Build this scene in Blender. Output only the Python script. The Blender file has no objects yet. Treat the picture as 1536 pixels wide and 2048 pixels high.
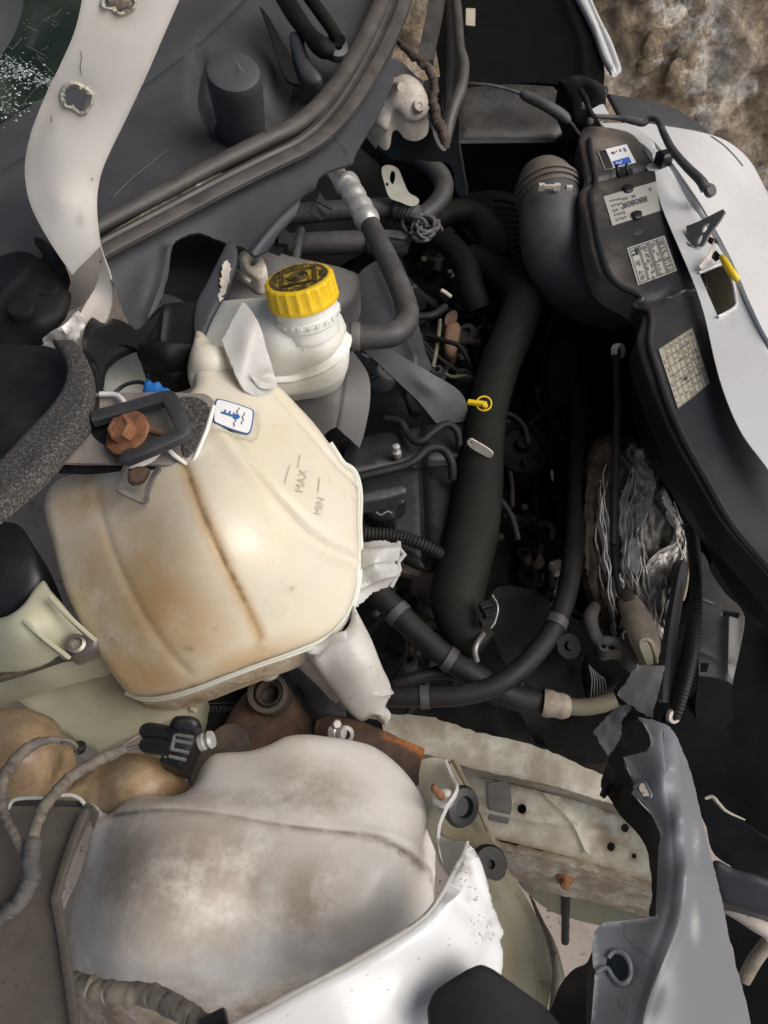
import bpy, math, random
import numpy as np
from mathutils import Vector, Matrix
from mathutils import noise as mnoise
from mathutils.geometry import delaunay_2d_cdt

random.seed(7)
rng = np.random.default_rng(7)
scene = bpy.context.scene
COL = scene.collection
RAD = math.radians

# ------------------------------------------------------------------ camera, sky, sun, exposure
FPX, CX, CY = 1575.0, 768.0, 1024.0        # focal length and centre in photo pixels (1536 x 2048)
CAMZ, PITCH = 1.5, RAD(53)
CAM = np.array([0.0, 0.0, CAMZ])
FW = np.array([0.0, math.cos(PITCH), -math.sin(PITCH)])
UPV = np.array([0.0, math.sin(PITCH), math.cos(PITCH)])
RT = np.array([1.0, 0.0, 0.0])
cam_d = bpy.data.cameras.new('camera')
cam_d.sensor_fit = 'VERTICAL'; cam_d.sensor_height = 36.0; cam_d.sensor_width = 27.0
cam_d.lens = 36.0 * FPX / 2048.0
cam_d.clip_start = 0.02; cam_d.clip_end = 500
cam_d.dof.use_dof = True; cam_d.dof.focus_distance = 0.78; cam_d.dof.aperture_fstop = 15.0
cam_o = bpy.data.objects.new('camera', cam_d); COL.objects.link(cam_o)
cam_o.location = CAM; cam_o.rotation_euler = (math.pi / 2 - PITCH, 0, 0)
scene.camera = cam_o

SUN_DIR = Vector((0.62, -0.22, 0.75)).normalized()     # towards the sun: front of the car, to the right
w = bpy.data.worlds.new('World'); scene.world = w; w.use_nodes = True
nt = w.node_tree
sky = nt.nodes.new('ShaderNodeTexSky'); sky.sky_type = 'NISHITA'; sky.sun_disc = False
sky.sun_elevation = math.asin(SUN_DIR.z)
sky.sun_rotation = math.atan2(SUN_DIR.x, SUN_DIR.y)
sky.air_density = 1.0; sky.dust_density = 4.0; sky.ozone_density = 1.0
bg = nt.nodes['Background']; bg.inputs[1].default_value = 0.15
nt.links.new(sky.outputs[0], bg.inputs[0])
sun_d = bpy.data.lights.new('sun', 'SUN'); sun_d.energy = 2.5; sun_d.angle = RAD(50); sun_d.color = (1.0, 0.975, 0.935)
sun_o = bpy.data.objects.new('sun', sun_d); COL.objects.link(sun_o)
sun_o.rotation_euler = SUN_DIR.to_track_quat('Z', 'Y').to_euler()
scene.view_settings.view_transform = 'Standard'; scene.view_settings.look = 'None'
scene.view_settings.exposure = -0.2; scene.view_settings.gamma = 1.0
scene.view_settings.use_curve_mapping = False
scene.cycles.use_denoising = True
scene.cycles.max_bounces = 8

# ------------------------------------------------------------------ points
def ray(px, py):
    return FW + RT * ((px - CX) / FPX) + UPV * ((CY - py) / FPX)
def dz(px, py, z):
    return (z - CAMZ) / ray(px, py)[2]
def P(px, py, z):
    return CAM + ray(px, py) * dz(px, py, z)
def PD(px, py, d):
    return CAM + ray(px, py) * d
def zd(px, py, d):
    return float(PD(px, py, d)[2])

# ------------------------------------------------------------------ materials
MATS = {}
def M(name, col, rough=0.5, metal=0.0, col2=None, vscale=14, vlo=.35, vhi=.7, dust=None, speck=None, bump=.08, bscale=180,
      sss=0.0, sssr=(1, .6, .35), coat=0.0, stain=None, stain2=None, trans=0.0, spec=.5, sscale=60):
    """procedural principled material: two tones by noise, dust on up-facing faces, specks, stains from mesh masks"""
    if name in MATS: return MATS[name]
    m = bpy.data.materials.new(name); m.use_nodes = True; MATS[name] = m
    t = m.node_tree; N = t.nodes; L = t.links
    b = N['Principled BSDF']
    b.inputs['Metallic'].default_value = metal; b.inputs['Roughness'].default_value = rough
    b.inputs['Specular IOR Level'].default_value = spec
    tc = N.new('ShaderNodeTexCoord')
    def noise(scale, detail=4, rg=.6):
        n = N.new('ShaderNodeTexNoise'); n.inputs['Scale'].default_value = scale
        n.inputs['Detail'].default_value = detail; n.inputs['Roughness'].default_value = rg
        L.new(tc.outputs['Object'], n.inputs['Vector']); return n
    def ramp(src, lo, hi):
        r = N.new('ShaderNodeMapRange'); r.inputs[1].default_value = lo; r.inputs[2].default_value = hi
        r.interpolation_type = 'SMOOTHSTEP'
        L.new(src, r.inputs[0]); return r.outputs[0]
    def math_(op, a, c):
        n = N.new('ShaderNodeMath'); n.operation = op; n.use_clamp = True
        for k, v in enumerate((a, c)):
            if isinstance(v, (int, float)): n.inputs[k].default_value = v
            else: L.new(v, n.inputs[k])
        return n.outputs[0]
    def mix(fac, a, c):
        n = N.new('ShaderNodeMix'); n.data_type = 'RGBA'
        L.new(fac, n.inputs[0])
        for k, v in ((6, a), (7, c)):
            if isinstance(v, tuple): n.inputs[k].default_value = (*v, 1)
            else: L.new(v, n.inputs[k])
        return n.outputs[2]
    c2 = col2 or tuple(x * .72 for x in col)
    n1 = noise(vscale, 6)
    c = mix(ramp(n1.outputs[0], vlo, vhi), col, c2)
    rsrc = None
    if stain:      # (colour, noise scale): mesh attribute 'stain' times noise
        at = N.new('ShaderNodeAttribute'); at.attribute_name = 'stain'
        nn = noise(stain[1], 13, .74)
        f = math_('MULTIPLY', at.outputs['Fac'], ramp(nn.outputs[0], *(stain[2:] or (.30, .58))))
        c = mix(f, c, stain[0])
    if stain2:
        at = N.new('ShaderNodeAttribute'); at.attribute_name = 'stain2'
        nn = noise(stain2[1], 8, .7)
        f = math_('MULTIPLY', at.outputs['Fac'], ramp(nn.outputs[0], .3, .6))
        c = mix(f, c, stain2[0])
    if dust:       # (colour, amount, scale)
        g = N.new('ShaderNodeNewGeometry'); sx = N.new('ShaderNodeSeparateXYZ'); L.new(g.outputs['Normal'], sx.inputs[0])
        up = ramp(sx.outputs[2], -.1, .9); nn = noise(dust[2], 7, .7)
        f = math_('MULTIPLY', math_('MULTIPLY', up, ramp(nn.outputs[0], .3, .75)), dust[1])
        c = mix(f, c, dust[0])
        rsrc = math_('ADD', math_('MULTIPLY', f, .5), rough)
    if speck and speck[1] > 0:      # (colour, amount)
        nn = noise(sscale, 3, .5); n3 = noise(sscale * 5.5, 2, .5)
        th = .72 - .12 * speck[1]
        f = math_('MULTIPLY', ramp(n3.outputs[0], th - .03, th), ramp(nn.outputs[0], .35, .65))
        c = mix(f, c, speck[0])
    L.new(c, b.inputs['Base Color'])
    if rsrc is None:
        nr = noise(vscale * 2.3, 5); mr = N.new('ShaderNodeMapRange')
        mr.inputs[1].default_value = .3; mr.inputs[2].default_value = .7
        mr.inputs[3].default_value = max(.03, rough - .08); mr.inputs[4].default_value = min(1, rough + .12)
        L.new(nr.outputs[0], mr.inputs[0]); rsrc = mr.outputs[0]
    L.new(rsrc, b.inputs['Roughness'])
    if bump:
        nb = noise(bscale, 5, .65); bp = N.new('ShaderNodeBump'); bp.inputs['Strength'].default_value = bump
        bp.inputs['Distance'].default_value = .002
        L.new(nb.outputs[0], bp.inputs['Height']); L.new(bp.outputs[0], b.inputs['Normal'])
    if sss:
        b.inputs['Subsurface Weight'].default_value = sss; b.inputs['Subsurface Radius'].default_value = sssr
        b.inputs['Subsurface Scale'].default_value = .02
    if coat:
        b.inputs['Coat Weight'].default_value = coat; b.inputs['Coat Roughness'].default_value = .08
    if trans:
        b.inputs['Transmission Weight'].default_value = trans
    return m

DUSTC = (.20, .175, .145)
mFinD = M('dark_grey_plastic', (.026, .028, .032), .5)
mFelt = M('lining_felt', (.004, .0046, .005), .9, spec=.12, bump=.3)
mMatte = M('matte_black_plastic', (.009, .0092, .0098), .6, spec=.22, dust=((.04, .04, .04), .2, 25))
mBlack = M('black_plastic', (.022, .023, .025), .42, dust=(DUSTC, .25, 18), speck=((.2, .19, .18), .08))
mBlackS = M('black_plastic_smooth', (.010, .011, .013), .36, dust=((.06, .06, .06), .15, 25), spec=.35)
mCowl = M('cowl_plastic', (.047, .051, .059), .44, col2=(.037, .040, .047), vscale=9, dust=((.105, .105, .107), .4, 9), speck=((.3, .3, .3), -.1), bump=.15, bscale=500)
mSeal = M('seal_rubber', (.062, .057, .052), .45, col2=(.036, .035, .035), vscale=22, dust=((.13, .118, .105), .5, 25), bump=.12)
mHose = M('hose_rubber', (.05, .05, .052), .5, dust=((.16, .15, .14), .45, 30), bump=.1)
mHoseD = M('hose_dark', (.013, .0135, .0135), .5, dust=((.035, .035, .03), .5, 30), bump=.1, spec=.3)
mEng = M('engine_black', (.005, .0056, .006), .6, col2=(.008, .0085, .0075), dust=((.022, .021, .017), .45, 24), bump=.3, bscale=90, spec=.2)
mEngG = M('engine_green_black', (.007, .0088, .0068), .6, dust=((.021, .024, .019), .6, 14), bump=.12, spec=.25)
mEngGrey = M('engine_grey', (.13, .125, .12), .6, dust=((.2, .185, .17), .4, 20), bump=.1)
mTank = M('tank_plastic', (.755, .72, .62), .30, col2=(.71, .64, .48), vscale=6, vlo=.35, vhi=.75, stain=((.43, .255, .085), 16, .08, .58), stain2=((.15, .09, .04), 90),
          sss=.5, bump=.12, bscale=55)
mTankW = M('clear_white_plastic', (.52, .51, .485), .32, col2=(.43, .415, .385), vscale=22, sss=.45, sssr=(1, .9, .8), stain=((.42, .32, .2), 30), speck=((.2, .17, .12), .1), bump=.06)
mWash = M('washer_plastic', (.77, .75, .71), .33, col2=(.71, .68, .625), vscale=9, stain=((.27, .21, .155), 26, .16, .60), stain2=((.085, .06, .04), 60),
          sss=.35, bump=.12, bscale=70)
mNeck = M('yellowed_plastic', (.50, .37, .23), .4, col2=(.33, .21, .105), vscale=14, stain=((.10, .062, .035), 30), sss=.3, bump=.12)
mCream = M('cream_plastic', (.46, .455, .335), .45, col2=(.36, .35, .25), dust=((.22, .18, .13), .35, 12), speck=((.1, .08, .06), -.1))
mRes = M('reservoir_plastic', (.80, .80, .75), .3, col2=(.74, .73, .65), stain=((.62, .60, .42), 5), speck=((.2, .17, .12), .1), sss=.3, sssr=(1, .9, .7), bump=.05)
mYel = M('yellow_plastic', (.82, .55, .02), .38, col2=(.74, .47, .015), speck=((.15, .09, .02), .15), sss=.1, stain=((.09, .06, .02), 60))
mYelD = M('dark_grime', (.035, .026, .014), .7, col2=(.11, .075, .02))
mWhite = M('white_paint', (.69, .70, .70), .24, coat=.35, col2=(.64, .645, .64), vscale=6, speck=((.2, .19, .17), -.15), sscale=24, bump=.02, stain=((.30, .27, .22), 40))
mWhiteD = M('dusty_shaded_white_paint', (.58, .57, .49), .42, col2=(.40, .38, .30), vscale=13, dust=((.27, .235, .17), .35, 22), speck=((.16, .12, .08), .1), stain=((.15, .095, .05), 34), stain2=((.20, .20, .2), 40), bump=.08)  # dusty white paint, with the shade it lies in also in the colour
mStrip = M('white_bracket_paint', (.76, .735, .69), .36, col2=(.68, .645, .59), vscale=9, speck=((.2, .16, .12), -.25), stain=((.33, .26, .2), 14), bump=.04)
mOlive = M('olive_primer', (.16, .165, .12), .5, col2=(.115, .105, .066), vscale=16, dust=((.22, .16, .09), .5, 18), speck=((.09, .08, .05), .1), stain=((.2, .1, .03), 20))
mCarrier = M('carrier_plastic', (.017, .0195, .025), .34, col2=(.013, .015, .019), dust=((.20, .175, .15), .16, 5), speck=((.3, .3, .3), -.1), bump=.1, bscale=350, stain=((.27, .235, .195), 6))
mBump = M('grey_bumper_paint', (.16, .168, .185), .42, metal=.0, coat=.0, col2=(.14, .147, .162), vscale=5, speck=((.5, .5, .5), -.5), stain=((.5, .5, .5), 50), bump=.03)
mRust = M('rust', (.105, .055, .033), .8, col2=(.05, .033, .026), vscale=45, vlo=.3, vhi=.65, speck=((.2, .09, .04), .2), bump=.6, bscale=130, stain=((.50, .17, .03), 40))
mRustB = M('rust_bright', (.27, .115, .05), .75, col2=(.14, .062, .032), vscale=90, speck=((.12, .05, .03), .4), bump=.4, bscale=200)
mAlu = M('aluminium', (.66, .65, .62), .36, metal=.55, col2=(.48, .47, .45), vscale=60, bump=.1)
mSteel = M('grey_steel', (.30, .28, .26), .45, metal=.7, col2=(.2, .18, .16), bump=.12)
mCastD = M('cast_dusty', (.62, .57, .50), .6, col2=(.42, .37, .31), vscale=30, speck=((.1, .08, .06), .4), bump=.2)
mFoam = M('speckled_foam', (.035, .034, .033), .9, col2=(.15, .14, .13), vscale=480, vlo=.46, vhi=.66, bump=.5, bscale=420)
mBrk = M('dusty_steel_sheet', (.098, .083, .07), .55, col2=(.062, .054, .048), vscale=10, speck=((.05, .04, .035), .3), dust=((.2, .165, .13), .3, 15), bump=.1)
mTape = M('cloth_tape', (.185, .16, .13), .8, col2=(.09, .08, .07), vscale=60, bump=.4, bscale=160)
mTapeD = M('grey_tape', (.10, .095, .09), .7, col2=(.05, .048, .046), vscale=50, bump=.4, bscale=160)
mFin = M('crushed_fin_metal', (.82, .80, .77), .45, metal=.2, col2=(.38, .36, .34), vscale=70, bump=.3, bscale=300)
mTan = M('tan_plastic', (.34, .29, .225), .5, col2=(.22, .185, .14), vscale=40, dust=((.16, .13, .1), .4, 40), bump=.2)
mBrownD = M('brown_dark', (.07, .052, .038), .7, col2=(.035, .027, .021), vscale=50, bump=.4)
mBlue = M('blue_plastic', (.02, .16, .50), .4)
mPaper = M('label_white', (.82, .83, .84), .45, col2=(.76, .77, .78), bump=0)
mPaperG = M('label_grey', (.43, .43, .39), .5, col2=(.37, .365, .33), dust=((.26, .235, .2), .3, 30), bump=0)
mPaperD = M('label_tan', (.46, .43, .33), .55, col2=(.39, .36, .275), dust=((.22, .19, .15), .25, 30), bump=0)
mInk = M('label_ink', (.05, .05, .055), .6, bump=0)
mInkBlue = M('label_blue', (.03, .13, .36), .5, bump=0)
mInkB2 = M('label_bright_blue', (.05, .13, .52), .5, bump=0)
mInkRed = M('label_red', (.5, .06, .04), .5, bump=0)
mInkPale = M('pale_print', (.22, .2, .18), .6, bump=0)
mGlassD = M('dirty_glass', (.012, .022, .018), .12, col2=(.03, .045, .038), vscale=8, dust=((.12, .13, .12), .2, 8), bump=0)
mShard = M('glass_crumbs', (.55, .62, .60), .15, col2=(.3, .36, .34), bump=0, spec=.8)
mGreen = M('green_plastic', (.02, .32, .08), .4)
mOrange = M('orange_tan_plastic', (.17, .09, .042), .6, col2=(.1, .052, .026), vscale=40)
mConcrete = M('concrete', (.34, .29, .25), .85, col2=(.24, .2, .17), vscale=9, speck=((.08, .07, .06), .6), bump=.3, bscale=60, sscale=25)
mGrey = M('grey_moulding', (.13, .13, .128), .5, col2=(.085, .085, .085), vscale=25, dust=((.2, .185, .16), .35, 22), bump=.2)

# ------------------------------------------------------------------ object helpers
PLAIN = {'near_wing': 'front_wing', 'far_wing': 'front_wing', 'lower_heater_pipe': 'heater_pipe', 'upper_pipe': 'branch_pipe', 'lower_coolant_hose': 'coolant_hose',
         'rear_engine_hose': 'engine_hose', 'rear_bulkhead': 'bulkhead', 'far_added_panel': 'inner_wing_panel', 'lower_flap': 'rubber_flap', 'side_harness': 'wiring_harness', 'side_strip': 'plastic_strip'}
def thing(name, label, cat, base, group=None):
    name = PLAIN.get(name, name)
    o = bpy.data.objects.new(name, None); COL.objects.link(o)
    o.empty_display_size = .02
    o.location = Vector(base); o['label'] = label; o['category'] = cat
    if group: o['group'] = group
    bpy.context.view_layer.update() if False else None
    return o
def tag(o, label, cat, group=None):
    o['label'] = label; o['category'] = cat
    if group: o['group'] = group
    return o
def world_loc(p):
    v = Vector((0, 0, 0))
    while p is not None:
        v += p.location; p = p.parent
    return v
def mk(name, verts, faces, mat, parent=None, sharp=38, attrs=None, smooth=True):
    verts = np.asarray(verts, float)
    me = bpy.data.meshes.new(name)
    base = verts.mean(axis=0)
    if parent is None:
        base = np.array([base[0], base[1], verts[:, 2].min()])
    me.from_pydata([tuple(v) for v in verts], [], [tuple(int(i) for i in f) for f in faces])
    me.validate(); me.update()
    if smooth:
        me.polygons.foreach_set('use_smooth', [True] * len(me.polygons))
        me.set_sharp_from_angle(angle=RAD(sharp))
    me.materials.append(mat)
    for k, v in (attrs or {}).items():
        a = me.attributes.new(k, 'FLOAT', 'POINT'); a.data.foreach_set('value', np.asarray(v, np.float32))
    o = bpy.data.objects.new(name, me); COL.objects.link(o)
    if parent is not None:
        o.parent = parent
        o.location = -world_loc(parent)      # parts keep world coordinates in their mesh
    return o

# ------------------------------------------------------------------ curves
def cat(pts, n=8, closed=False):
    """Catmull-Rom through pts; a point whose last value is the string 'c' is a sharp corner"""
    raw = [tuple(p) for p in pts]
    cor = [p[-1] == 'c' for p in raw]
    q = np.array([[float(v) for v in (p[:-1] if c else p)] for p, c in zip(raw, cor)])
    m = len(q); out = []
    rngs = range(m if closed else m - 1)
    for i in rngs:
        i0, i1, i2, i3 = i - 1, i, i + 1, i + 2
        if closed: i0 %= m; i2 %= m; i3 %= m
        else: i0 = max(i0, 0); i3 = min(i3, m - 1)
        p0, p1, p2, p3 = q[i0], q[i1], q[i2], q[i3]
        if cor[i1]: p0 = p1 - (p2 - p1)
        if cor[i2 % m]: p3 = p2 + (p2 - p1)
        if cor[i1] and cor[i2 % m]: k = 1
        else: k = n
        l02 = np.linalg.norm(p2 - p0) + 1e-9; l13 = np.linalg.norm(p3 - p1) + 1e-9; l12 = np.linalg.norm(p2 - p1)
        t1 = (p2 - p0) / l02 * l12; t2 = (p3 - p1) / l13 * l12
        for s in range(k):
            t = s / k
            out.append((2*t**3-3*t**2+1)*p1 + (t**3-2*t**2+t)*t1 + (-2*t**3+3*t**2)*p2 + (t**3-t**2)*t2)
    if not closed: out.append(q[-1])
    return np.array(out)
def resample(pts, step, closed=False):
    p = np.asarray(pts, float)
    if closed: p = np.vstack([p, p[:1]])
    out = []
    for a, b in zip(p[:-1], p[1:]):
        k = max(1, int(round(np.linalg.norm(b - a) / step)))
        if np.linalg.norm(b - a) < step * .3 and out and np.linalg.norm(np.array(out[-1]) - a) < step * .3: continue
        for s in range(k): out.append(a + (b - a) * s / k)
    if not closed: out.append(p[-1])
    return np.array(out)
def seg_dist(pts, poly, closed=True):
    A = poly; B = np.roll(poly, -1, 0)
    if not closed: A = poly[:-1]; B = poly[1:]
    best = np.full(len(pts), 1e9)
    for a, b in zip(A, B):
        ab = b - a; L2 = ab @ ab + 1e-12
        t = np.clip(((pts - a) @ ab) / L2, 0, 1)
        d = np.linalg.norm(pts - (a + t[:, None] * ab), axis=1)
        best = np.minimum(best, d)
    return best
def inside(pts, poly):
    x, y = pts[:, 0], pts[:, 1]; r = np.zeros(len(pts), bool)
    A = poly; B = np.roll(poly, -1, 0)
    for (x1, y1), (x2, y2) in zip(A, B):
        c = ((y1 > y) != (y2 > y))
        with np.errstate(divide='ignore', invalid='ignore'):
            xi = (x2 - x1) * (y - y1) / (y2 - y1 + 1e-12) + x1
        r ^= c & (x < xi)
    return r

# ------------------------------------------------------------------ depth field through control points
def field(ctrl):
    """inverse camera depth as an affine + thin-plate function of the photo position; planes stay planes"""
    c = [(x, y, z) for x, y, z in ctrl]
    if len(c) == 1:
        z = c[0][2]
        def f1(px, py):
            px = np.asarray(px, float); py = np.asarray(py, float)
            return (FW[2] + UPV[2] * (CY - py) / FPX) / (z - CAMZ) + 0 * px
        return f1
    X = np.array([[x / 300, y / 300] for x, y, z in c]); V = np.array([1 / dz(x, y, z) for x, y, z in c])
    n = len(c)
    if n < 4:
        A = np.c_[np.ones(n), X]; co = np.linalg.lstsq(A, V, rcond=None)[0]
        if n == 2:      # level across the line joining the two points, in world x
            a, b = X; dirv = (b - a) / ((b - a) @ (b - a))
            return lambda px, py: V[0] + (V[1] - V[0]) * ((np.asarray(px, float) / 300 - a[0]) * dirv[0] + (np.asarray(py, float) / 300 - a[1]) * dirv[1])
        return lambda px, py: co[0] + co[1] * np.asarray(px, float) / 300 + co[2] * np.asarray(py, float) / 300
    r2 = ((X[:, None] - X[None]) ** 2).sum(-1); K = np.where(r2 > 0, .5 * r2 * np.log(r2 + 1e-20), 0)
    Pm = np.c_[np.ones(n), X]
    A = np.block([[K + 1e-4 * np.eye(n), Pm], [Pm.T, np.zeros((3, 3))]])
    s = np.linalg.solve(A, np.r_[V, 0, 0, 0]); wv, av = s[:n], s[n:]
    def f(px, py):
        px = np.asarray(px, float); py = np.asarray(py, float)
        Q = np.stack([px / 300, py / 300], -1)
        d2 = ((Q[..., None, :] - X) ** 2).sum(-1)
        return (np.where(d2 > 0, .5 * d2 * np.log(d2 + 1e-20), 0) @ wv) + av[0] + av[1] * Q[..., 0] + av[2] * Q[..., 1]
    return f
def on(f, px, py, lift=0.0):
    d = 1 / float(f(px, py)) - lift
    return PD(px, py, d)
def onN(f, pts, lift=0.0):
    pts = np.asarray(pts, float)
    d = 1 / f(pts[:, 0], pts[:, 1]) - lift
    R = FW + np.outer((pts[:, 0] - CX) / FPX, RT) + np.outer((CY - pts[:, 1]) / FPX, UPV)
    return CAM + R * d[:, None]

def vfield(V):
    """inverse depth of a finished surface from its own vertices (local plane fits)"""
    D = V - CAM; d = D @ FW; X = CX + (D @ RT) / d * FPX; Y = CY - (D @ UPV) / d * FPX; iv = 1 / d
    def f(px, py):
        px = np.asarray(px, float); py = np.asarray(py, float); sh = px.shape; qx = px.ravel(); qy = py.ravel(); out = np.zeros(len(qx))
        for i, (x, y) in enumerate(zip(qx, qy)):
            r2 = (X - x) ** 2 + (Y - y) ** 2; n = min(14, len(X)); k = np.argpartition(r2, n - 1)[:n]
            w = np.sqrt(np.exp(-r2[k] / (r2[k].mean() + 1e-9)))
            A = np.c_[np.ones(n), (X[k] - x), (Y[k] - y)] * w[:, None]
            A2 = np.vstack([A, [[0, .3, 0], [0, 0, .3]]]); b2 = np.r_[iv[k] * w, 0, 0]
            c = np.linalg.lstsq(A, iv[k] * w, rcond=1e-3)[0]; out[i] = c[0]
        return out.reshape(sh) if sh else out[0]
    return f
def vnormals(V, T):
    V = np.asarray(V); T = np.asarray(T)
    n = np.cross(V[T[:, 1]] - V[T[:, 0]], V[T[:, 2]] - V[T[:, 0]])
    N = np.zeros_like(V)
    for k in range(3): np.add.at(N, T[:, k], n)
    return N / (np.linalg.norm(N, axis=1)[:, None] + 1e-12)
def ell(pts, blobs):
    """sum of soft elliptical blobs (px, py, rx, ry, angle deg, amount)"""
    v = np.zeros(len(pts))
    for x, y, rx, ry, a, am in blobs:
        ca, sa = math.cos(RAD(a)), math.sin(RAD(a)); dx = pts[:, 0] - x; dy = pts[:, 1] - y
        u = (dx * ca + dy * sa) / rx; q = (-dx * sa + dy * ca) / ry
        v = np.maximum(v, am * np.exp(-(u * u + q * q)))
    return v
def linem(pts, lines):
    """soft lines (polyline, half width px, amount)"""
    v = np.zeros(len(pts))
    for pl, wd, am in lines:
        d = seg_dist(pts, cat(pl, 6), closed=False); v = np.maximum(v, am * np.exp(-(d / wd) ** 2))
    return v

def surf(name, outline, ctrl, mat, parent=None, thick=.003, step=14, holes=(), grooves=(), bulge=None, dents=(), back=None,
         stain=None, stain2=None, tear=0.0, rough=0.0, corners=False, lift=0.0, sharp=38):
    """a sheet or a closed body over a photo outline; depth from world heights at control points (px, py, z)"""
    f = ctrl if callable(ctrl) else field(ctrl)
    def prep(o):
        if corners: q = np.array([p[:2] for p in o], float)
        else: q = cat(o, 8, True)
        q = resample(q, step * .75, True)
        if tear: q = q + rng.normal(0, tear, q.shape)
        return q
    O = prep(outline); H = [prep(h) for h in holes]
    x0, y0 = O.min(0); x1, y1 = O.max(0)
    gx = np.arange(x0, x1, step); gy = np.arange(y0, y1, step * .866)
    G = np.array([(x + (step / 2 if j % 2 else 0), y) for j, y in enumerate(gy) for x in gx]).reshape(-1, 2)
    ok = inside(G, O) & (seg_dist(G, O) > step * .55)
    for h in H: ok &= ~inside(G, h) & (seg_dist(G, h) > step * .55)
    G = G[ok]
    if bulge:
        ex = []
        for loop, sgn in [(O, 1)] + [(h, -1) for h in H]:
            t = np.roll(loop, -1, 0) - np.roll(loop, 1, 0); t /= np.linalg.norm(t, axis=1)[:, None] + 1e-9
            nrm = np.c_[-t[:, 1], t[:, 0]]
            area = .5 * np.sum(loop[:, 0] * np.roll(loop[:, 1], -1) - np.roll(loop[:, 0], -1) * loop[:, 1])
            if area < 0: nrm = -nrm
            for s in (.04, .15, .35):
                q = loop + nrm * sgn * bulge[1] * s; ex.append(q)
        E = np.vstack(ex); k2 = inside(E, O) & (seg_dist(E, O) > bulge[1] * .03)
        for h in H: k2 &= ~inside(E, h)
        E = E[k2]
        if len(G): G = G[seg_dist(G, O) > bulge[1] * .45] if bulge[1] * .45 > step * .5 else G
        G = np.vstack([G, E])
    for pl, wd, am in grooves:      # rows of points along every crease so that it stays crisp
        if wd > step * 2.2: continue
        q = resample(cat(pl, 6), max(3, step * .6)); tg = np.gradient(q, axis=0); tg /= np.linalg.norm(tg, axis=1)[:, None] + 1e-9; nn = np.c_[-tg[:, 1], tg[:, 0]]
        rows = [q + nn * wd * s for s in (-2, -1.1, -.5, 0, .5, 1.1, 2)]
        E = np.vstack(rows); k2 = inside(E, O) & (seg_dist(E, O) > 2.5)
        for h in H: k2 &= ~inside(E, h) & (seg_dist(E, h) > 2)
        if len(G): G = G[seg_dist(G, q, closed=False) > wd * 2 + step * .3]
        G = np.vstack([G, E[k2]])
    pts = [O] + H + [G]; edges = []; k = 0
    for loop in [O] + H:
        n = len(loop); edges += [(k + i, k + (i + 1) % n) for i in range(n)]; k += n
    A = np.vstack(pts)
    res = delaunay_2d_cdt([Vector(p) for p in A], edges, [], 0, .01)
    A = np.array([tuple(v) for v in res[0]]); T = np.array([t for t in res[2] if len(t) == 3])
    cen = A[T].mean(1); ok = inside(cen, O)
    for h in H: ok &= ~inside(cen, h)
    T = T[ok]
    used = np.unique(T); remap = -np.ones(len(A), int); remap[used] = np.arange(len(used)); A = A[used]; T = remap[T]
    V = onN(f, A, lift)
    nrm = vnormals(V, T)
    flip = (nrm * (V - CAM)).sum() > 0
    if flip: T = T[:, ::-1]; nrm = -nrm
    eo = seg_dist(A, O)
    for h in H: eo = np.minimum(eo, seg_dist(A, h))
    disp = np.zeros(len(A))
    if bulge:
        t = np.clip(eo / bulge[1], 0, 1); disp += bulge[0] * np.sqrt(1 - (1 - t) ** 2)
    for pl, wd, am in grooves:
        d = seg_dist(A, cat(pl, 6), closed=False); disp += am * np.exp(-(d / wd) ** 2)
    for x, y, rx, ry, a, am in dents:
        disp += am * ell(A, [(x, y, rx, ry, a, 1)])
    if rough:
        fr = 1 / (step * 3.2)
        disp += rough * np.array([1.6 * mnoise.noise(Vector((a[0] * fr, a[1] * fr, 3.7))) + .9 * mnoise.noise(Vector((a[0] * fr * 2.3, a[1] * fr * 2.3, 9.1))) for a in A])
    F0 = V.copy(); V = V + nrm * disp[:, None]
    n = len(V); Bk = None
    if back is None: Bk = F0 + nrm * np.minimum(disp, disp)[:, None] - nrm * thick
    elif back[0] == 'dome':      # ('dome', depth m, round px [, direction])
        t = np.clip(eo / back[2], 0, 1); dirv = np.array(back[3] if len(back) > 3 else (0, 0, -1.0)); dirv = dirv / np.linalg.norm(dirv)
        Bk = F0 + dirv * (.002 + back[1] * np.sqrt(1 - (1 - t) ** 2))[:, None]
    elif back[0] == 'drop':      # ('drop', depth m [, direction])
        dirv = np.array(back[2] if len(back) > 2 else (0, 0, -1.0)); dirv = dirv / np.linalg.norm(dirv)
        Bk = F0 + dirv * back[1]
    ec = {}
    for t in T:
        for a, b in ((t[0], t[1]), (t[1], t[2]), (t[2], t[0])): ec[(a, b)] = 1
    bd = [(a, b) for (a, b) in ec if (b, a) not in ec]
    faces = [tuple(t) for t in T] + [(t[2] + n, t[1] + n, t[0] + n) for t in T] + [(b, a, a + n, b + n) for a, b in bd]
    attrs = {}
    def mask(s):
        v = np.zeros(len(A))
        if s.get('blobs'): v = np.maximum(v, ell(A, s['blobs']))
        if s.get('lines'): v = np.maximum(v, linem(A, s['lines']))
        if s.get('edge'): v = np.maximum(v, s['edge'][1] * np.exp(-(eo / s['edge'][0]) ** 2))
        if s.get('all'): v = np.maximum(v, s['all'])
        return np.r_[v, v]
    if stain: attrs['stain'] = mask(stain)
    if stain2: attrs['stain2'] = mask(stain2)
    o = mk(name, np.vstack([V, Bk]), faces, mat, parent, sharp, attrs)
    return o, vfield(V)

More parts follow.
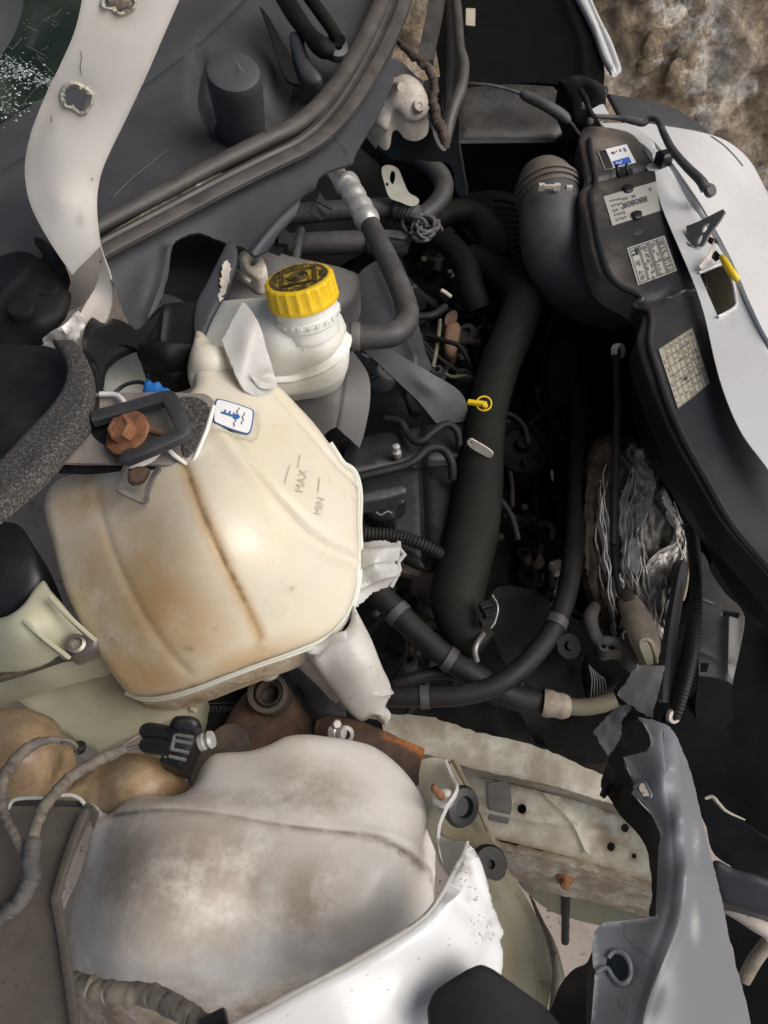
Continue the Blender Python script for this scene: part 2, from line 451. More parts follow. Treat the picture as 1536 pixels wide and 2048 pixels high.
def frames(C):
    C = np.asarray(C); T = np.gradient(C, axis=0); T /= np.linalg.norm(T, axis=1)[:, None] + 1e-12
    u = np.cross(T[0], (0, 0, 1.0))
    if np.linalg.norm(u) < .1: u = np.cross(T[0], (1.0, 0, 0))
    U = []
    for t in T:
        u = u - t * (u @ t); u /= np.linalg.norm(u) + 1e-12; U.append(u.copy())
    U = np.array(U); W = np.cross(T, U)
    return T, U, W
def tube_w(name, C, R, mat, parent=None, seg=14, caps=True, sharp=45):
    C = np.asarray(C, float); R = np.broadcast_to(np.asarray(R, float), (len(C),))
    T, U, W = frames(C); a = np.linspace(0, 2 * math.pi, seg, endpoint=False)
    V = (C[:, None] + R[:, None, None] * (np.cos(a)[None, :, None] * U[:, None] + np.sin(a)[None, :, None] * W[:, None])).reshape(-1, 3)
    F = []
    for i in range(len(C) - 1):
        for j in range(seg):
            k = (j + 1) % seg; F.append((i*seg+j, i*seg+k, (i+1)*seg+k, (i+1)*seg+j))
    if caps:
        F.append(tuple(range(seg))[::-1]); F.append(tuple((len(C)-1)*seg + j for j in range(seg)))
    return mk(name, V, F, mat, parent, sharp)
def px_path(path, n=8):
    """path of (px, py, z [, radius px]) -> world centre line (+ radii in metres)"""
    P3 = np.array([P(p[0], p[1], p[2]) for p in path])
    s = P3
    if len(path[0]) > 3:
        r = np.array([p[3] * dz(p[0], p[1], p[2]) / FPX for p in path])
        s = np.c_[P3, r]
    q = cat(s, n)
    return (q[:, :3], q[:, 3]) if q.shape[1] > 3 else (q, None)
def tube(name, path, mat, parent=None, r=None, seg=14, n=8, ribs=None, wob=0.0):
    """hose along photo points with world heights; r = radius in photo px"""
    if r is not None: path = [(*p[:3], r) for p in path]
    C, R = px_path(path, n)
    if ribs:     # (pitch m, depth fraction)
        L = np.r_[0, np.cumsum(np.linalg.norm(np.diff(C, axis=0), axis=1))]
        s = np.arange(0, L[-1], ribs[0] / 6)
        C = np.stack([np.interp(s, L, C[:, k]) for k in range(3)], 1); R0 = np.interp(s, L, R)
        R = R0 * (1 - ribs[1] * (.5 + .5 * np.sign(np.sin(2 * math.pi * s / ribs[0])) * np.abs(np.sin(2 * math.pi * s / ribs[0])) ** .5))
    if wob:
        C = C + rng.normal(0, wob, C.shape); R = R * (1 + rng.normal(0, .022, len(R)))
    return tube_w(name, C, R, mat, parent, seg)
def sweep(name, path, prof, mat, parent=None, n=8, up=(0, 0, 1), closed_prof=True, scale=None, jitter=0.0):
    """profile (a across, b up) in photo px swept along (px, py, z) points; across = right of travel seen from above"""
    C, _ = px_path(path, n)
    sc = np.array([dz(p[0], p[1], p[2]) / FPX for p in path]); sc = np.interp(np.linspace(0, 1, len(C)), np.linspace(0, 1, len(sc)), sc)
    T = np.gradient(C, axis=0); T /= np.linalg.norm(T, axis=1)[:, None]
    upv = np.array(up, float); S = np.cross(T, upv); S /= np.linalg.norm(S, axis=1)[:, None]; N = np.cross(S, T)
    pr = np.array(prof, float); m = len(pr); V = []
    for i in range(len(C)):
        k = 1.0 if scale is None else np.interp(i / (len(C) - 1), np.linspace(0, 1, len(scale)), scale)
        j = rng.normal(0, jitter, (m, 3)) if jitter else 0
        V.append(C[i] + (S[i] * pr[:, :1] + N[i] * pr[:, 1:]) * sc[i] * k + j)
    V = np.vstack(V); F = []
    for i in range(len(C) - 1):
        for j in range(m if closed_prof else m - 1):
            k = (j + 1) % m; F.append((i*m+j, (i+1)*m+j, (i+1)*m+k, i*m+k))
    if closed_prof:
        F.append(tuple(range(m))); F.append(tuple((len(C)-1)*m + j for j in range(m))[::-1])
    return mk(name, V, F, mat, parent, 40)
def lathe(name, c, axis, prof, mat, parent=None, seg=32, fn=None, sharp=35, ring=False):
    """profile (radius m, height m) about an axis through world point c; fn(angle, i) scales the radius"""
    ax = Vector(axis).normalized(); q = Vector((0, 0, 1)).rotation_difference(ax)
    V = []; F = []
    for i, (r, h) in enumerate(prof):
        for j in range(seg):
            a = 2 * math.pi * j / seg; k = fn(a, i) if fn else 1
            V.append(np.array(q @ Vector((r * k * math.cos(a), r * k * math.sin(a), h))) + np.asarray(c))
    m = len(prof)
    for i in range(m - 1):
        for j in range(seg):
            k = (j + 1) % seg; F.append((i*seg+j, i*seg+k, (i+1)*seg+k, (i+1)*seg+j))
    if ring:
        for j in range(seg): F.append(((m-1)*seg+j, (m-1)*seg+(j+1) % seg, (j+1) % seg, j))
    else:
        F.append(tuple(range(seg))[::-1]); F.append(tuple((m-1)*seg + j for j in range(seg)))
    return mk(name, V, F, mat, parent, sharp)
def plate(name, pts, mat, parent=None, thick=.002, drop=None):
    """flat polygon of (px, py, z) corners with thickness"""
    V = np.array([P(*p) for p in pts]); n = len(V)
    nr = np.zeros(3)
    for i in range(n): nr += np.cross(V[i] - V.mean(0), V[(i+1) % n] - V.mean(0))
    nr /= np.linalg.norm(nr) + 1e-12
    if nr @ (V.mean(0) - CAM) > 0: V = V[::-1]; nr = -nr
    off = -nr * thick if drop is None else np.array([0, 0, -drop])
    W = np.vstack([V, V + off])
    F = [tuple(range(n)), tuple(range(n, 2*n))[::-1]] + [((i+1) % n, i, i+n, (i+1) % n + n) for i in range(n)]
    return mk(name, W, F, mat, parent, 30)
def box(name, c, ax, ay, az, mat, parent=None, bev=.12):
    """bevelled box: centre and three half-axis vectors (world)"""
    c, ax, ay, az = (np.asarray(v, float) for v in (c, ax, ay, az)); V = []; F = []
    L = [np.linalg.norm(v) for v in (ax, ay, az)]; b = bev * min(L); s = [1 - b / l for l in L]
    for z in (-1, 1):
        for (i, zz) in ((0, 1), (1, s[2])) if z > 0 else ((1, s[2]), (0, 1)):
            kx, ky = (s[0], s[1]) if i == 0 else (1, 1)
            for sx, sy in ((-1, -1), (1, -1), (1, 1), (-1, 1)):
                V.append(c + ax * sx * kx + ay * sy * ky + az * z * zz)
    # order rings bottom to top
    V = V[4:8] + V[0:4] + V[12:16] + V[8:12] if False else V
    Vr = np.array(V).reshape(4, 4, 3); hgt = [((r.mean(0) - c) @ az) for r in Vr]; Vr = Vr[np.argsort(hgt)].reshape(-1, 3)
    for i in range(3):
        for j in range(4): F.append((i*4+j, i*4+(j+1) % 4, (i+1)*4+(j+1) % 4, (i+1)*4+j))
    F.append((3, 2, 1, 0)); F.append((12, 13, 14, 15))
    return mk(name, Vr, F, mat, parent, 25)
def pxbox(name, px, py, z, wx, wy, h, mat, parent=None, rot=0.0, bev=.15):
    """box standing level at a photo point: size in photo px (wx, wy, h), turned by rot degrees"""
    k = dz(px, py, z) / FPX; c = P(px, py, z); a = RAD(rot)
    return box(name, c, np.array([math.cos(a), math.sin(a), 0]) * wx * k / 2, np.array([-math.sin(a), math.cos(a), 0]) * wy * k / 2, np.array([0, 0, 1]) * h * k / 2, mat, parent, bev)
def disc(name, px, py, z, r, h, mat, parent=None, axis=(0, 0, 1), seg=24, rim=.15, hole=0):
    """short bevelled cylinder, r and h in photo px"""
    k = dz(px, py, z) / FPX; r *= k; h *= k; c = P(px, py, z)
    pr = [(r, 0), (r, h * (1 - rim)), (r * (1 - rim * .5), h)]
    if hole: pr += [(hole * k, h), (hole * k * .95, h * .3)]
    return lathe(name, c, axis, pr, mat, parent, seg)
def text(name, s, f, px, py, size, rot, mat, parent, lift=.0012, sx=1.0, mirror=False, shear=0.0, thick=.0004):
    """flat lettering laid on the depth field f; size in photo px, rot degrees counter-clockwise"""
    cu = bpy.data.curves.new('t', 'FONT'); cu.body = s; cu.size = 1.0; cu.align_x = 'CENTER'; cu.align_y = 'CENTER'; cu.resolution_u = 2; cu.shear = shear
    ob = bpy.data.objects.new('t', cu); COL.objects.link(ob)
    dg = bpy.context.evaluated_depsgraph_get(); me = bpy.data.meshes.new_from_object(ob.evaluated_get(dg))
    co = np.array([v.co[:2] for v in me.vertices]) * size; fc = [tuple(p.vertices) for p in me.polygons]
    bpy.data.objects.remove(ob); bpy.data.curves.remove(cu); bpy.data.meshes.remove(me)
    co[:, 0] *= sx * (-1 if mirror else 1); a = RAD(rot); R = np.array([[math.cos(a), -math.sin(a)], [math.sin(a), math.cos(a)]])
    co = co @ R.T; A = np.c_[px + co[:, 0], py - co[:, 1]]
    V = onN(f, A, lift)
    return mk(name, V, fc, mat, parent, smooth=False)
def stripes(name, f, segs, wd, mat, parent, lift=.0012):
    """thin printed or moulded strokes: segs = list of polylines in photo px"""
    V = []; F = []
    for s in segs:
        s = np.array(s, float); t = np.gradient(s, axis=0) if len(s) > 1 else s; t /= np.linalg.norm(t, axis=1)[:, None] + 1e-9
        nn = np.c_[-t[:, 1], t[:, 0]] * wd / 2; k = len(V)
        for a, b in zip(s, nn): V.append(a + b); V.append(a - b)
        for i in range(len(s) - 1): F.append((k+2*i, k+2*i+1, k+2*i+3, k+2*i+2))
    W = onN(f, np.array(V), lift)
    return mk(name, W, F, mat, parent, smooth=False)

def loft(name, lines, mat, parent=None, n=8, thick=.003, sharp=28, jit=0.0, stain=.0):
    """sheet folded along several lines of (px, py, z) points; folds stay hard"""
    rows = []
    for l in lines:
        q = cat([tuple(P(*p)) for p in l], n); rows.append(q + (rng.normal(0, jit, q.shape) if jit else 0))
    m = min(len(r) for r in rows); V = np.vstack([r[:m] for r in rows]); F = []
    for i in range(len(rows) - 1):
        for j in range(m - 1): F.append((i*m+j, i*m+j+1, (i+1)*m+j+1, (i+1)*m+j))
    T = np.array([(a, b, c) for a, b, c, d in F] + [(a, c, d) for a, b, c, d in F]); nr = vnormals(V, T)
    if (nr * (V - CAM)).sum() > 0: F = [f[::-1] for f in F]; nr = -nr
    N = len(V); B = V - nr * thick; ec = {}
    for f in F:
        for a, b in zip(f, f[1:] + f[:1]): ec[(a, b)] = 1
    bd = [(a, b) for a, b in ec if (b, a) not in ec]
    return mk(name, np.vstack([V, B]), F + [tuple(i + N for i in f[::-1]) for f in F] + [(b, a, a + N, b + N) for a, b in bd], mat, parent, sharp, {'stain': np.full(2 * N, stain)})
# ================================================================== SETTING: ground, stone wall
def structure(o): o['kind'] = 'structure'; return o
gv = []; gf = []
gn = 60
for j in range(gn + 1):
    for i in range(gn + 1):
        x = (i / gn - .5) * 12; y = (j / gn - .5) * 12 + 1.5
        gv.append((x, y, .004 * math.sin(x * 3.1 + y) * math.cos(y * 2.3)))
for j in range(gn):
    for i in range(gn): gf.append((j*(gn+1)+i, j*(gn+1)+i+1, (j+1)*(gn+1)+i+1, (j+1)*(gn+1)+i))
structure(mk('ground', gv, gf, mConcrete))

# unseen board roof added over the near side of the car: it keeps the sky off the bay, light comes in from the right
mRoof = M('roof_boards', (.05, .042, .034), .8, col2=(.03, .026, .022), vscale=6)
rv = []; rf = []
for j in range(12):      # boards
    x0 = -3.2 + j * .3; k = len(rv)
    for z in (2.75, 2.79):
        for x, y in ((x0, -2.6), (x0 + .29, -2.6), (x0 + .29, 2.35), (x0, 2.35)): rv.append((x, y, z + .004 * (j % 2)))
    rf += [(k, k+1, k+2, k+3), (k+7, k+6, k+5, k+4)] + [(k+i, k+4+i, k+4+(i+1) % 4, k+(i+1) % 4) for i in range(4)]
structure(mk('added_roof', rv, rf, mRoof, smooth=False))
def wall_mat():
    m = bpy.data.materials.new('rubble_wall'); m.use_nodes = True; t = m.node_tree; N = t.nodes; L = t.links; b = N['Principled BSDF']
    b.inputs['Roughness'].default_value = .9
    gp = N.new('ShaderNodeNewGeometry')
    def noise(s, d=8, r=.65):
        n = N.new('ShaderNodeTexNoise'); n.inputs['Scale'].default_value = s; n.inputs['Detail'].default_value = d; n.inputs['Roughness'].default_value = r
        L.new(gp.outputs['Position'], n.inputs['Vector']); return n
    r = N.new('ShaderNodeValToRGB'); L.new(noise(5).outputs[0], r.inputs[0])
    e = r.color_ramp.elements; e[0].position = .3; e[0].color = (.19, .14, .085, 1); e[1].position = .72; e[1].color = (.66, .58, .48, 1)
    k = r.color_ramp.elements.new(.5); k.color = (.40, .315, .215, 1)
    r2 = N.new('ShaderNodeMapRange'); r2.interpolation_type = 'SMOOTHSTEP'; r2.inputs[1].default_value = .53; r2.inputs[2].default_value = .575
    L.new(noise(5.2, 14, .72).outputs[0], r2.inputs[0])
    mx = N.new('ShaderNodeMix'); mx.data_type = 'RGBA'; L.new(r2.outputs[0], mx.inputs[0]); L.new(r.outputs[0], mx.inputs[6]); mx.inputs[7].default_value = (.74, .70, .62, 1)
    # second layer: grain of grit
    r3 = N.new('ShaderNodeMapRange'); r3.inputs[1].default_value = .35; r3.inputs[2].default_value = .65; r3.inputs[3].default_value = .35; r3.inputs[4].default_value = 1.35
    L.new(noise(30, 10, .75).outputs[0], r3.inputs[0])
    m2 = N.new('ShaderNodeMix'); m2.data_type = 'RGBA'; m2.blend_type = 'MULTIPLY'; m2.inputs[0].default_value = 1
    L.new(mx.outputs[2], m2.inputs[6]); cmb = N.new('ShaderNodeCombineColor')
    for q in range(3): L.new(r3.outputs[0], cmb.inputs[q])
    L.new(cmb.outputs[0], m2.inputs[7]); L.new(m2.outputs[2], b.inputs['Base Color'])
    bp = N.new('ShaderNodeBump'); bp.inputs['Strength'].default_value = 1.0; bp.inputs['Distance'].default_value = .02
    L.new(noise(22, 8, .7).outputs[0], bp.inputs['Height']); L.new(bp.outputs[0], b.inputs['Normal'])
    return m
mWall = wall_mat()
from mathutils import noise as mn
WY = 2.15
wallT = thing('stone_wall', 'rough brown rubble stone wall with pale plaster patches behind the car', 'wall', (0.6, WY, 0))
def wall_h(x, z):
    p = Vector((x * 4.2, 3.3, z * 4.2)); v = mn.noise(p) * .03 + mn.noise(p * 2.7) * .018 + mn.noise(p * 6.1) * .013 + mn.noise(p * 14) * .007
    dd, pp = mn.voronoi(Vector((x * 5.5, 0.2, z * 6.5))); v += min(.03, (dd[1] - dd[0]) * .06)
    return v
wv = []; wf = []
xs = np.linspace(-1.2, 2.6, 330); zs = np.linspace(-.05, 2.74, 240)
for z in zs:
    for x in xs: wv.append((x, WY + .08 - wall_h(x, z), z))
nx = len(xs)
for j in range(len(zs) - 1):
    for i in range(nx - 1): wf.append((j*nx+i, j*nx+i+1, (j+1)*nx+i+1, (j+1)*nx+i))
wv2 = [(-1.2, WY + .3, -.05), (2.6, WY + .3, -.05), (2.6, WY + .3, 2.74), (-1.2, WY + .3, 2.74)]
b0 = len(wv); a, c, d, e = 0, nx-1, len(zs)*nx-1, (len(zs)-1)*nx
wf += [(b0+3, b0+2, b0+1, b0), (a, e, b0+3, b0), (c, b0+1, b0+2, d)]
mk('mortar_face', wv + wv2, wf, mWall, wallT, sharp=80)
def lump(r, seed):
    V = []; F = []; nu, nv = 10, 6; rs = random.Random(seed)
    off = Vector((rs.uniform(0, 50), rs.uniform(0, 50), 0))
    for j in range(nv + 1):
        th = math.pi * j / nv
        for i in range(nu):
            ph = 2 * math.pi * i / nu; d = Vector((math.sin(th) * math.cos(ph), math.cos(th), math.sin(th) * math.sin(ph)))
            k = r * (1 + .35 * mn.noise(d * 1.6 + off)); s = d * k
            V.append((s.x * 1.15, s.y * .5, s.z * .85))
    for j in range(nv):
        for i in range(nu): F.append((j*nu+i, j*nu+(i+1) % nu, (j+1)*nu+(i+1) % nu, (j+1)*nu+i))
    return V, F
lumps = [lump(1, s) for s in range(6)]
meshes = []
for V, F in lumps:
    me = bpy.data.meshes.new('stone'); me.from_pydata(V, [], F); me.update()
    me.polygons.foreach_set('use_smooth', [True] * len(me.polygons)); me.materials.append(mWall); meshes.append(me)
rs = random.Random(3)
for k in range(34):      # stones proud of the mortar over the stretch in view
    x = rs.uniform(.45, 1.55); z = rs.uniform(.5, 1.35)
    o = bpy.data.objects.new('stone', meshes[k % 6]); COL.objects.link(o); o.parent = wallT
    s = rs.uniform(.02, .045)
    o.location = Vector((x, WY + .075 - wall_h(x, z), z)) - wallT.location
    o.rotation_euler = (rs.uniform(-.2, .2), rs.uniform(-3, 3), rs.uniform(-.2, .2)); o.scale = (s, s * .45, s)

# ================================================================== FAR SIDE OF THE CAR
# bonnet edge standing up at the top of the picture
t = thing('bonnet', 'raised black bonnet lining with shiny white painted edge', 'bonnet', P(1150, 170, .95))
fh = [(900, 0, zd(900, 0, 1.62)), (1140, 0, zd(1140, 0, 1.60)), (1200, 150, zd(1200, 150, 1.46)), (930, 170, zd(930, 170, 1.48)), (1050, 70, zd(1050, 70, 1.58))]
o, f = surf('lining', [(880, -30, 'c'), (1150, -30, 'c'), (1185, 60), (1203, 110), (1207, 160), (1180, 172), (1060, 165), (930, 172), (900, 120)], fh, mFelt, t, thick=.012, step=18,
            grooves=[([(1120, -20), (1160, 80), (1170, 170)], 10, .006)])
surf('painted_edge', [(1138, -30, 'c'), (1172, -30, 'c'), (1195, 25), (1222, 80), (1243, 136, 'c'), (1224, 146, 'c'), (1206, 118), (1186, 62), (1163, 15)], fh, mWhite, t, thick=.008, step=8, bulge=(.006, 10), lift=.012,
     grooves=[([(1165, -20), (1200, 60), (1232, 142)], 4, -.004)])
plate('paper_tag', [(932, 16, zd(932, 16, 1.55)), (951, 17, zd(951, 17, 1.55)), (950, 52, zd(950, 52, 1.55)), (932, 50, zd(932, 50, 1.55))], mPaperD, t)

# black air box with cable
t = thing('air_box', 'dusty black plastic air box below the raised bonnet', 'air box', P(1020, 330, .70))
surf('lid', [(905, 182, 'c'), (1010, 172), (1105, 176, 'c'), (1146, 222), (1140, 262, 'c'), (1112, 282, 'c'), (1010, 285), (915, 284, 'c')], [(920, 180, .86), (1100, 176, .86), (920, 284, .83), (1130, 270, .83)], mBlack, t, step=14, bulge=(.012, 22), thick=.006, dents=[(1010, 232, 70, 25, 0, -.006)])
surf('front', [(912, 287, 'c'), (1112, 285, 'c'), (1140, 268, 'c'), (1120, 310), (1095, 332, 'c'), (915, 342, 'c')], [(915, 288, .83), (1115, 286, .83), (915, 342, .74), (1095, 332, .74)], mBlackS, t, step=14, thick=.006, grooves=[([(915, 318), (1100, 312)], 5, .006)])
t = thing('bonnet_cable', 'thin black bonnet release cable with thick sleeve crossing to the latch', 'cable', P(1040, 190, .9))
tube('cable', [(930, 166, .93), (990, 172, .93), (1045, 190, .92), (1135, 240, .90), (1158, 268, .875)], mSeal, t, r=3.2, seg=8)
tube('sleeve', [(1043, 188, .922, 7), (1052, 192, .922, 10), (1090, 210, .917, 11), (1128, 234, .905, 11), (1138, 244, .90, 7)], mHose, t, seg=12)

# bonnet latch cluster
t = thing('bonnet_latch', 'dark oily bonnet latch bolted at the far end of the crossmember', 'latch', P(1170, 235, .86))
surf('plate', [(1118, 160, 'c'), (1150, 150), (1200, 165), (1212, 195), (1205, 235, 'c'), (1180, 248), (1150, 250), (1135, 200)], [(1130, 165, .93), (1200, 170, .93), (1150, 245, .875), (1205, 235, .88)], mEng, t, step=8, rough=.0015, bulge=(.008, 12), back=('drop', .05))
for x, y in ((1147, 170), (1190, 194), (1180, 246), (1166, 215)): disc('bolt', x, y, .905, 6, 8, mSteel, t, seg=6)
tube('hook', [(1160, 180, .93), (1172, 200, .925), (1180, 224, .915), (1192, 240, .9)], mEng, t, r=6, seg=8)
plate('white_bracket', [(1184, 218, .90), (1206, 206, .905), (1220, 232, .90), (1200, 245, .895)], mWhite, t)
lathe('ring', P(1206, 182, .92), (0, -.8, .5), [(.004, 0), (.008, 0), (.008, .003), (.004, .003)], mCarrier, t, 12, ring=True)

# prop rod
t = thing('bonnet_stay', 'bent dark grey bonnet stay rod lying over the bright white wing', 'rod', P(1412, 378, .90))
tube('rod', [(1187, 232, .905, 4), (1235, 236, .90, 5), (1270, 244, .90, 6), (1287, 247, .90, 6), (1300, 238, .905, 6), (1316, 243, .91, 6.5), (1328, 268, .915, 7), (1345, 300, .915, 8), (1375, 335, .915, 9), (1402, 362, .915, 10), (1412, 378, .91, 11)], mHose, t, seg=12)
disc('end_cap', 1416, 383, .905, 13.5, 10, mHose, t, axis=(.4, -.5, .77))

# far wing
t = thing('far_wing', 'bright sunlit white front wing on the far side of the car', 'wing', P(1460, 400, .80))
fw = [(1265, 245, .87), (1400, 262, .865), (1480, 300, .845), (1536, 380, .82), (1300, 280, .875), (1400, 420, .885), (1500, 560, .885), (1560, 680, .885), (1560, 500, .85)]
surf('panel', [(1250, 240, 'c'), (1330, 252), (1400, 264), (1455, 283), (1500, 322), (1535, 385), (1570, 440, 'c'), (1620, 760, 'c'), (1545, 690), (1500, 605), (1475, 545), (1440, 475), (1380, 375), (1310, 285)], fw, mWhite, t, step=12, thick=.002, back=('drop', .02))
stripes('panel_gap', field(fw), [cat([(1422, 272), (1450, 292), (1475, 318), (1486, 332)], 5)], 2.2, mInk, t)
surf('black_trim', [(1214, 188, 'c'), (1245, 194), (1307, 203), (1366, 227), (1424, 272, 'c'), (1400, 268), (1346, 258), (1288, 243), (1240, 236, 'c')], [(1220, 192, .87), (1310, 205, .86), (1420, 270, .845), (1250, 236, .875)], mCowl, t, step=10, thick=.004, bulge=(.004, 8))

# inner wing frame, cream, with pressed openings
t = thing('front_inner_frame', 'cream painted inner frame with square opening between crossmember and white wing', 'frame', P(1450, 640, .78))
fi = [(1215, 250, .866), (1300, 290, .876), (1390, 430, .884), (1320, 360, .874), (1370, 500, .876), (1440, 480, .886), (1430, 650, .876), (1505, 620, .886), (1470, 800, .876), (1560, 760, .886), (1540, 980, .876)]
surf('pressing', [(1200, 246, 'c'), (1262, 246, 'c'), (1312, 288), (1380, 380), (1440, 480), (1478, 552), (1502, 612), (1545, 695), (1580, 770, 'c'), (1580, 1000, 'c'), (1530, 930), (1480, 860), (1440, 760), (1400, 600), (1330, 430), (1290, 330)], fi, mWhite, t, step=11, thick=.002,
     holes=[[(1398, 546, 'c'), (1446, 528), (1456, 534), (1473, 606), (1468, 617), (1436, 634, 'c')]],
     dents=[(1362, 385, 22, 34, -35, -.008), (1296, 300, 18, 8, 20, -.006)], grooves=[([(1310, 290), (1350, 345), (1395, 420), (1450, 510), (1490, 600), (1540, 700)], 3, -.003)], stain={'blobs': [(1460, 620, 6, 30, -15, .6), (1425, 470, 5, 26, -30, .5)]})
sw = cat([(1398, 546), (1446, 528), (1457, 535), (1473, 606), (1467, 617), (1436, 634)], 4)
ff = field(fi)
tube_w('opening_rim', np.array([on(ff, x, y, .002) for x, y in resample(sw, 6)]), .0022, mWhite, t, 8)
surf('opening_floor', [(1392, 540, 'c'), (1450, 522, 'c'), (1480, 612, 'c'), (1436, 642, 'c')], [(1400, 545, .79), (1450, 525, .79), (1476, 612, .79)], mOlive, t, step=20)
# latch bracket with yellow loop
t = thing('catch_bracket', 'black slotted steel catch bracket beside the white wing', 'bracket', P(1400, 480, .86))
surf('arm', [(1372, 452, 'c'), (1386, 447), (1400, 441), (1446, 418, 'c'), (1450, 424, 'c'), (1440, 440), (1420, 466), (1406, 490), (1396, 492), (1376, 480)], [(1375, 455, .885), (1446, 420, .92), (1400, 490, .885)], mSteel, t, step=6, thick=.003, holes=[[(1410, 448), (1418, 446), (1411, 462), (1404, 464)], [(1402, 468), (1405, 472), (1398, 488), (1394, 486)]])
surf('base', [(1346, 428, 'c'), (1370, 445), (1400, 470), (1428, 478), (1424, 500), (1400, 525, 'c'), (1385, 520), (1374, 490)], [(1350, 430, .865), (1425, 478, .885), (1400, 525, .86)], mEng, t, step=8, thick=.006, bulge=(.005, 10))
plate('flange', [(1398, 532, .885), (1420, 505, .895), (1428, 480, .90), (1430, 496, .898), (1422, 518, .89), (1404, 540, .88)], mSteel, t)
plate('foot', [(1420, 512, .89), (1432, 500, .895), (1444, 514, .895), (1430, 522, .888)], mEng, t)
for k in range(4): tube('wire', [(1368 + 5*k, 478 + 2*k, .872), (1380 + 5*k, 492 + 3*k, .878), (1396 + 3*k, 506 + 4*k, .87)], [mTapeD, mInkPale, mEng, mWhiteD][k], t, r=1.6, seg=6)
tag(tube('lifting_loop', [(1443, 513, .90, 5), (1450, 524, .902, 7), (1460, 540, .902, 7.5), (1472, 556, .898, 7), (1476, 560, .895, 4)], mYel), 'yellow plastic pull loop resting against the white wing', 'loop')
# headlamp housing edge and its grey bulb seal
t = thing('headlamp_housing', 'black headlamp housing edge with grey rubber bulb cover beside the crossmember', 'headlamp', P(1480, 760, .80))
surf('housing', [(1444, 660, 'c'), (1462, 664, 'c'), (1468, 690), (1480, 730), (1488, 770), (1490, 810, 'c'), (1470, 780), (1452, 720)], [(1448, 664, .87), (1464, 668, .872), (1488, 808, .86), (1455, 720, .862)], mBlackS, t, step=8, thick=.004, back=('drop', .04))
lathe('bulb_cover', P(1492, 812, .84), (.5, -.5, .7), [(.006, -.01), (.0155, -.008), (.017, .006), (.014, .014), (.009, .018), (.003, .019)], mGrey, t, 20)

# ================================================================== LOCK CARRIER (front crossmember)
t = thing('front_crossmember', 'long dark grey plastic front crossmember carrying paper labels', 'crossmember', P(1380, 900, .76))
fc = [(1160, 270, .868), (1256, 268, .868), (1170, 365, .866), (1319, 335, .868), (1190, 540, .858), (1345, 440, .862), (1405, 545, .856), (1280, 640, .852), (1440, 650, .852), (1345, 870, .845), (1536, 890, .845), (1450, 1050, .842), (1560, 1180, .842)]
left = [(1157, 275), (1159, 297), (1170, 362), (1160, 388), (1166, 422), (1178, 488), (1196, 544), (1217, 567), (1262, 592), (1284, 618), (1281, 650), (1272, 684), (1284, 731), (1311, 802), (1342, 872), (1385, 950), (1444, 1050), (1522, 1140)]
right = [(1186, 254), (1256, 266), (1288, 289), (1319, 332), (1338, 375), (1343, 422), (1352, 452), (1373, 488), (1405, 539), (1420, 586), (1440, 645), (1449, 692), (1467, 743), (1502, 821), (1545, 895)]
o, f = surf('top', [(1166, 258)] + right + [(1600, 1000, 'c'), (1600, 1240, 'c')] + left[::-1], fc, mCarrier, t, step=13, back=('drop', .035), bulge=(.006, 14),
            grooves=[([(1165, 372), (1230, 358), (1318, 336)], 5, -.005), ([(1336, 603), (1370, 592), (1416, 588)], 6, .005), ([(1286, 612), (1340, 598)], 10, -.004), ([(1343, 600), (1420, 592)], 2.5, -.004)],
            dents=[(1348, 432, 10, 16, 0, -.005)], stain={'blobs': [(1210, 300, 50, 60, 0, .9), (1195, 400, 35, 60, 0, .6), (1215, 540, 30, 40, 30, .55), (1390, 520, 22, 16, 10, .5)], 'lines': [(left[:9], 12, .5)]})  # far-end blobs: dust, plus the brighter lit end put into the colour
lip = [(x + 22, y + 4) for x, y in left[:9]] + [(1268, 612), (1300, 625), (1300, 690), (1312, 730)] + [(x + 26, y + 6) for x, y in left[13:]]
lipz = cat(lip, 6)
tube_w('rim', np.array([on(f, x, y, .004) for x, y in lipz]), .0042, mCarrier, t, 10)
surf('side_wall', [(1272, 690, 'c')] + left[12:] + [(1600, 1240, 'c'), (1600, 1330, 'c'), (1530, 1255), (1470, 1195), (1410, 1095), (1340, 985), (1290, 905), (1262, 800)],
     [(1275, 700, .84), (1345, 880, .83), (1450, 1055, .825), (1560, 1185, .825), (1270, 820, .76), (1340, 985, .76), (1480, 1205, .76), (1570, 1310, .76)], mBlackS, t, step=16, thick=.004, rough=.0004)
def paper(name, q, mat, parent=t, lift=.002, th=.0006):
    return surf(name, q, f, mat, parent, thick=th, step=20, corners=True, lift=lift)[0]
def quad(q, u, v):
    a, b, c, d = (np.array(p, float) for p in q)
    return tuple((a*(1-u)+b*u)*(1-v) + (d*(1-u)+c*u)*v)
L = .0036
q1 = [(1194, 301), (1254, 287), (1274, 326), (1210, 341)]
lb = paper('sticker', q1, mCarrier); lb['label'] = 'small sticker with white field and blue block'
surf('white_field', [quad(q1, .28, .02), quad(q1, .98, .02), quad(q1, .98, .97), quad(q1, .28, .97)], f, mPaper, lb, thick=.0003, step=20, corners=True, lift=L)
surf('blue_block', [quad(q1, .33, .66), quad(q1, .86, .62), quad(q1, .86, .92), quad(q1, .33, .94)], f, mInkB2, lb, thick=.0003, step=20, corners=True, lift=L + .0012)
stripes('print', f, [[quad(q1, .42, .25), quad(q1, .5, .3), quad(q1, .6, .22)], [quad(q1, .7, .18), quad(q1, .72, .3)], [quad(q1, .84, .15), quad(q1, .87, .35)]], 2, mInk, lb, L + .0022)
stripes('red_print', f, [[quad(q1, .44, .22), quad(q1, .49, .32)]], 3, mInkRed, lb, L + .0026)
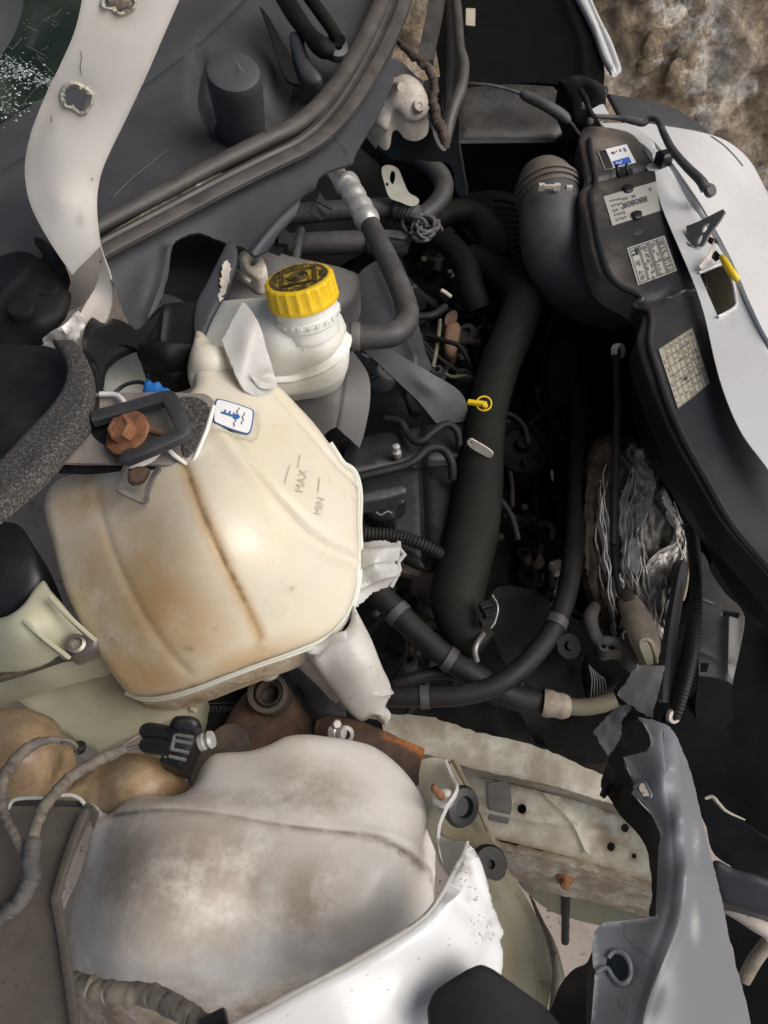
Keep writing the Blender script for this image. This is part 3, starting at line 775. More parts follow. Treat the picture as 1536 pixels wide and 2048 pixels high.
stripes('outline', f, [[quad(q1, .28, .98), quad(q1, .02, .97), quad(q1, .02, .03), quad(q1, .28, .02)]], 1.2, mPaperG, lb, L + .0022)
stripes('white_print', f, [[quad(q1, .40, .82), quad(q1, .46, .74), quad(q1, .52, .84), quad(q1, .6, .72)]], 2, mPaper, lb, L + .0024)
q2 = [(1207, 393), (1311, 363), (1330, 418), (1225, 451)]
lb = paper('sticker', q2, mPaperG); lb['label'] = 'pale grey rectangular plate with dark upside-down print and two rivets'
ang = math.degrees(math.atan2(30, 104))
text('print_line', '88080R', f, *quad(q2, .52, .46), 17, ang + 180, mInk, lb, L, 1.0)
text('print_line', '88 : 080 :', f, *quad(q2, .42, .26), 8, ang + 180, mInk, lb, L, 1.1)
text('print_line', '8:', f, *quad(q2, .86, .2), 9, ang + 180, mInk, lb, L)
sg = []
for r in range(5):
    for k in range(4):
        u = .1 + .055 * k; v = .18 + .16 * r
        if random.random() < .85: sg.append([quad(q2, u, v), quad(q2, u + .03, v + random.uniform(.04, .1))])
stripes('small_print', f, sg, 2.4, mInkPale, lb, L)
for x, y in ((1256, 377), (1273, 430)): surf('rivet', [(x-9, y-5), (x+9, y-7), (x+10, y+4), (x+2, y+8), (x-8, y+6)], f, mBlackS, lb, thick=.001, step=6, bulge=(.003, 6), lift=L)
q3 = [(1254, 496), (1329, 471), (1354, 541), (1276, 570)]
lb = paper('sticker', q3, mPaperG); lb['label'] = 'white ruled table sticker with black emblem'
sg = [[quad(q3, u, .03), quad(q3, u, .97)] for u in (.06, .28, .31, .52, .55, .58, .76, .79, .95)] + [[quad(q3, .06, v), quad(q3, .95, v)] for v in (.04, .96)] + [[quad(q3, .55, .6), quad(q3, .95, .6)]]
stripes('ruling', f, sg, 1.1, mInk, lb, L)
sg = []
for u in (.14, .2, .36, .42, .47, .64, .7, .84, .9):
    v = .08 if u > .3 else .4
    while v < .9:
        l = random.uniform(.03, .16)
        if random.random() < .75: sg.append([quad(q3, u, v), quad(q3, u, v + l)])
        v += l + .04
stripes('small_print', f, sg, 2.2, mInkPale, lb, L)
surf('emblem', [quad(q3, .18, .08), quad(q3, .26, .08), quad(q3, .27, .16), quad(q3, .24, .25), quad(q3, .19, .22), quad(q3, .2, .15)], f, mInk, lb, thick=.0002, step=6, lift=L + .001)
stripes('print', f, [[quad(q3, .1, .1), quad(q3, .12, .14)], [quad(q3, .1, .19), quad(q3, .12, .25)], [quad(q3, .14, .2), quad(q3, .15, .24)]], 3, mInk, lb, L)
q4 = [(1317, 698), (1385, 655), (1420, 766), (1356, 817)]
lb = paper('sticker', q4, mPaperD); lb['label'] = 'large tan table sticker with fine grid and small black dot'
sg = [[quad(q4, u, .02), quad(q4, u, .98)] for u in (.16, .31, .44, .56, .6, .72, .82, .9)] + [[quad(q4, .12, v), quad(q4, .97, v)] for v in (.2, .36, .5, .62, .74)] + [[quad(q4, 0.01, .01), quad(q4, .99, .01), quad(q4, .99, .99), quad(q4, .01, .99)]]
stripes('ruling', f, sg, .9, mInk, lb, L)
sg = []
for u in (.06, .1, .23, .37, .5, .66, .77, .86, .94):
    v = .05
    while v < .92:
        l = random.uniform(.02, .07)
        if random.random() < .6: sg.append([quad(q4, u, v), quad(q4, u, v + l)])
        v += l + .05
stripes('small_print', f, sg, 1.6, mInkPale, lb, L)
surf('dot', [(1370, 755), (1374, 753), (1376, 757), (1371, 759)], f, mInk, lb, thick=.0003, step=4, lift=L + .001)
surf('slot', [(1268, 466), (1276, 461), (1286, 460), (1285, 466), (1277, 471), (1269, 471)], f, mInk, t, thick=.0004, step=4, lift=.0015)
for dx in (0, 18):
    tube_w('clip_prong', np.array([on(f, 1237 + dx, 352 - dx*.2, .004), on(f, 1235 + dx, 342 - dx*.2, .016), on(f, 1233 + dx*1.1, 330 - dx*.1, .02)]), .0022, mBlackS, t, 8)
surf('clip_base', [(1234, 340), (1262, 336), (1264, 350), (1240, 354)], f, mBlackS, t, thick=.003, step=6, lift=.002)
k = pxbox('stop_buffer', 1327, 318, .885, 24, 26, 30, mBlackS, t, rot=25, bev=.35)
surf('buffer_tab', [(1288, 300, 'c'), (1300, 298), (1318, 330), (1322, 346, 'c'), (1308, 332)], f, mCowl, t, thick=.004, step=6, lift=.004)
plate('end_tab', [(1330, 340, .872), (1338, 342, .874), (1341, 362, .874), (1333, 366, .870)], mBlackS, t, .004)
tag(surf('plastic_tab', [(1371, 968), (1390, 960), (1396, 975), (1384, 990)], [(1380, 975, .80)], mOlive, thick=.003, step=8)[0], 'small olive tab stuck on the dark crossmember side', 'tab')

# panels added under the crossmember and at the far side to cut light
t = thing('added_bay_panel', 'black upright panel added below the crossmember to keep light out of the bay', 'panel', (.42, .9, .3))
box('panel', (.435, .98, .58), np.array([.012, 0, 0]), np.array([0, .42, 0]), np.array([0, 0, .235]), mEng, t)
t = thing('far_added_panel', 'black unseen panel added below the air box to keep light out of the bay', 'panel', (.1, 1.5, .3))
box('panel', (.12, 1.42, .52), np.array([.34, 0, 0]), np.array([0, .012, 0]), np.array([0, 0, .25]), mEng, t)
# ================================================================== EXPANSION TANK
t = thing('expansion_tank', 'large yellowed translucent coolant expansion tank with thermometer sticker', 'tank', P(420, 1150, .70))
fT = [(100, 1020, .885), (150, 1200, .86), (290, 1385, .80), (640, 1272, .815), (708, 1150, .83), (710, 985, .845), (690, 940, .855), (560, 785, .90), (470, 720, .915), (250, 900, .915),
      (400, 850, .945), (300, 1050, .935), (420, 1050, .958), (520, 1100, .935), (600, 1020, .905), (350, 1250, .885), (520, 1230, .875), (600, 1180, .87), (200, 1100, .905), (560, 900, .915), (640, 1060, .882)]
TO = [(97, 1020), (105, 985), (130, 962), (200, 940), (250, 900), (330, 830), (384, 790), (390, 745), (430, 722), (470, 722), (492, 748), (525, 762), (560, 786), (590, 817), (622, 852), (652, 892), (680, 934), (700, 948), (710, 985), (709, 1050), (711, 1100), (709, 1150), (699, 1200), (678, 1240), (640, 1273), (580, 1298), (520, 1318), (450, 1344), (400, 1364), (340, 1383), (290, 1387), (256, 1374), (200, 1292), (175, 1250), (150, 1200), (128, 1140), (114, 1090), (101, 1045)]
o, fTk = surf('body', TO, fT, mTank, t, step=9, bulge=(.016, 34), back=('dome', .12, 150),
    grooves=[([(384, 955), (410, 1030), (445, 1110), (480, 1190), (508, 1255)], 5, -.0012), ([(214, 1000), (245, 1090), (290, 1180), (340, 1265), (382, 1320)], 8, -.0012),
             ([(440, 860), (520, 980), (600, 1060), (690, 1112)], 5, -.0028), ([(425, 875), (505, 1000), (580, 1080), (690, 1130)], 11, .0045),
             ([(545, 815), (600, 880), (660, 950), (690, 975)], 6, -.0025),],
    
    stain={'all': .1, 'blobs': [(330, 1190, 120, 200, -22, .9), (190, 1020, 90, 70, 0, .85), (280, 1330, 160, 70, 0, .9), (230, 1160, 100, 160, -20, .8), (480, 1300, 130, 36, -14, .7), (120, 1080, 30, 90, -15, .6), (430, 1160, 50, 100, -22, .35)],
           'lines': [([(384, 955), (410, 1030), (445, 1110), (480, 1190), (508, 1255)], 14, .8), ([(214, 1000), (290, 1180), (382, 1320)], 14, .5)], 'edge': (12, .35)},
    stain2={'lines': [([(384, 955), (400, 1000), (420, 1050), (450, 1115), (480, 1180)], 4, .7), ([(280, 1380), (340, 1372), (420, 1345), (520, 1310)], 9, .85), ([(520, 1310), (600, 1288), (660, 1255)], 6, .5)],
            'blobs': [(250, 1265, 14, 26, -30, .5), (385, 1271, 5, 4, 0, 1), (500, 1080, 5, 3, 0, .7), (560, 1165, 8, 4, 0, .6), (510, 1270, 10, 8, 0, .6), (430, 1235, 4, 4, 0, .6)]})
seam = TO[15:32]
fSeam = field([(x, y, z) for x, y, z in fT[:8]])
fTs = field([(x, y, z) for x, y, z in fT])
def outw(pl, k):
    q = cat(pl, 6); tg = np.gradient(q, axis=0); tg /= np.linalg.norm(tg, axis=1)[:, None]; return q + np.c_[tg[:, 1], -tg[:, 0]] * -k
for nm, k, lf, rr in (('seam_flange', -3, .004, .0042), ('seam_bead', -11, .0015, .0026), ('seam_bead', 7, .011, .0018)):
    sp = np.array([on(fTs, x, y, lf) for x, y in outw(seam, k)])
    tube_w(nm, sp, rr, mTank, t, 10)
# filler neck at the back and the torn white flap
surf('outlet_neck', [(396, 672), (408, 670), (418, 682), (424, 696), (444, 702), (466, 738), (490, 778), (450, 800), (400, 800), (383, 770), (384, 738), (391, 702)], [(402, 675, .935), (390, 740, .925), (470, 740, .92), (430, 800, .92), (420, 720, .945)], mTank, t, step=8, bulge=(.014, 24), back=('dome', .04, 40),
     stain={'blobs': [(470, 775, 18, 16, 0, .9), (400, 680, 14, 12, 0, .5)]}, stain2={'blobs': [(480, 775, 12, 8, 30, .9)]})
o, fF = surf('torn_flap', [(485, 604, 'c'), (470, 632), (444, 682, 'c'), (462, 728), (487, 778), (520, 792), (556, 771, 'c'), (552, 758), (540, 720), (520, 655), (497, 615)], [(485, 605, .985), (444, 684, .968), (487, 778, .948), (555, 771, .930), (520, 655, .972)], mTankW, t, step=8, thick=.0025, dents=[(495, 690, 22, 60, 10, .005), (530, 750, 14, 10, 0, -.005)], tear=.5)
surf('torn_flap_edge', [(500, 748, 'c'), (520, 762), (540, 768), (555, 772, 'c'), (538, 778), (520, 775), (508, 762)], [(502, 750, .955), (552, 772, .937), (520, 776, .942)], mTankW, t, step=5, thick=.002, rough=.0008)
# sticker
lq = [(431, 797), (508, 820), (500, 868), (426, 843)]
fL = field([(x, y, zd(x, y, 1/float(fTk(x, y)) - .004)) for x, y in lq])
rq = [(437, 797), (502, 817), (508, 824), (502, 862), (495, 868), (432, 846), (426, 839), (431, 801)]
lb = surf('sticker', rq, fL, mInkBlue, t, thick=.0008, step=10)[0]; lb['label'] = 'white sticker with blue thermometer pictogram'
cx, cy = np.mean([p[0] for p in rq]), np.mean([p[1] for p in rq])
surf('white_field', [(cx + (x - cx) * .93, cy + (y - cy) * .93) for x, y in rq], fL, mPaper, lb, thick=.0003, step=10, lift=.0012)
stripes('thermometer', fL, [[(442, 824), (470, 833)], [(450, 826), (451, 819)], [(459, 829), (460, 822)], [(467, 831), (468, 825)]], 3.6, mInkBlue, lb, .0026)
surf('thermometer_bulb', [(467, 830), (474, 828), (480, 833), (474, 838), (467, 836)], fL, mInkBlue, lb, thick=.0002, step=4, lift=.0028)
def wig(x0, y0, x1, y1, a=2.2, n=3):
    s = np.linspace(0, 1, 18); return np.c_[x0 + (x1-x0)*s + a*np.sin(s*n*2*math.pi), y0 + (y1-y0)*s]
stripes('waves', fL, [wig(478, 815, 473, 828, 1.6, 1.5), wig(488, 825, 484, 848, 1.8, 2), wig(471, 839, 467, 853, 1.6, 1.5)], 1.6, mInk, lb, .0026)
stripes('sticker_ridge', fL, [cat([(515, 822), (520, 850), (512, 878), (500, 876), (432, 856)], 6)], 2, mTank, t, .003)
# moulded level marks
fM = field([(x, y, zd(x, y, 1/float(fTk(x, y)) - .0005)) for x, y in ((590, 900), (560, 960), (640, 960), (600, 1010), (660, 1040), (620, 980))])
mEmb = mTank
mEmb = M('moulded_letter', (.70, .64, .50), .4, sss=.4)
text('level_mark', 'MAX', fTk, 604, 962, 24, 78, mEmb, t, .0022, .9)
text('level_mark', 'MIN', fTk, 640, 1012, 22, 78, mEmb, t, .0022, .9)
for sg_ in ([(601, 908), (596, 935)], [(580, 930), (570, 966)], [(640, 955), (636, 985)]): stripes('level_line', fTk, [sg_], 1.8, mEmb, t, .0025)
# torn ear, foot
surf('torn_ear', [(706, 1088, 'c'), (735, 1084), (760, 1080), (785, 1086), (801, 1083, 'c'), (800, 1096), (804, 1108), (795, 1124, 'c'), (799, 1140), (794, 1156), (779, 1172), (748, 1184), (730, 1200), (708, 1220, 'c'), (704, 1180), (716, 1140), (704, 1110)], [(710, 1090, .825), (800, 1085, .815), (780, 1172, .80), (710, 1215, .81), (750, 1130, .84), (770, 1110, .835), (740, 1165, .815)], mTankW, t, step=7, thick=.003, tear=1.0, rough=.0006,
     grooves=[([(706, 1150), (740, 1135), (798, 1125)], 6, -.004), ([(710, 1110), (795, 1100)], 8, .004), ([(712, 1180), (760, 1155), (795, 1148)], 5, .003)])
tube_w('torn_ear_edge', np.array([P(x, y, z) for x, y, z in [(800, 1084, .816), (801, 1098, .82), (806, 1108, .818), (797, 1124, .812), (800, 1140, .81), (794, 1156, .805), (780, 1172, .80)]]) + rng.normal(0, .0012, (7, 3)), .0024, mTankW, t, 8)
surf('foot_side', [(570, 1296, 'c'), (606, 1290, 'c'), (640, 1330), (676, 1384, 'c'), (668, 1390), (636, 1358)], [(575, 1298, .79), (608, 1292, .80), (672, 1386, .745)], mTankW, t, step=9, thick=.003, back=('drop', .02))
surf('foot', [(600, 1293, 'c'), (640, 1285), (694, 1256), (706, 1208, 'c'), (722, 1240), (740, 1276), (762, 1333), (777, 1364), (779, 1386), (769, 1411, 'c'), (781, 1428), (770, 1447, 'c'), (752, 1431), (724, 1435), (700, 1419), (657, 1364), (630, 1328)], [(602, 1294, .805), (706, 1210, .82), (740, 1276, .805), (779, 1386, .755), (724, 1434, .735), (657, 1364, .765), (690, 1330, .80), (735, 1390, .775), (775, 1440, .73)], mTankW, t, step=9, bulge=(.008, 18), back=('dome', .035, 40),
     grooves=[([(748, 1382), (776, 1378)], 3, .004), ([(640, 1310), (725, 1420)], 14, .003)], dents=[(770, 1404, 6, 8, 0, -.004)])
surf('foot_boss', [(606, 1290), (640, 1284), (690, 1262), (696, 1280), (684, 1300), (650, 1310), (615, 1304)], [(606, 1292, .812), (690, 1264, .822), (650, 1310, .795)], mTankW, t, step=8, bulge=(.008, 14), back=('drop', .02))
lathe('drain_nub', P(535, 1335, .765), (.2, -.5, -.8), [(.012, -.02), (.0145, 0), (.013, .006), (.009, .011), (.003, .013)], mTankW, t, 18)
surf('side_tape', [(215, 1298, 'c'), (240, 1300, 'c'), (262, 1376, 'c'), (222, 1330)], [(215, 1298, .85), (240, 1300, .855), (262, 1376, .82)], mTankW, t, step=8, thick=.002)

# ================================================================== BRACKET PLATE OVER THE TANK, WITH BOLT
t = thing('bonnet_hinge_plate', 'white steel hinge plate with black clip lying over the coolant tank', 'bracket', P(300, 860, .95))
fP = [(190, 790, .985), (425, 800, .985), (380, 925, .965), (115, 920, .975)]
o, f = surf('plate', [(150, 790, 'c'), (200, 786), (404, 787), (424, 797), (428, 812), (414, 860), (390, 918), (376, 931), (320, 929), (116, 925, 'c'), (90, 900, 'c')], fP, M('grimy_plate', (.30, .27, .24), .5, col2=(.12, .105, .095), vscale=26, stain=((.045, .04, .036), 14)), t, step=10, thick=.0035,
            stain={'blobs': [(260, 860, 90, 50, 0, .9), (330, 800, 60, 14, 0, .5)]})
surf('sanded_patch', [(352, 800), (395, 796), (418, 815), (405, 855), (384, 905), (372, 915), (366, 890), (378, 860), (362, 826)], [(x, y, z + .002) for x, y, z in fP], mFoam, t, step=10, thick=.0008)
tube_w('plate_edge', np.array([P(x, y, z) for x, y, z in [(428, 812, .984), (414, 860, .977), (388, 920, .968), (376, 931, .966), (350, 912, .972), (338, 900, .975)]]), .0022, mStrip, t, 8)
tube_w('tab_lip', np.array([P(x, y, .99) for x, y in cat([(200, 788), (228, 789), (242, 797), (252, 812)], 4)]), .0026, mWhite, t, 8)
sweep('black_clip', [(248, 918, .985, ), (256, 916, .987), (365, 869, .992), (368, 860, .993), (340, 800, .997), (332, 797, .997), (270, 815, .992), (185, 838, .99)], [(-15, -9), (15, -9), (15, 8), (11, 11), (-11, 11), (-15, 8)], M('clip_grey_black', (.03, .032, .036), .45, dust=((.1, .1, .1), .3, 20)), t, n=3)
surf('clip_web', [(262, 835), (330, 812), (340, 830), (335, 858), (300, 868)], [(262, 835, .975), (330, 812, .977), (335, 858, .974)], mBlackS, t, step=10, thick=.004)
surf('clip_tongue', [(250, 915), (262, 905), (330, 880), (322, 905), (300, 925), (268, 936), (252, 932)], [(250, 915, .978), (330, 880, .98), (280, 934, .972)], mStrip, t, step=8, thick=.003)
surf('clip_leg', [(180, 838), (255, 840), (262, 880), (250, 905), (212, 890), (185, 870)], [(180, 840, .98), (255, 840, .981), (220, 895, .975)], mBlackS, t, step=10, thick=.006)
tube('strap', [(118, 938, .955), (180, 940, .955), (260, 932, .957), (318, 930, .96)], mEng, t, r=9, seg=8)
t2 = thing('rusty_bolt', 'rusty orange bolt with wide round washer in the black clip', 'bolt', P(255, 870, .985))
k = .62 / FPX
axb = np.array([-.34, -.22, .90]); axb /= np.linalg.norm(axb)
wc = P(254, 866, .992)
def rustwob(a, i): return 1 + .03 * math.sin(5 * a + i) + .02 * math.sin(11 * a)
lathe('washer', wc, axb, [(.004, -.003), (.0205, -.003), (.0215, -.001), (.0210, .0010), (.0195, .0016), (.010, .0020)], mRustB, t2, 30, rustwob)
lathe('hex_head', wc + axb * .003, axb, [(.0118, -.002), (.0118, .0088), (.0108, .0100), (.0088, .0098), (.0078, .0090), (.002, .0090)], mRustB, t2, 6, sharp=25)
surf('thread_tail', [(296, 850), (318, 856), (336, 866), (330, 872), (300, 866), (290, 858)], [(296, 850, .990), (336, 868, .985), (300, 866, .987)], mRust, t2, step=5, thick=.004, bulge=(.003, 6))
t2 = thing('spring_clip', 'bent brown steel loop clip hanging below the hinge plate', 'clip', P(280, 1000, 0.952))
sweep('loop', [(254, 932, 0.984), (243, 955, 0.977), (236, 978, 0.972), (240, 982, 0.972), (284, 1003, 0.967), (292, 1002, 0.967), (296, 980, 0.972), (306, 955, 0.977), (320, 936, 0.982)], [(-5, -3), (5, -3), (5, 4), (-5, 4)], mSteel, t2, n=4)
surf('rust_lump', [(262, 940), (296, 936), (290, 958), (276, 968), (258, 966)], [(262, 940, 0.977), (296, 936, 0.978), (268, 966, 0.972)], mRust, t2, step=6, thick=.004, bulge=(.005, 8), rough=.0006)

# blue connector and lead behind the plate
t = thing('blue_connector', 'small bright blue plastic connector behind the hinge plate', 'connector', P(312, 785, .955))
surf('shell', [(288, 772), (296, 758), (306, 766), (318, 764), (326, 774), (338, 778), (343, 790), (330, 796), (290, 794)], [(290, 770, .972), (340, 782, .968), (310, 795, .965)], mBlue, t, step=6, bulge=(.007, 10), back=('dome', .012, 12))
tube('lead', [(226, 788, .97), (250, 770, .972), (275, 764, .972), (294, 768, .972)], mBlackS, t, r=4, seg=8)
tube('spike', [(296, 766, .975), (297, 757, .982), (297, 748, .992)], mBlackS, t, r=1.3, seg=6)

# ================================================================== BRAKE FLUID RESERVOIR
t = thing('brake_fluid_reservoir', 'white brake fluid reservoir with ribbed yellow cap beside the coolant tank', 'reservoir', P(610, 780, .80))
fR = [(215, 745, .865), (300, 700, .875), (420, 615, .90), (535, 602, .945), (680, 640, .925), (694, 700, .90), (690, 745, .875), (590, 787, .852), (400, 790, .855), (560, 680, .942), (600, 655, .948), (650, 650, .945), (650, 690, .932), (600, 730, .90), (400, 700, .895)]
o, f = surf('body', [(205, 745), (240, 700), (330, 660), (400, 625), (430, 608), (485, 601), (535, 600), (590, 612), (640, 616), (672, 625), (684, 645), (692, 665), (695, 700), (690, 742), (672, 765), (640, 780), (590, 788), (545, 791), (400, 795), (215, 792)], fR, mRes, t, step=9, bulge=(.009, 18), back=('dome', .07, 60, (0, .5, -1)),
            grooves=[([(540, 742), (590, 738), (640, 718), (670, 690), (690, 655)], 3.2, -.003), ([(540, 748), (592, 744), (646, 724), (676, 698), (694, 668)], 4.5, .0035), ([(540, 757), (596, 752), (650, 732), (690, 690)], 2.5, -.002)],
            stain={'blobs': [(600, 765, 90, 22, -8, .75), (300, 730, 100, 40, 0, .5)]})
ca = np.array([-.17, .20, 1.0]); ca /= np.linalg.norm(ca)
cb = P(619, 643, .949)
def notch(a, i): return 1.0
lathe('neck', cb - ca * .012, ca, [(.031, 0), (.031, .012), (.0335, .0145), (.0335, .019), (.0345, .020), (.0345, .0245), (.033, .026), (.033, .042)], mRes, t, 40)
for j in range(22):
    a = 2 * math.pi * j / 22; q = Vector((0, 0, 1)).rotation_difference(Vector(ca)); d = np.array(q @ Vector((math.cos(a), math.sin(a), 0))); tt = np.array(q @ Vector((-math.sin(a), math.cos(a), 0)))
    box('neck_notch', cb + ca * .0095 + d * .0345, d * .0012, tt * .0022, ca * .0022, mRes, t)
cap0 = cb + ca * .0245
def rib(a, i):
    if i < 2: return 1.0
    s = (a * 20 / (2 * math.pi)) % 1
    return 1 - (.045 if .18 < s < .86 else 0) * (1 if i < 6 else .3)
cap = lathe('cap', cap0, ca, [(.0368, 0), (.0378, .002), (.0378, .006), (.0376, .0075), (.0374, .012), (.0370, .0225), (.0365, .0240), (.0345, .0258), (.033, .0262)], mYel, t, 120, rib, sharp=50)
q = Vector((0, 0, 1)).rotation_difference(Vector(ca)); ex = np.array(q @ Vector((1, 0, 0))); ey = np.array(q @ Vector((0, 1, 0))); ct = cap0 + ca * .0264
def capstroke(name, polys, wd, hh, mat, z0=0.0):
    V = []; F = []
    for s in polys:
        s = np.array(s, float); tg = np.gradient(s, axis=0); tg /= np.linalg.norm(tg, axis=1)[:, None] + 1e-9; nn = np.c_[-tg[:, 1], tg[:, 0]] * wd / 2; k = len(V)
        for a, b in zip(s, nn):
            for p, h in ((a + b, 0), (a + b*.7, hh), (a - b*.7, hh), (a - b, 0)): V.append(ct + ex * p[0] + ey * p[1] + ca * (h + z0))
        for i in range(len(s) - 1):
            for j in range(3): F.append((k+4*i+j, k+4*i+j+1, k+4*(i+1)+j+1, k+4*(i+1)+j))
    return mk(name, V, F, mat, cap, 30)
lathe('top_disc', cap0 + ca * .0234, ca, [(.0315, 0), (.0315, .0028), (.0305, .0031)], M('cap_top', (.50, .34, .02), .55, col2=(.09, .065, .02), vscale=110, vlo=.38, vhi=.62), cap, 40)
circ = lambda r, n=36, a0=0, a1=2*math.pi: [(r*math.cos(a), r*math.sin(a)) for a in np.linspace(a0, a1, n)]
sq = lambda h: [(-h, -h), (h, -h), (h, h), (-h, h), (-h, -h), (h, -h)]
rot = lambda pl, a: [(x*math.cos(a) - y*math.sin(a), x*math.sin(a) + y*math.cos(a)) for x, y in pl]
def dense(pl, n=6): return [tuple(np.array(a)*(1-s)+np.array(b)*s) for a, b in zip(pl[:-1], pl[1:]) for s in np.linspace(0, 1, n)]
capstroke('square_frame', [rot(dense(sq(.0185)), .12)], .0016, .0010, mYelD, .0005); capstroke('square_frame', [rot(dense(sq(.0158)), .12)], .0012, .0012, mYelD, .0005)
capstroke('emblem_ring', [circ(.0100), circ(.0064), circ(.003, 16)], .0012, .0012, mYelD, .0005)
st = []
for j in range(70):      # worn, unreadable lettering round the rim
    a = 2 * math.pi * j / 70
    for r0, r1 in ((.0262, .0302), (.0222, .0252)):
        if r0 < .026 and math.cos(2 * (a - .12 - math.pi / 4)) ** 2 > .35: continue
        w_ = random.uniform(-.03, .03); st.append([((r0)*math.cos(a), r0*math.sin(a)), ((r0+r1)/2*math.cos(a+w_), (r0+r1)/2*math.sin(a+w_)), (r1*math.cos(a+w_*random.uniform(-1, 2)), r1*math.sin(a+w_))])
        if random.random() < .6: st.append([(r1*math.cos(a), r1*math.sin(a)), (r1*math.cos(a+.055), r1*math.sin(a+.055))])
        if random.random() < .4: st.append([(.5*(r0+r1)*math.cos(a), .5*(r0+r1)*math.sin(a)), (.5*(r0+r1)*math.cos(a+.05), .5*(r0+r1)*math.sin(a+.05))])
capstroke('rim_lettering', st, .0007, .0007, mYelD, .0003)

# hose from the reservoir up to the crimped aluminium fitting
t = thing('vacuum_hose', 'grey rubber hose curving from reservoir to a crimped aluminium pipe end', 'hose', P(760, 675, .86))
tube('hose', [(640, 668, .885, 25), (700, 673, .885, 25), (760, 673, .885, 25), (795, 664, .885, 25), (814, 636, .880, 24), (809, 600, .878, 23), (785, 540, .88, 22), (758, 485, .882, 21), (734, 438, .885, 20)], mHose, t, seg=20)
cp = [(742, 455, 0.8820, 19), (736, 444, 0.8845, 25), (731, 434, 0.8865, 26), (728, 428, 0.8875, 23), (723, 419, 0.8895, 25), (719, 411, 0.8910, 25), (716, 405, 0.8925, 21.5), (711, 396, 0.8945, 24), (707, 389, 0.8960, 24), (703, 381, 0.8980, 22), (697, 372, 0.8995, 25.5), (690, 366, 0.9010, 26), (684, 361, 0.9020, 20), (676, 350, 0.9045, 17.5), (655, 318, 0.9110, 17)]
tube('fitting', cp, mAlu, t, seg=20, n=3)

tube('spring_clip', [(703, 673, .885, 28), (708, 673, .885, 29), (716, 673, .885, 29), (721, 673, .885, 28)], mEngGrey, t, seg=24, n=2)
# ================================================================== WINDSCREEN AND COWL (top left)
t = thing('windscreen', 'shattered dark green windscreen corner with crumbled glass edge', 'windscreen', P(80, 200, .99))
fG = [(0, 0, 1.12), (180, 0, 1.10), (0, 240, 1.015), (110, 180, 1.012)]
o, f = surf('pane', [(-30, -30, 'c'), (220, -30, 'c'), (200, 120, 'c'), (110, 182), (-30, 262, 'c')], fG, mGlassD, t, step=16, thick=.005)
V = []; F = []
for k in range(560):      # glass crumbs along the crack and loose flakes
    s = random.random(); a = np.array([-10, 118]) * (1 - s) + np.array([108, 172]) * s
    if k > 470: a = np.array([random.uniform(-10, 120), random.uniform(20, 240)])
    elif k > 330: a = np.array([random.uniform(5, 28), random.uniform(130, 245)])
    x, y = a + rng.normal(0, 1, 2) * (22 * (1 - s) + 6, 17 * (1 - s * .5))
    r = random.uniform(.7, 2.6) if k < 470 else random.uniform(.4, .9); a0 = random.uniform(0, 6)
    c = on(f, x, y, .004 + random.random() * .006); kk = r * .85 / FPX; b = len(V)
    for j in range(3):
        V.append(c + np.array([math.cos(a0 + j*2.1) * kk * 2, math.sin(a0 + j*2.1) * kk, random.uniform(-1, 1) * kk]))
    V.append(c + np.array([0, 0, kk])); F += [(b, b+1, b+3), (b+1, b+2, b+3), (b+2, b, b+3), (b+2, b+1, b)]
s = mk('glass_crumbs', V, F, mShard, t, smooth=False); s['kind'] = 'stuff'
sg = []
for k in range(22):
    x, y = random.uniform(0, 130), random.uniform(20, 230); a = random.choice([.6, .75, 2.4, -.4]) + random.uniform(-.2, .2); l = random.uniform(12, 60)
    sg.append([(x, y), (x + l*.5*math.cos(a) + random.uniform(-3, 3), y + l*.5*math.sin(a)), (x + l*math.cos(a), y + l*math.sin(a))])
s = stripes('cracks', f, sg, .6, mInkPale, t, .003); s['kind'] = 'stuff'
surf('black_border', [(-30, -30, 'c'), (50, -30, 'c'), (42, 30), (20, 85), (-30, 150, 'c')], fG, mCowl, t, step=14, thick=.003, lift=.012)

t = thing('windscreen_cowl', 'large grey plastic cowl panel below the windscreen with wiper pivot cover', 'cowl', P(330, 330, .93))
fC = [(0, 350, .995), (200, 250, .995), (450, 60, 1.0), (0, 470, .975), (330, 380, .97), (620, 200, .975), (760, 0, .98), (400, 250, .985), (560, 100, .99), (360, -20, 1.01), (0, 250, 1.01)]
o, f = surf('panel', [(-40, 262, 'c'), (0, 245), (110, 175), (240, 90), (390, -30, 'c'), (800, -30, 'c'), (770, 70), (700, 190), (630, 250), (480, 320), (330, 395), (200, 470), (120, 510), (-40, 520, 'c')], fC, mCowl, t, step=16, thick=.004,
            grooves=[([(-30, 350), (100, 275), (260, 180), (400, 75), (500, -20)], 5, -.006), ([(-30, 372), (110, 292), (270, 195), (415, 85), (520, -20)], 14, .003), ([(405, 215), (440, 258), (480, 290)], 12, -.010), ([(400, 130), (395, 200), (430, 250)], 14, -.014), ([(585, 150), (550, 230), (500, 285)], 20, -.016)],
            dents=[(590, 200, 50, 70, 30, -.02)])
stripes('scratch', f, [[(226, 394), (262, 358), (300, 328), (338, 297)]], 1.2, mInkPale, t, .0035)
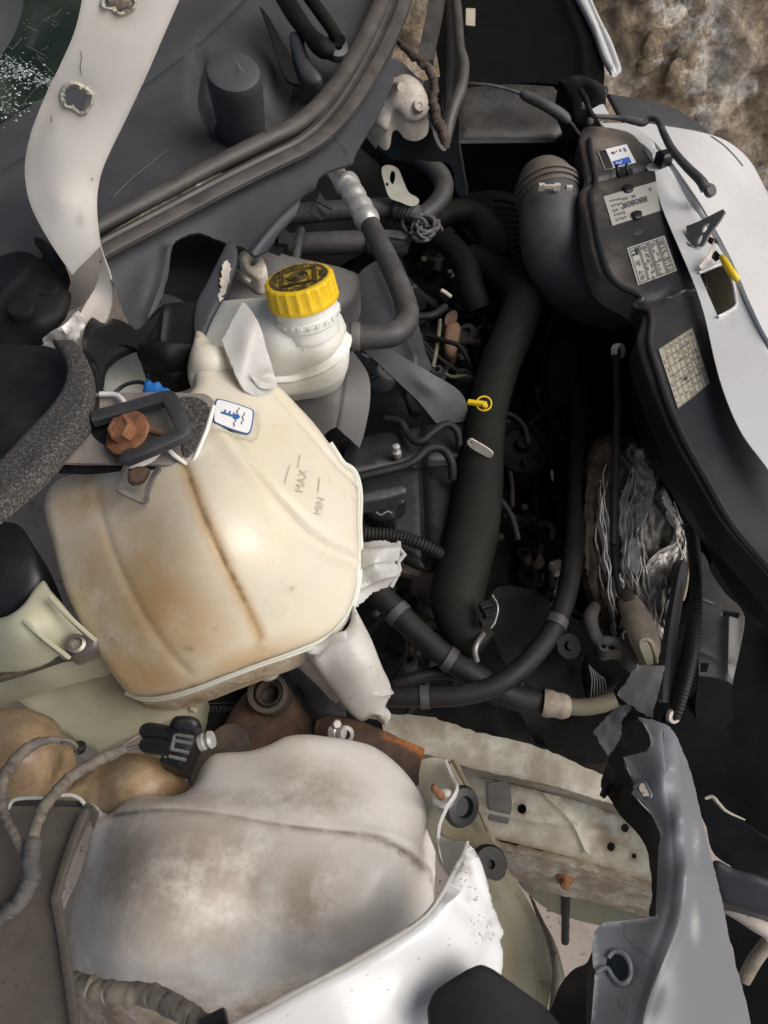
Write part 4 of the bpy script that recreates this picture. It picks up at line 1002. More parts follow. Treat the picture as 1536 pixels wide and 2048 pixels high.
# pivot cover
pb = P(486, 276, .972); ptop = P(466, 140, 1.078); pax = ptop - pb; ph = np.linalg.norm(pax)
lathe('pivot_cover', pb, pax, [(.028, -.01), (.029, .01), (.0305, ph * .55), (.0315, ph * .88), (.0308, ph * .95), (.029, ph * .985), (.024, ph), (.004, ph * 1.004)], mCowl, t, 40, lambda a, i: 1 + .06 * math.cos(2 * a + .6))
lathe('cover_foot', pb, pax, [(.052, -.012), (.050, -.006), (.041, .002), (.036, .010)], mCowl, t, 40)
stripes('crack', field([(480, 130, 1.082)]), [[(470, 122), (478, 132), (488, 142)]], 1.5, mInkPale, t)
# wiper arms
t = thing('wiper_linkage', 'dark wiper arm with looped pivot eye above the cowl seal', 'wiper', P(640, 120, .99))
tube('arm', [(555, -30, 1.05, 18), (590, 30, 1.04, 18), (620, 70, 1.03, 16), (645, 95, 1.025, 20), (668, 105, 1.02, 14)], mEng, t, seg=12)
tube('arm', [(600, -30, 1.06, 12), (630, 10, 1.045, 13), (655, 45, 1.035, 13), (680, 82, 1.03, 12)], mEngG, t, seg=12)
lathe('pivot_eye', P(668, 104, 1.01), (.3, -.4, .87), [(.007, 0), (.017, 0), (.018, .004), (.017, .012), (.009, .014), (.007, .008)], mCowl, t, 24, ring=True)
surf('blade_spine', [(520, 12, 'c'), (535, 30), (560, 75), (580, 110), (592, 150), (600, 170, 'c'), (575, 160), (560, 130), (545, 80), (530, 40)], [(520, 12, 1.04), (592, 150, 1.0), (600, 170, .995), (545, 80, 1.02)], mEng, t, step=7, thick=.004)
surf('pivot_boot', [(580, 74), (592, 66), (606, 74), (612, 100), (628, 135), (645, 160), (628, 175), (605, 165), (588, 120)], [(585, 75, 1.02), (640, 160, .995), (605, 165, .99)], mCowl, t, step=7, bulge=(.01, 14), back=('drop', .02))

# cowl seal: round bead with a flat dusty lip
t = thing('bonnet_seal', 'dusty brown rubber bonnet seal running along the cowl edge', 'seal', P(480, 340, .95))
SP = [(150, 505, .992), (215, 468, .992), (330, 408, .992), (430, 355, .992), (520, 310, .992), (600, 270, .992), (655, 222, .992), (700, 160, .992), (740, 90, .99), (772, 20, .995), (790, -35, 1.0)]
sweep('bead', [(x - 6, y - 18, z + .004) for x, y, z in SP], [(18*math.cos(a), 15*math.sin(a) + 4) for a in np.linspace(0, 2*math.pi, 14, endpoint=False)], mSeal, t, n=7)
sweep('lip', [(x + 12, y + 18, z) for x, y, z in SP], [(-30, -6), (-26, 6), (-14, 9), (-10, 4), (-2, 4), (4, 9), (18, 8), (26, 2), (26, -6)], mSeal, t, n=7)
# plastic skirt under it, torn at the front
t = thing('cowl_skirt', 'torn grey plastic cowl skirt with broken fins under the rubber seal', 'skirt', P(480, 470, .86))
fK = [(200, 520, .974), (330, 460, .974), (480, 385, .974), (600, 310, .974), (700, 200, .974), (795, 40, .978), (704, 325, .962), (790, 140, .970), (625, 385, .962), (540, 490, .955), (440, 475, .958), (340, 540, .952), (290, 660, .935), (235, 620, .945), (280, 560, .956)]
o, f = surf('panel', [(190, 520), (215, 500), (330, 445), (480, 370), (590, 310), (650, 262), (710, 180), (750, 110), (790, 20, 'c'), (806, -30, 'c'), (818, -30, 'c'), (800, 60), (783, 120), (790, 145), (770, 200), (745, 250), (722, 288), (704, 326, 'c'), (668, 338), (640, 352), (628, 378), (606, 390), (590, 430), (560, 462), (545, 485, 'c'), (530, 503), (505, 510), (490, 497), (450, 486), (400, 466), (365, 474), (345, 492), (338, 540), (326, 590), (305, 640), (290, 660), (268, 658), (246, 620), (228, 570)], fK, mCowl, t, step=11, thick=.0035,
            grooves=[([(335, 500), (322, 570), (298, 640)], 9, .005), ([(655, 258), (668, 272), (700, 310)], 4, .002), ([(505, 505), (560, 440), (630, 380)], 6, .003)], dents=[(290, 580, 22, 60, 20, .004)], tear=.7)
for a in ([(536, 503, .915), (548, 465, .925), (575, 485, .905), (560, 512, .895)], [(556, 486, .918), (562, 445, .935), (596, 490, .905)], [(618, 425, .925), (628, 405, .932), (656, 432, .915), (646, 442, .91)], [(632, 402, .935), (640, 385, .94), (665, 420, .92)], [(728, 268, .95), (742, 246, .955), (762, 272, .94), (752, 298, .93)]):
    plate('fin', a, mMatte, t, .003)
surf('wiring_trough', [(318, 616), (332, 540), (342, 495), (365, 476), (400, 468), (452, 488), (452, 520), (436, 575), (400, 612), (350, 618)], [(340, 490, .90), (440, 490, .90), (400, 600, .905), (325, 610, .905)], mMatte, t, step=14, thick=.004)
surf('trough_wall', [(452, 489, 'c'), (464, 484), (475, 503), (472, 530), (455, 580), (437, 612), (418, 650), (403, 690, 'c'), (390, 692, 'c'), (388, 640), (394, 604), (412, 570), (432, 530)], [(458, 486, .962), (474, 510, .958), (437, 612, .948), (400, 690, .938), (390, 640, .945)], mCowl, t, step=8, thick=.004, bulge=(.003, 6))
s = surf('scraped_edge', [(448, 522), (460, 526), (458, 556), (448, 592), (438, 602), (440, 570)], [(450, 524, .966), (458, 556, .960), (440, 600, .953)], mCastD, t, step=5, thick=.001, rough=.0008, tear=1.6)[0]
surf('trough_ledge', [(292, 622), (310, 590), (366, 602), (338, 612), (300, 628)], [(295, 622, 0.930), (312, 590, 0.930), (366, 604, 0.950)], mFoam, t, step=8, thick=.003)
surf('lower_tongue', [(300, 640, 'c'), (322, 622, 'c'), (310, 650), (292, 682, 'c'), (284, 702, 'c'), (262, 692), (225, 690), (200, 700, 'c'), (190, 660, 'c'), (240, 645), (270, 660)], [(300, 640, .948), (195, 690, .945), (284, 698, .94)], mMatte, t, step=9, thick=.004)
surf('cup_front', [(316, 616, 'c'), (340, 606), (394, 604, 'c'), (391, 690, 'c'), (340, 684), (276, 690, 'c'), (284, 660), (300, 634)], [(318, 616, .948), (392, 606, .95), (391, 690, .935), (278, 690, .935)], mBlackS, t, step=9, thick=.004, grooves=[([(330, 620), (322, 686)], 6, .003)])
surf('drain_cup', [(275, 688, 'c'), (330, 682), (391, 689, 'c'), (392, 702), (386, 722), (366, 738), (335, 745), (305, 742), (284, 726), (275, 706)], [(277, 690, .940), (391, 692, .940), (335, 744, .915), (284, 724, .922), (384, 722, .922), (333, 686, .952), (333, 715, .943)], mMatte, t, step=7, bulge=(.004, 10), back=('drop', .03))

# ================================================================== HINGE ARM STRIP WITH TORN HOLES
t = thing('bent_steel_strip', 'bent white painted steel strip with two torn round holes', 'hinge arm', P(170, 640, .93))
fS = [(160, 0, zd(160, 0, .70)), (355, 0, zd(355, 0, .71)), (60, 280, zd(60, 280, .78)), (240, 260, zd(240, 260, .77)), (50, 350, zd(50, 350, .80)), (195, 390, zd(195, 390, .795)), (146, 548, zd(146, 548, .83)), (200, 493, zd(200, 493, .815)), (120, 400, zd(120, 400, .79))]
h1 = [(208, -6), (232, -16), (262, -8), (270, 6), (256, 24), (240, 28), (222, 18), (206, 14)]
h2 = [(122, 190), (132, 172), (150, 168), (170, 178), (184, 190), (178, 212), (164, 228), (146, 218), (128, 210)]
o, f = surf('strip', [(170, -30, 'c'), (150, 60), (120, 130), (95, 180), (75, 228), (60, 272), (50, 325), (52, 372), (62, 412), (80, 450), (112, 503), (146, 551, 'c'), (201, 492, 'c'), (196, 450), (194, 400), (200, 355), (213, 318), (240, 262), (270, 200), (300, 135), (330, 65), (372, -30, 'c')], fS, mStrip, t, step=9, thick=.0028, holes=[h1, h2],
            stain={'blobs': [(145, 200, 52, 48, 0, .6), (236, 20, 45, 40, 0, .55), (100, 240, 22, 60, 20, .4), (160, 440, 8, 14, 0, .5)], 'edge': (6, .35)}, dents=[(145, 200, 55, 52, 0, -.003), (236, 10, 50, 45, 0, -.003)])
for hh in (h1, h2):      # metal curled up round the torn hole
    q = cat(hh, 4, True); c = q.mean(0); V = []; F = []
    for i, p in enumerate(q):
        d = (p - c) / np.linalg.norm(p - c); j = rng.normal(0, 1, 3)
        for rr, lf in ((7, -.001), (4, .0015), (0, .003), (-4 + 1.5*j[0], .0015 + .0015*j[1]), (-7 + 2.2*j[2], -.004)):
            V.append(on(f, *(p + d * rr), lf + .0006 * j[0]))
    n = len(q)
    for i in range(n):
        for k in range(4): a = i*5+k; b = ((i+1) % n)*5+k; F.append((a, b, b+1, a+1))
    mk('torn_rim', V, F, mWhiteD, t, 20)
stripes('crack', f, [[(162, 102), (163, 118), (160, 135), (163, 150)], [(102, 232), (103, 245)], [(184, 355), (186, 362)]], 1.5, mInk, t, .002)
surf('twisted_end', [(201, 492, 'c'), (208, 515), (220, 550), (225, 590), (212, 640), (190, 672), (166, 692), (150, 682), (168, 652), (160, 634), (172, 606), (194, 566)], [(201, 492, zd(201, 492, .815)), (222, 570, .955), (212, 640, .93), (160, 690, .915), (165, 640, .93), (190, 575, .95)], mStrip, t, step=8, thick=.0028, stain={'blobs': [(190, 640, 30, 40, 30, .5)]})
surf('folded_face', [(146, 551, 'c'), (202, 492, 'c'), (197, 545), (190, 570), (170, 606), (140, 622, 'c'), (134, 596)], [(146, 551, zd(146, 551, .83)), (202, 492, zd(202, 492, .815)), (172, 605, .945), (138, 615, .935)], M('shaded_grey_back', (.30, .27, .24), .5, col2=(.22, .2, .18), vscale=20), t, step=8, thick=.002)  # darker copy of the strip paint, the fold's shade put into the colour
surf('crushed_end', [(85, 680, 'c'), (105, 664), (130, 648), (150, 626), (160, 622), (169, 640), (166, 656), (150, 682), (120, 690), (95, 700)], [(88, 682, .955), (155, 625, .965), (166, 655, .955), (120, 690, .945), (130, 660, .97)], mFin, t, step=5, thick=.002, rough=.0018)

# ================================================================== BLACK MOULDINGS AT THE LEFT
t = thing('hinge_cover', 'black plastic hinge cover with two round plugs at the left edge', 'cover', P(60, 620, .93))
o, f = surf('shell', [(-40, 470, 'c'), (20, 458), (60, 462), (100, 490), (134, 540), (142, 580), (132, 630), (100, 672), (60, 700), (-40, 706, 'c')], [(-20, 480, .96), (100, 500, .965), (140, 580, .96), (60, 700, .93), (-30, 700, .93), (50, 590, .965)], mMatte, t, step=11, thick=.004, bulge=(.006, 14), grooves=[([(-20, 640), (40, 570), (90, 530), (140, 560)], 6, .004), ([(0, 500), (60, 500), (110, 540)], 10, -.008)], dents=[(85, 650, 30, 26, 0, .012)])
for x, y in ((91, 567), (38, 608)): lathe('plug', P(x, y, .974), (-.05, -.1, 1), [(.0135, -.012), (.0135, -.0045), (.0128, -.0035), (.003, -.0034)], mMatte, t, 24)
surf('dark_recess', [(-40, 452, 'c'), (0, 462), (40, 470), (75, 468), (140, 540), (150, 520), (110, 480), (60, 450), (20, 430), (-40, 440, 'c')], [(-20, 450, .95), (100, 490, .95), (60, 450, .96)], mBlackS, t, step=12, thick=.004)
t = thing('foam_seal', 'speckled grey foam seal strip curving down the left edge', 'foam seal', P(100, 860, .93))
fB = [(0, 970, 1.0), (80, 900, 1.0), (160, 830, .995), (165, 740, .985), (120, 690, .975)]
surf('foam', [(-40, 965, 'c'), (0, 926), (47, 876), (94, 826), (121, 790), (135, 750), (129, 717), (104, 682, 'c'), (148, 682, 'c'), (166, 704), (183, 742), (186, 789), (172, 838), (137, 885), (78, 951), (0, 1017), (-40, 1050, 'c')], fB, mFoam, t, step=8, thick=.012, bulge=(.006, 16), rough=.0003)
sweep('edge_lip', [(-40, 1060, .985), (0, 1026, .985), (80, 961, .985), (142, 895, .985), (182, 842, .985), (196, 792, .98), (192, 748, .975), (184, 735, .97)], [(-7, -8), (7, -8), (6, 6), (0, 9), (-7, 6)], mBlackS, t)
t = thing('wiring_cover', 'plain black panel inside the foam seal at the left edge', 'cover', P(30, 820, .9))
surf('panel', [(-40, 690, 'c'), (60, 690), (115, 700), (140, 740), (126, 795), (60, 870), (-40, 970, 'c')], [(-20, 700, .955), (110, 700, .95), (0, 920, .96), (50, 790, .945)], mBlackS, t, step=16, thick=.005, dents=[(10, 850, 50, 40, 0, .01)])
t = thing('cowl_side_gusset', 'black plastic side gusset between foam seal and drain cup', 'gusset', P(200, 740, .88))
surf('web', [(180, 640), (210, 650), (225, 640), (260, 655), (282, 690), (262, 700), (235, 715), (214, 740), (205, 785), (192, 800), (186, 740), (165, 700)], [(185, 650, .935), (270, 690, .93), (200, 790, .945), (175, 705, .95)], mBlackS, t, step=10, thick=.005, bulge=(.006, 12))

# black servo drum and cream body at the left
t = thing('brake_servo', 'black round drum on cream ribbed body at the left edge', 'servo', P(60, 1260, .78))
surf('drum', [(-60, 1010, 'c'), (0, 1040), (40, 1052), (62, 1085), (86, 1150), (84, 1168), (66, 1196), (40, 1224), (0, 1242), (-60, 1252, 'c')], [(-40, 1040, .90), (40, 1060, .895), (86, 1155, .885), (0, 1240, .865), (10, 1130, .895)], mBlackS, t, step=11, bulge=(.006, 24), back=('drop', .06))
surf('body', [(-60, 1236, 'c'), (0, 1236), (40, 1220), (84, 1164), (104, 1186), (150, 1238), (196, 1282), (190, 1300), (150, 1312), (80, 1330), (0, 1356), (-60, 1370, 'c')], [(-40, 1245, .87), (84, 1168, .88), (192, 1284, .845), (0, 1350, .82), (60, 1260, .885), (120, 1300, .845)], mCream, t, step=10, bulge=(.008, 18), back=('drop', .05))
for pl in ([(50, 1244, .895), (70, 1262, .893), (100, 1288, .88), (136, 1316, .862)], [(98, 1192, .90), (120, 1216, .895), (150, 1246, .885), (190, 1282, .868)]): sweep('rib', pl, [(-4, -10), (4, -10), (4, 8), (0, 10), (-4, 8)], mCream, t)
lathe('bolt_eye', P(155, 1290, .862), (.2, -.3, 1), [(.006, 0), (.0085, .001), (.0085, .008), (.0055, .009), (.0045, .003)], mSteel, t, 20)
tube('split_line', [(-60, 1368, .83), (0, 1356, .835), (60, 1338, .838), (120, 1318, .845), (150, 1312, .85)], mBrownD, t, r=9, seg=8)
surf('lug', [(140, 1284), (176, 1268), (196, 1278), (196, 1298), (170, 1312), (148, 1318), (136, 1304)], [(140, 1290, .855), (190, 1275, .86), (160, 1315, .845)], mSteel, t, step=7, bulge=(.005, 10), back=('drop', .012))
# cream box below
t = thing('control_unit_box', 'pale cream plastic box below the coolant tank', 'box', P(230, 1440, .62))
surf('lid', [(-40, 1395, 'c'), (4, 1382), (70, 1358), (137, 1330), (184, 1310), (250, 1320), (388, 1340, 'c'), (384, 1365), (378, 1424), (374, 1434, 'c'), (336, 1442), (289, 1462), (236, 1484), (196, 1502, 'c'), (137, 1470), (78, 1432), (20, 1395)], [(0, 1384, .765), (184, 1312, .775), (398, 1342, .765), (388, 1430, .735), (196, 1500, .72), (90, 1430, .74)], mCream, t, step=11, bulge=(.003, 8), back=('drop', .09))
for k in range(3): pxbox('side_clip', 391 - k*2, 1392 + k*14, .745, 12, 8, 12, mCream, t, rot=-30)
# ================================================================== WASHER TANK
t = thing('washer_bottle', 'large dirty white washer fluid bottle in front of the car body', 'bottle', P(500, 1800, .62))
fW = [(190, 1615, .80), (262, 1600, .80), (400, 1555, .808), (500, 1512, .805), (610, 1482, .805), (740, 1502, .795), (835, 1600, .79), (858, 1700, .79), (850, 1830, .79), (600, 2000, .79), (430, 2060, .78), (150, 2060, .70), (125, 1880, .70), (195, 1660, .775), (160, 1790, .72),
      (300, 1655, .842), (500, 1668, .858), (700, 1695, .858), (240, 1800, .838), (240, 1920, .825), (500, 1780, .862), (700, 1780, .862), (500, 1900, .848), (640, 1880, .852), (350, 1960, .825), (790, 1725, .848), (600, 1560, .838), (450, 1590, .832), (740, 1600, .83), (770, 1840, .842)]
o, f = surf('body', [(185, 1608), (215, 1618), (245, 1620), (262, 1602), (288, 1597), (330, 1604), (365, 1600), (386, 1584), (402, 1552), (420, 1526), (440, 1516), (500, 1512), (540, 1500), (572, 1484), (610, 1479), (650, 1483), (700, 1490), (742, 1502), (780, 1528), (812, 1562), (836, 1602), (851, 1650), (859, 1700), (856, 1760), (851, 1830), (838, 1872), (780, 1925), (600, 2010), (440, 2075), (150, 2075), (118, 1970), (124, 1880), (150, 1800), (184, 1720), (198, 1660)], fW, mWash, t, step=10, bulge=(.016, 40), back=('dome', .12, 120),
            grooves=[([(200, 1640), (300, 1652), (400, 1660), (500, 1667), (640, 1684), (740, 1702), (790, 1722), (822, 1746), (846, 1785)], 1.8, -.0014), ([(200, 1632), (300, 1643), (500, 1657), (640, 1674), (742, 1692), (800, 1712), (840, 1750)], 7, .0008),
                     ([(232, 1650), (215, 1740), (200, 1850), (205, 1960)], 12, .004)],
            stain={'all': .22, 'blobs': [(380, 1760, 300, 150, 0, .9), (630, 1605, 110, 60, 20, .85), (400, 1630, 260, 30, 3, .75), (300, 1990, 280, 90, 0, 1), (560, 1970, 260, 70, -20, 1), (620, 1800, 110, 110, 30, .85), (150, 1880, 80, 260, 0, 1)], 'lines': [([(200, 1640), (300, 1652), (500, 1667), (640, 1684), (740, 1702), (822, 1746)], 10, .6)]},  # dirt film; the leftmost blob also paints in the shaded side
            stain2={'blobs': [(480, 2000, 120, 30, -15, .9), (250, 2000, 120, 50, 0, .8), (740, 1890, 26, 16, -30, .8), (560, 1625, 90, 16, 5, .4)], 'lines': [([(200, 1640), (300, 1652), (400, 1660), (500, 1667), (640, 1684), (740, 1702), (790, 1722), (822, 1746), (846, 1785)], 3.2, .9)]})
t = thing('bottle_neck', 'bulging brown stained plastic neck in front of the white washer bottle', 'neck', P(260, 1590, .72))
surf('bulb', [(104, 1592), (150, 1572), (185, 1546), (212, 1528), (250, 1519), (300, 1525), (338, 1543), (362, 1570), (372, 1592), (350, 1612), (300, 1616), (240, 1630), (150, 1620)], [(110, 1595, .79), (250, 1522, .785), (365, 1580, .775), (240, 1625, .79), (280, 1570, .815)], mNeck, t, step=9, bulge=(.018, 34), back=('dome', .05, 60), stain={'all': .55, 'blobs': [(330, 1570, 26, 22, 0, .7), (150, 1590, 50, 14, 0, .6), (240, 1535, 30, 14, 0, .5)]})
t = thing('filler_neck', 'yellow brown plastic filler neck at the left picture edge', 'neck', P(60, 1560, .72))
surf('bulb', [(-50, 1430, 'c'), (0, 1430), (50, 1436), (98, 1455), (128, 1488), (139, 1540), (132, 1578), (84, 1602), (20, 1596), (-50, 1620, 'c')], [(-40, 1440, .78), (90, 1455, .78), (138, 1540, .765), (20, 1595, .78), (50, 1510, .83)], mNeck, t, step=10, bulge=(.02, 40), back=('dome', .05, 60), dents=[(95, 1520, 16, 50, 20, -.008)], stain={'all': .55, 'blobs': [(90, 1520, 26, 50, 20, .9), (20, 1450, 40, 20, 0, .5)]})

# ================================================================== LEFT SHEET BRACKET
t = thing('bottle_bracket', 'dusty brown steel sheet bracket at the lower left corner', 'bracket', P(80, 1850, .80))
surf('sheet', [(-40, 1622, 'c'), (10, 1612), (165, 1614, 'c'), (184, 1614), (172, 1650), (140, 1720), (114, 1796), (122, 1862), (138, 1950), (156, 2075, 'c'), (-40, 2075, 'c')], [(0, 1620, .885), (180, 1616, .88), (114, 1796, .905), (0, 1800, .90), (150, 2060, .91), (0, 2060, .91)], mBrk, t, step=14, thick=.003, dents=[(50, 1700, 60, 60, 0, -.004)])
sweep('folded_edge', [(170, 1622, .89), (140, 1700, .90), (112, 1794, .913), (114, 1808, .913), (128, 1890, .915), (148, 2030, .918), (154, 2075, .918)], [(-8, -8), (8, -8), (9, 4), (3, 8), (-6, 8), (-9, 3)], mBrk, t, n=5)
plate('slot_back', [(26, 1602, .882), (166, 1606, .882), (166, 1616, .876), (18, 1616, .876)], mInk, t, .002)
tube('slot_lip', [(16, 1618, .886), (28, 1600, .889), (90, 1595, .889), (140, 1590, .889), (160, 1598, .887), (170, 1610, .885)], mTankW, t, r=4, seg=8)
plate('spike', [(168, 1608, .887), (184, 1612, .887), (196, 1626, .885), (186, 1660, .876), (176, 1634, .88)], mBrk, t, .002)

# ================================================================== HARNESSES AND CONNECTOR
t = thing('wiring_harness', 'cloth taped wiring harness leading down from the black connector', 'harness', P(100, 1600, .86))
tube('loom', [(246, 1498, .855, 10), (215, 1512, .86, 12), (180, 1530, .872, 11), (140, 1556, .885, 12), (112, 1584, .90, 12), (88, 1614, .915, 12), (72, 1650, .92, 12), (65, 1690, .92, 13)], mTape, t, seg=14, ribs=(.012, .05), wob=.00035)
tube('loom_tail', [(66, 1684, .922, 17), (62, 1720, .922, 19), (64, 1750, .92, 18), (50, 1785, .915, 18), (20, 1822, .91, 16), (-40, 1858, .905, 15)], mTapeD, t, seg=14, ribs=(.013, .05), wob=.0004)
for dy, m_ in ((0, mTape), (14, mTapeD)): tube('wire', [(296, 1466 + dy*1.7, .845), (270, 1476 + dy*1.3, .85), (240, 1496 + dy*.5, .856), (226, 1506, .86)], m_, t, r=4.5, seg=8)
t = thing('side_harness', 'second taped harness looping over the yellow brown filler neck', 'harness', P(20, 1600, .86))
tube('loom', [(128, 1486, .862, 5), (108, 1478, .87, 7), (80, 1484, .875, 10), (45, 1504, .88, 12), (18, 1536, .89, 12), (4, 1570, .90, 11), (2, 1604, .905, 10), (18, 1650, .91, 10), (40, 1690, .915, 11), (58, 1716, .92, 12)], mTape, t, seg=12, ribs=(.012, .05), wob=.00035)
tube('wire', [(112, 1480, .868), (134, 1480, .866), (150, 1488, .862), (158, 1500, .855)], mOlive, t, r=3.4, seg=8)
tube('wire', [(112, 1483, .867), (132, 1484, .866), (146, 1492, .862), (154, 1504, .855)], mTapeD, t, r=3.0, seg=8)
lathe('end_plug', P(159, 1500, .85), (.3, .2, 1), [(.0045, 0), (.005, .003), (.005, .007), (.003, .009)], mBlackS, t, 12)
t = thing('wiring_connector', 'black slotted electrical connector beside the rusty bush', 'connector', P(355, 1500, .80))
surf('housing', [(340, 1446, 'c'), (352, 1437), (393, 1440, 'c'), (392, 1480), (380, 1508, 'c'), (364, 1540, 'c'), (320, 1524, 'c'), (328, 1484)], [(342, 1446, .858), (393, 1441, .855), (364, 1540, .835), (320, 1524, .838)], mBlackS, t, step=8, bulge=(.005, 8), back=('drop', .025))
for a, b in (((350, 1468), (386, 1474)), ((346, 1480), (384, 1487)), ((342, 1498), (378, 1505)), ((338, 1512), (372, 1520)), ((350, 1468), (343, 1500)), ((334, 1485), (330, 1515))): tube_w('slot_ridge', np.array([P(a[0], a[1], .8605 - (a[1]-1440)*.00018), P(b[0], b[1], .8605 - (b[1]-1440)*.00018)]), .0016, mGrey, t, 6)
surf('latch', [(342, 1444), (354, 1432), (396, 1438), (392, 1462), (352, 1458)], [(344, 1444, .868), (395, 1440, .866), (360, 1458, .864)], mBlackS, t, step=8, bulge=(.005, 8), back=('drop', .01))
for y0 in (1461, 1489): tube('wire_boot', [(288, y0, .846, 13), (296, y0 + 1, .848, 17), (318, y0 + 4, .850, 17), (342, y0 + 8, .850, 16)], mBlackS, t, seg=16, n=4)
lathe('metal_ferrule', P(398, 1486, .838), (1, .2, .25), [(.004, 0), (.0075, .001), (.0075, .005), (.006, .006), (.0065, .009), (.008, .010), (.007, .013), (.003, .0135)], mAlu, t, 16)
t = thing('taped_cable', 'thick taped cable crossing the bottom of the washer bottle', 'cable', P(280, 2000, .86))
tube('loom', [(120, 1962, .875, 20), (160, 1970, .878, 22), (220, 1984, .885, 21), (285, 1988, .89, 22), (330, 2004, .895, 23), (370, 2026, .90, 22), (412, 2050, .905, 20), (450, 2085, .90, 18)], mTape, t, seg=16, ribs=(.015, .05), wob=.0005)
box('cable_clip', P(430, 2046, .915), np.array([.007, .003, 0]), np.array([-.002, .005, 0]), np.array([0, 0, .006]), mBlackS, t)

# ================================================================== RUSTY SUBFRAME AND BUSH
t = thing('subframe', 'rusty brown suspension subframe with orange rusted plate', 'subframe', P(560, 1480, .5))
surf('arm', [(385, 1520), (412, 1490), (440, 1462), (470, 1410), (500, 1380), (560, 1360), (590, 1390), (620, 1430), (660, 1460), (720, 1490), (700, 1560), (600, 1580), (450, 1600), (380, 1570)], [(390, 1520, .66), (480, 1400, .70), (590, 1390, .70), (720, 1490, .68), (600, 1570, .64), (450, 1590, .64)], mRust, t, step=10, bulge=(.015, 30), back=('drop', .06), rough=.0006)
surf('web', [(390, 1530), (430, 1462), (470, 1448), (500, 1480), (510, 1540), (440, 1580), (385, 1570)], [(390, 1530, .69), (460, 1455, .70), (505, 1535, .68)], mBrownD, t, step=12, thick=.005)
surf('rust_plate', [(636, 1440), (700, 1438), (752, 1456), (800, 1478), (849, 1500, 'c'), (847, 1545), (838, 1570), (780, 1560), (700, 1520), (640, 1490)], [(640, 1440, .71), (750, 1456, .71), (848, 1502, .70), (838, 1568, .68), (680, 1510, .69)], mRust, t, step=7, thick=.004, rough=.0005, stain={'lines': [([(770, 1470), (810, 1486), (846, 1504)], 7, .9), ([(846, 1506), (846, 1530)], 5, .6)]})
bc = P(536, 1386, .735)
bush = lathe('bush', bc, (-.05, -.25, 1), [(.021, -.10), (.0205, -.02), (.0205, -.006), (.0215, 0), (.021, .003), (.0165, .0035), (.0155, .001), (.015, -.004), (.0145, .0005), (.0115, .001), (.0105, -.003), (.009, -.02), (.002, -.022)], mBrownD, t, 36)
lathe('rubber_ring', bc + np.array([0, 0, .0005]), (-.05, -.25, 1), [(.0152, -.006), (.0158, .0005), (.0125, .0018), (.0118, -.006)], mEng, t, 36, ring=True)
t = thing('hose_clamp', 'shiny worm screw hose clamp on the rusty plate', 'clamp', P(672, 1465, .70))
lathe('screw', P(664, 1462, .735), (.9, -.3, .35), [(.004, -.002), (.0065, -.001), (.0065, .006), (.005, .007), (.0062, .009), (.0062, .014), (.004, .015)], mAlu, t, 16)
lathe('housing', P(688, 1468, .733), (.3, -.6, .8), [(.009, -.008), (.0105, 0), (.0095, .004), (.0055, .0045), (.005, -.004)], mSteel, t, 20)
lathe('nut', P(672, 1448, .74), (.3, -.4, .9), [(.0045, 0), (.0055, .001), (.0055, .005), (.004, .006)], mSteel, t, 6)
t = thing('suspension_hose', 'fat black rubber hose end beside the rusty bush', 'hose', P(640, 1400, .60))
tube('hose', [(590, 1300, .62, 28), (612, 1340, .66, 32), (640, 1385, .70, 34), (662, 1420, .70, 30), (668, 1440, .68, 22)], mHose, t, seg=18)
t = thing('part_number_plate', 'dark plate with raised number below the coolant tank', 'plate', P(440, 1400, .60))
o, f = surf('plate', [(390, 1345, 'c'), (540, 1330, 'c'), (560, 1450, 'c'), (410, 1470, 'c'), (386, 1430, 'c')], [(390, 1345, .68), (540, 1332, .68), (410, 1470, .66), (555, 1450, .66)], mEng, t, step=16, thick=.01)
text('number', '136717308', f, 432, 1419, 14.5, 1, mGrey, t, .002, 1.0, shear=.25)
stripes('number_rule', f, [[(396, 1408), (470, 1405)]], 1.2, mGrey, t, .002)
sweep('ledge', [(385, 1376, .688), (460, 1372, .688), (540, 1366, .688)], [(-8, -4), (8, -4), (8, 4), (-8, 4)], mEng, t)

# ================================================================== WHITE CHASSIS RAIL
t = thing('chassis_rail', 'dusty white painted chassis rail with round holes and rust', 'rail', P(1100, 1700, .45))
R0 = [(760, 1425, .60), (870, 1436, .60), (940, 1460, .60), (1060, 1488, .60), (1150, 1525, .60), (1230, 1562, .60), (1335, 1612, .60)]
R1 = [(770, 1486, .60), (870, 1512, .598), (940, 1535, .598), (1060, 1561, .598), (1150, 1584, .598), (1225, 1608, .598), (1330, 1648, .598)]
R2 = [(780, 1500, .555), (870, 1526, .552), (940, 1550, .552), (1060, 1577, .552), (1150, 1600, .552), (1222, 1624, .552), (1328, 1664, .552)]
R3 = [(830, 1545, .525), (920, 1605, .522), (985, 1676, .522), (1060, 1694, .522), (1140, 1714, .522), (1220, 1738, .522), (1325, 1774, .522)]
R4 = [(835, 1550, .545), (925, 1618, .543), (992, 1698, .543), (1060, 1716, .543), (1140, 1737, .543), (1220, 1762, .543), (1325, 1798, .543)]
R5 = [(840, 1560, .50), (930, 1640, .49), (1012, 1744, .475), (1070, 1778, .472), (1150, 1796, .47), (1230, 1815, .47), (1328, 1844, .47)]
loft('top_flange', [R0, R1], mWhiteD, t, jit=.0006, stain=.5)  # rail stain amounts cover grime and also the shade the rail lies in
loft('ridge_step', [R1, R2], mWhiteD, t, stain=.7)
hexh = lambda x, y, r: [(x + r*math.cos(a), y + r*1.15*math.sin(a)) for a in np.arange(6) * math.pi / 3 + .3]
fA = R2[::2] + R3[::2]
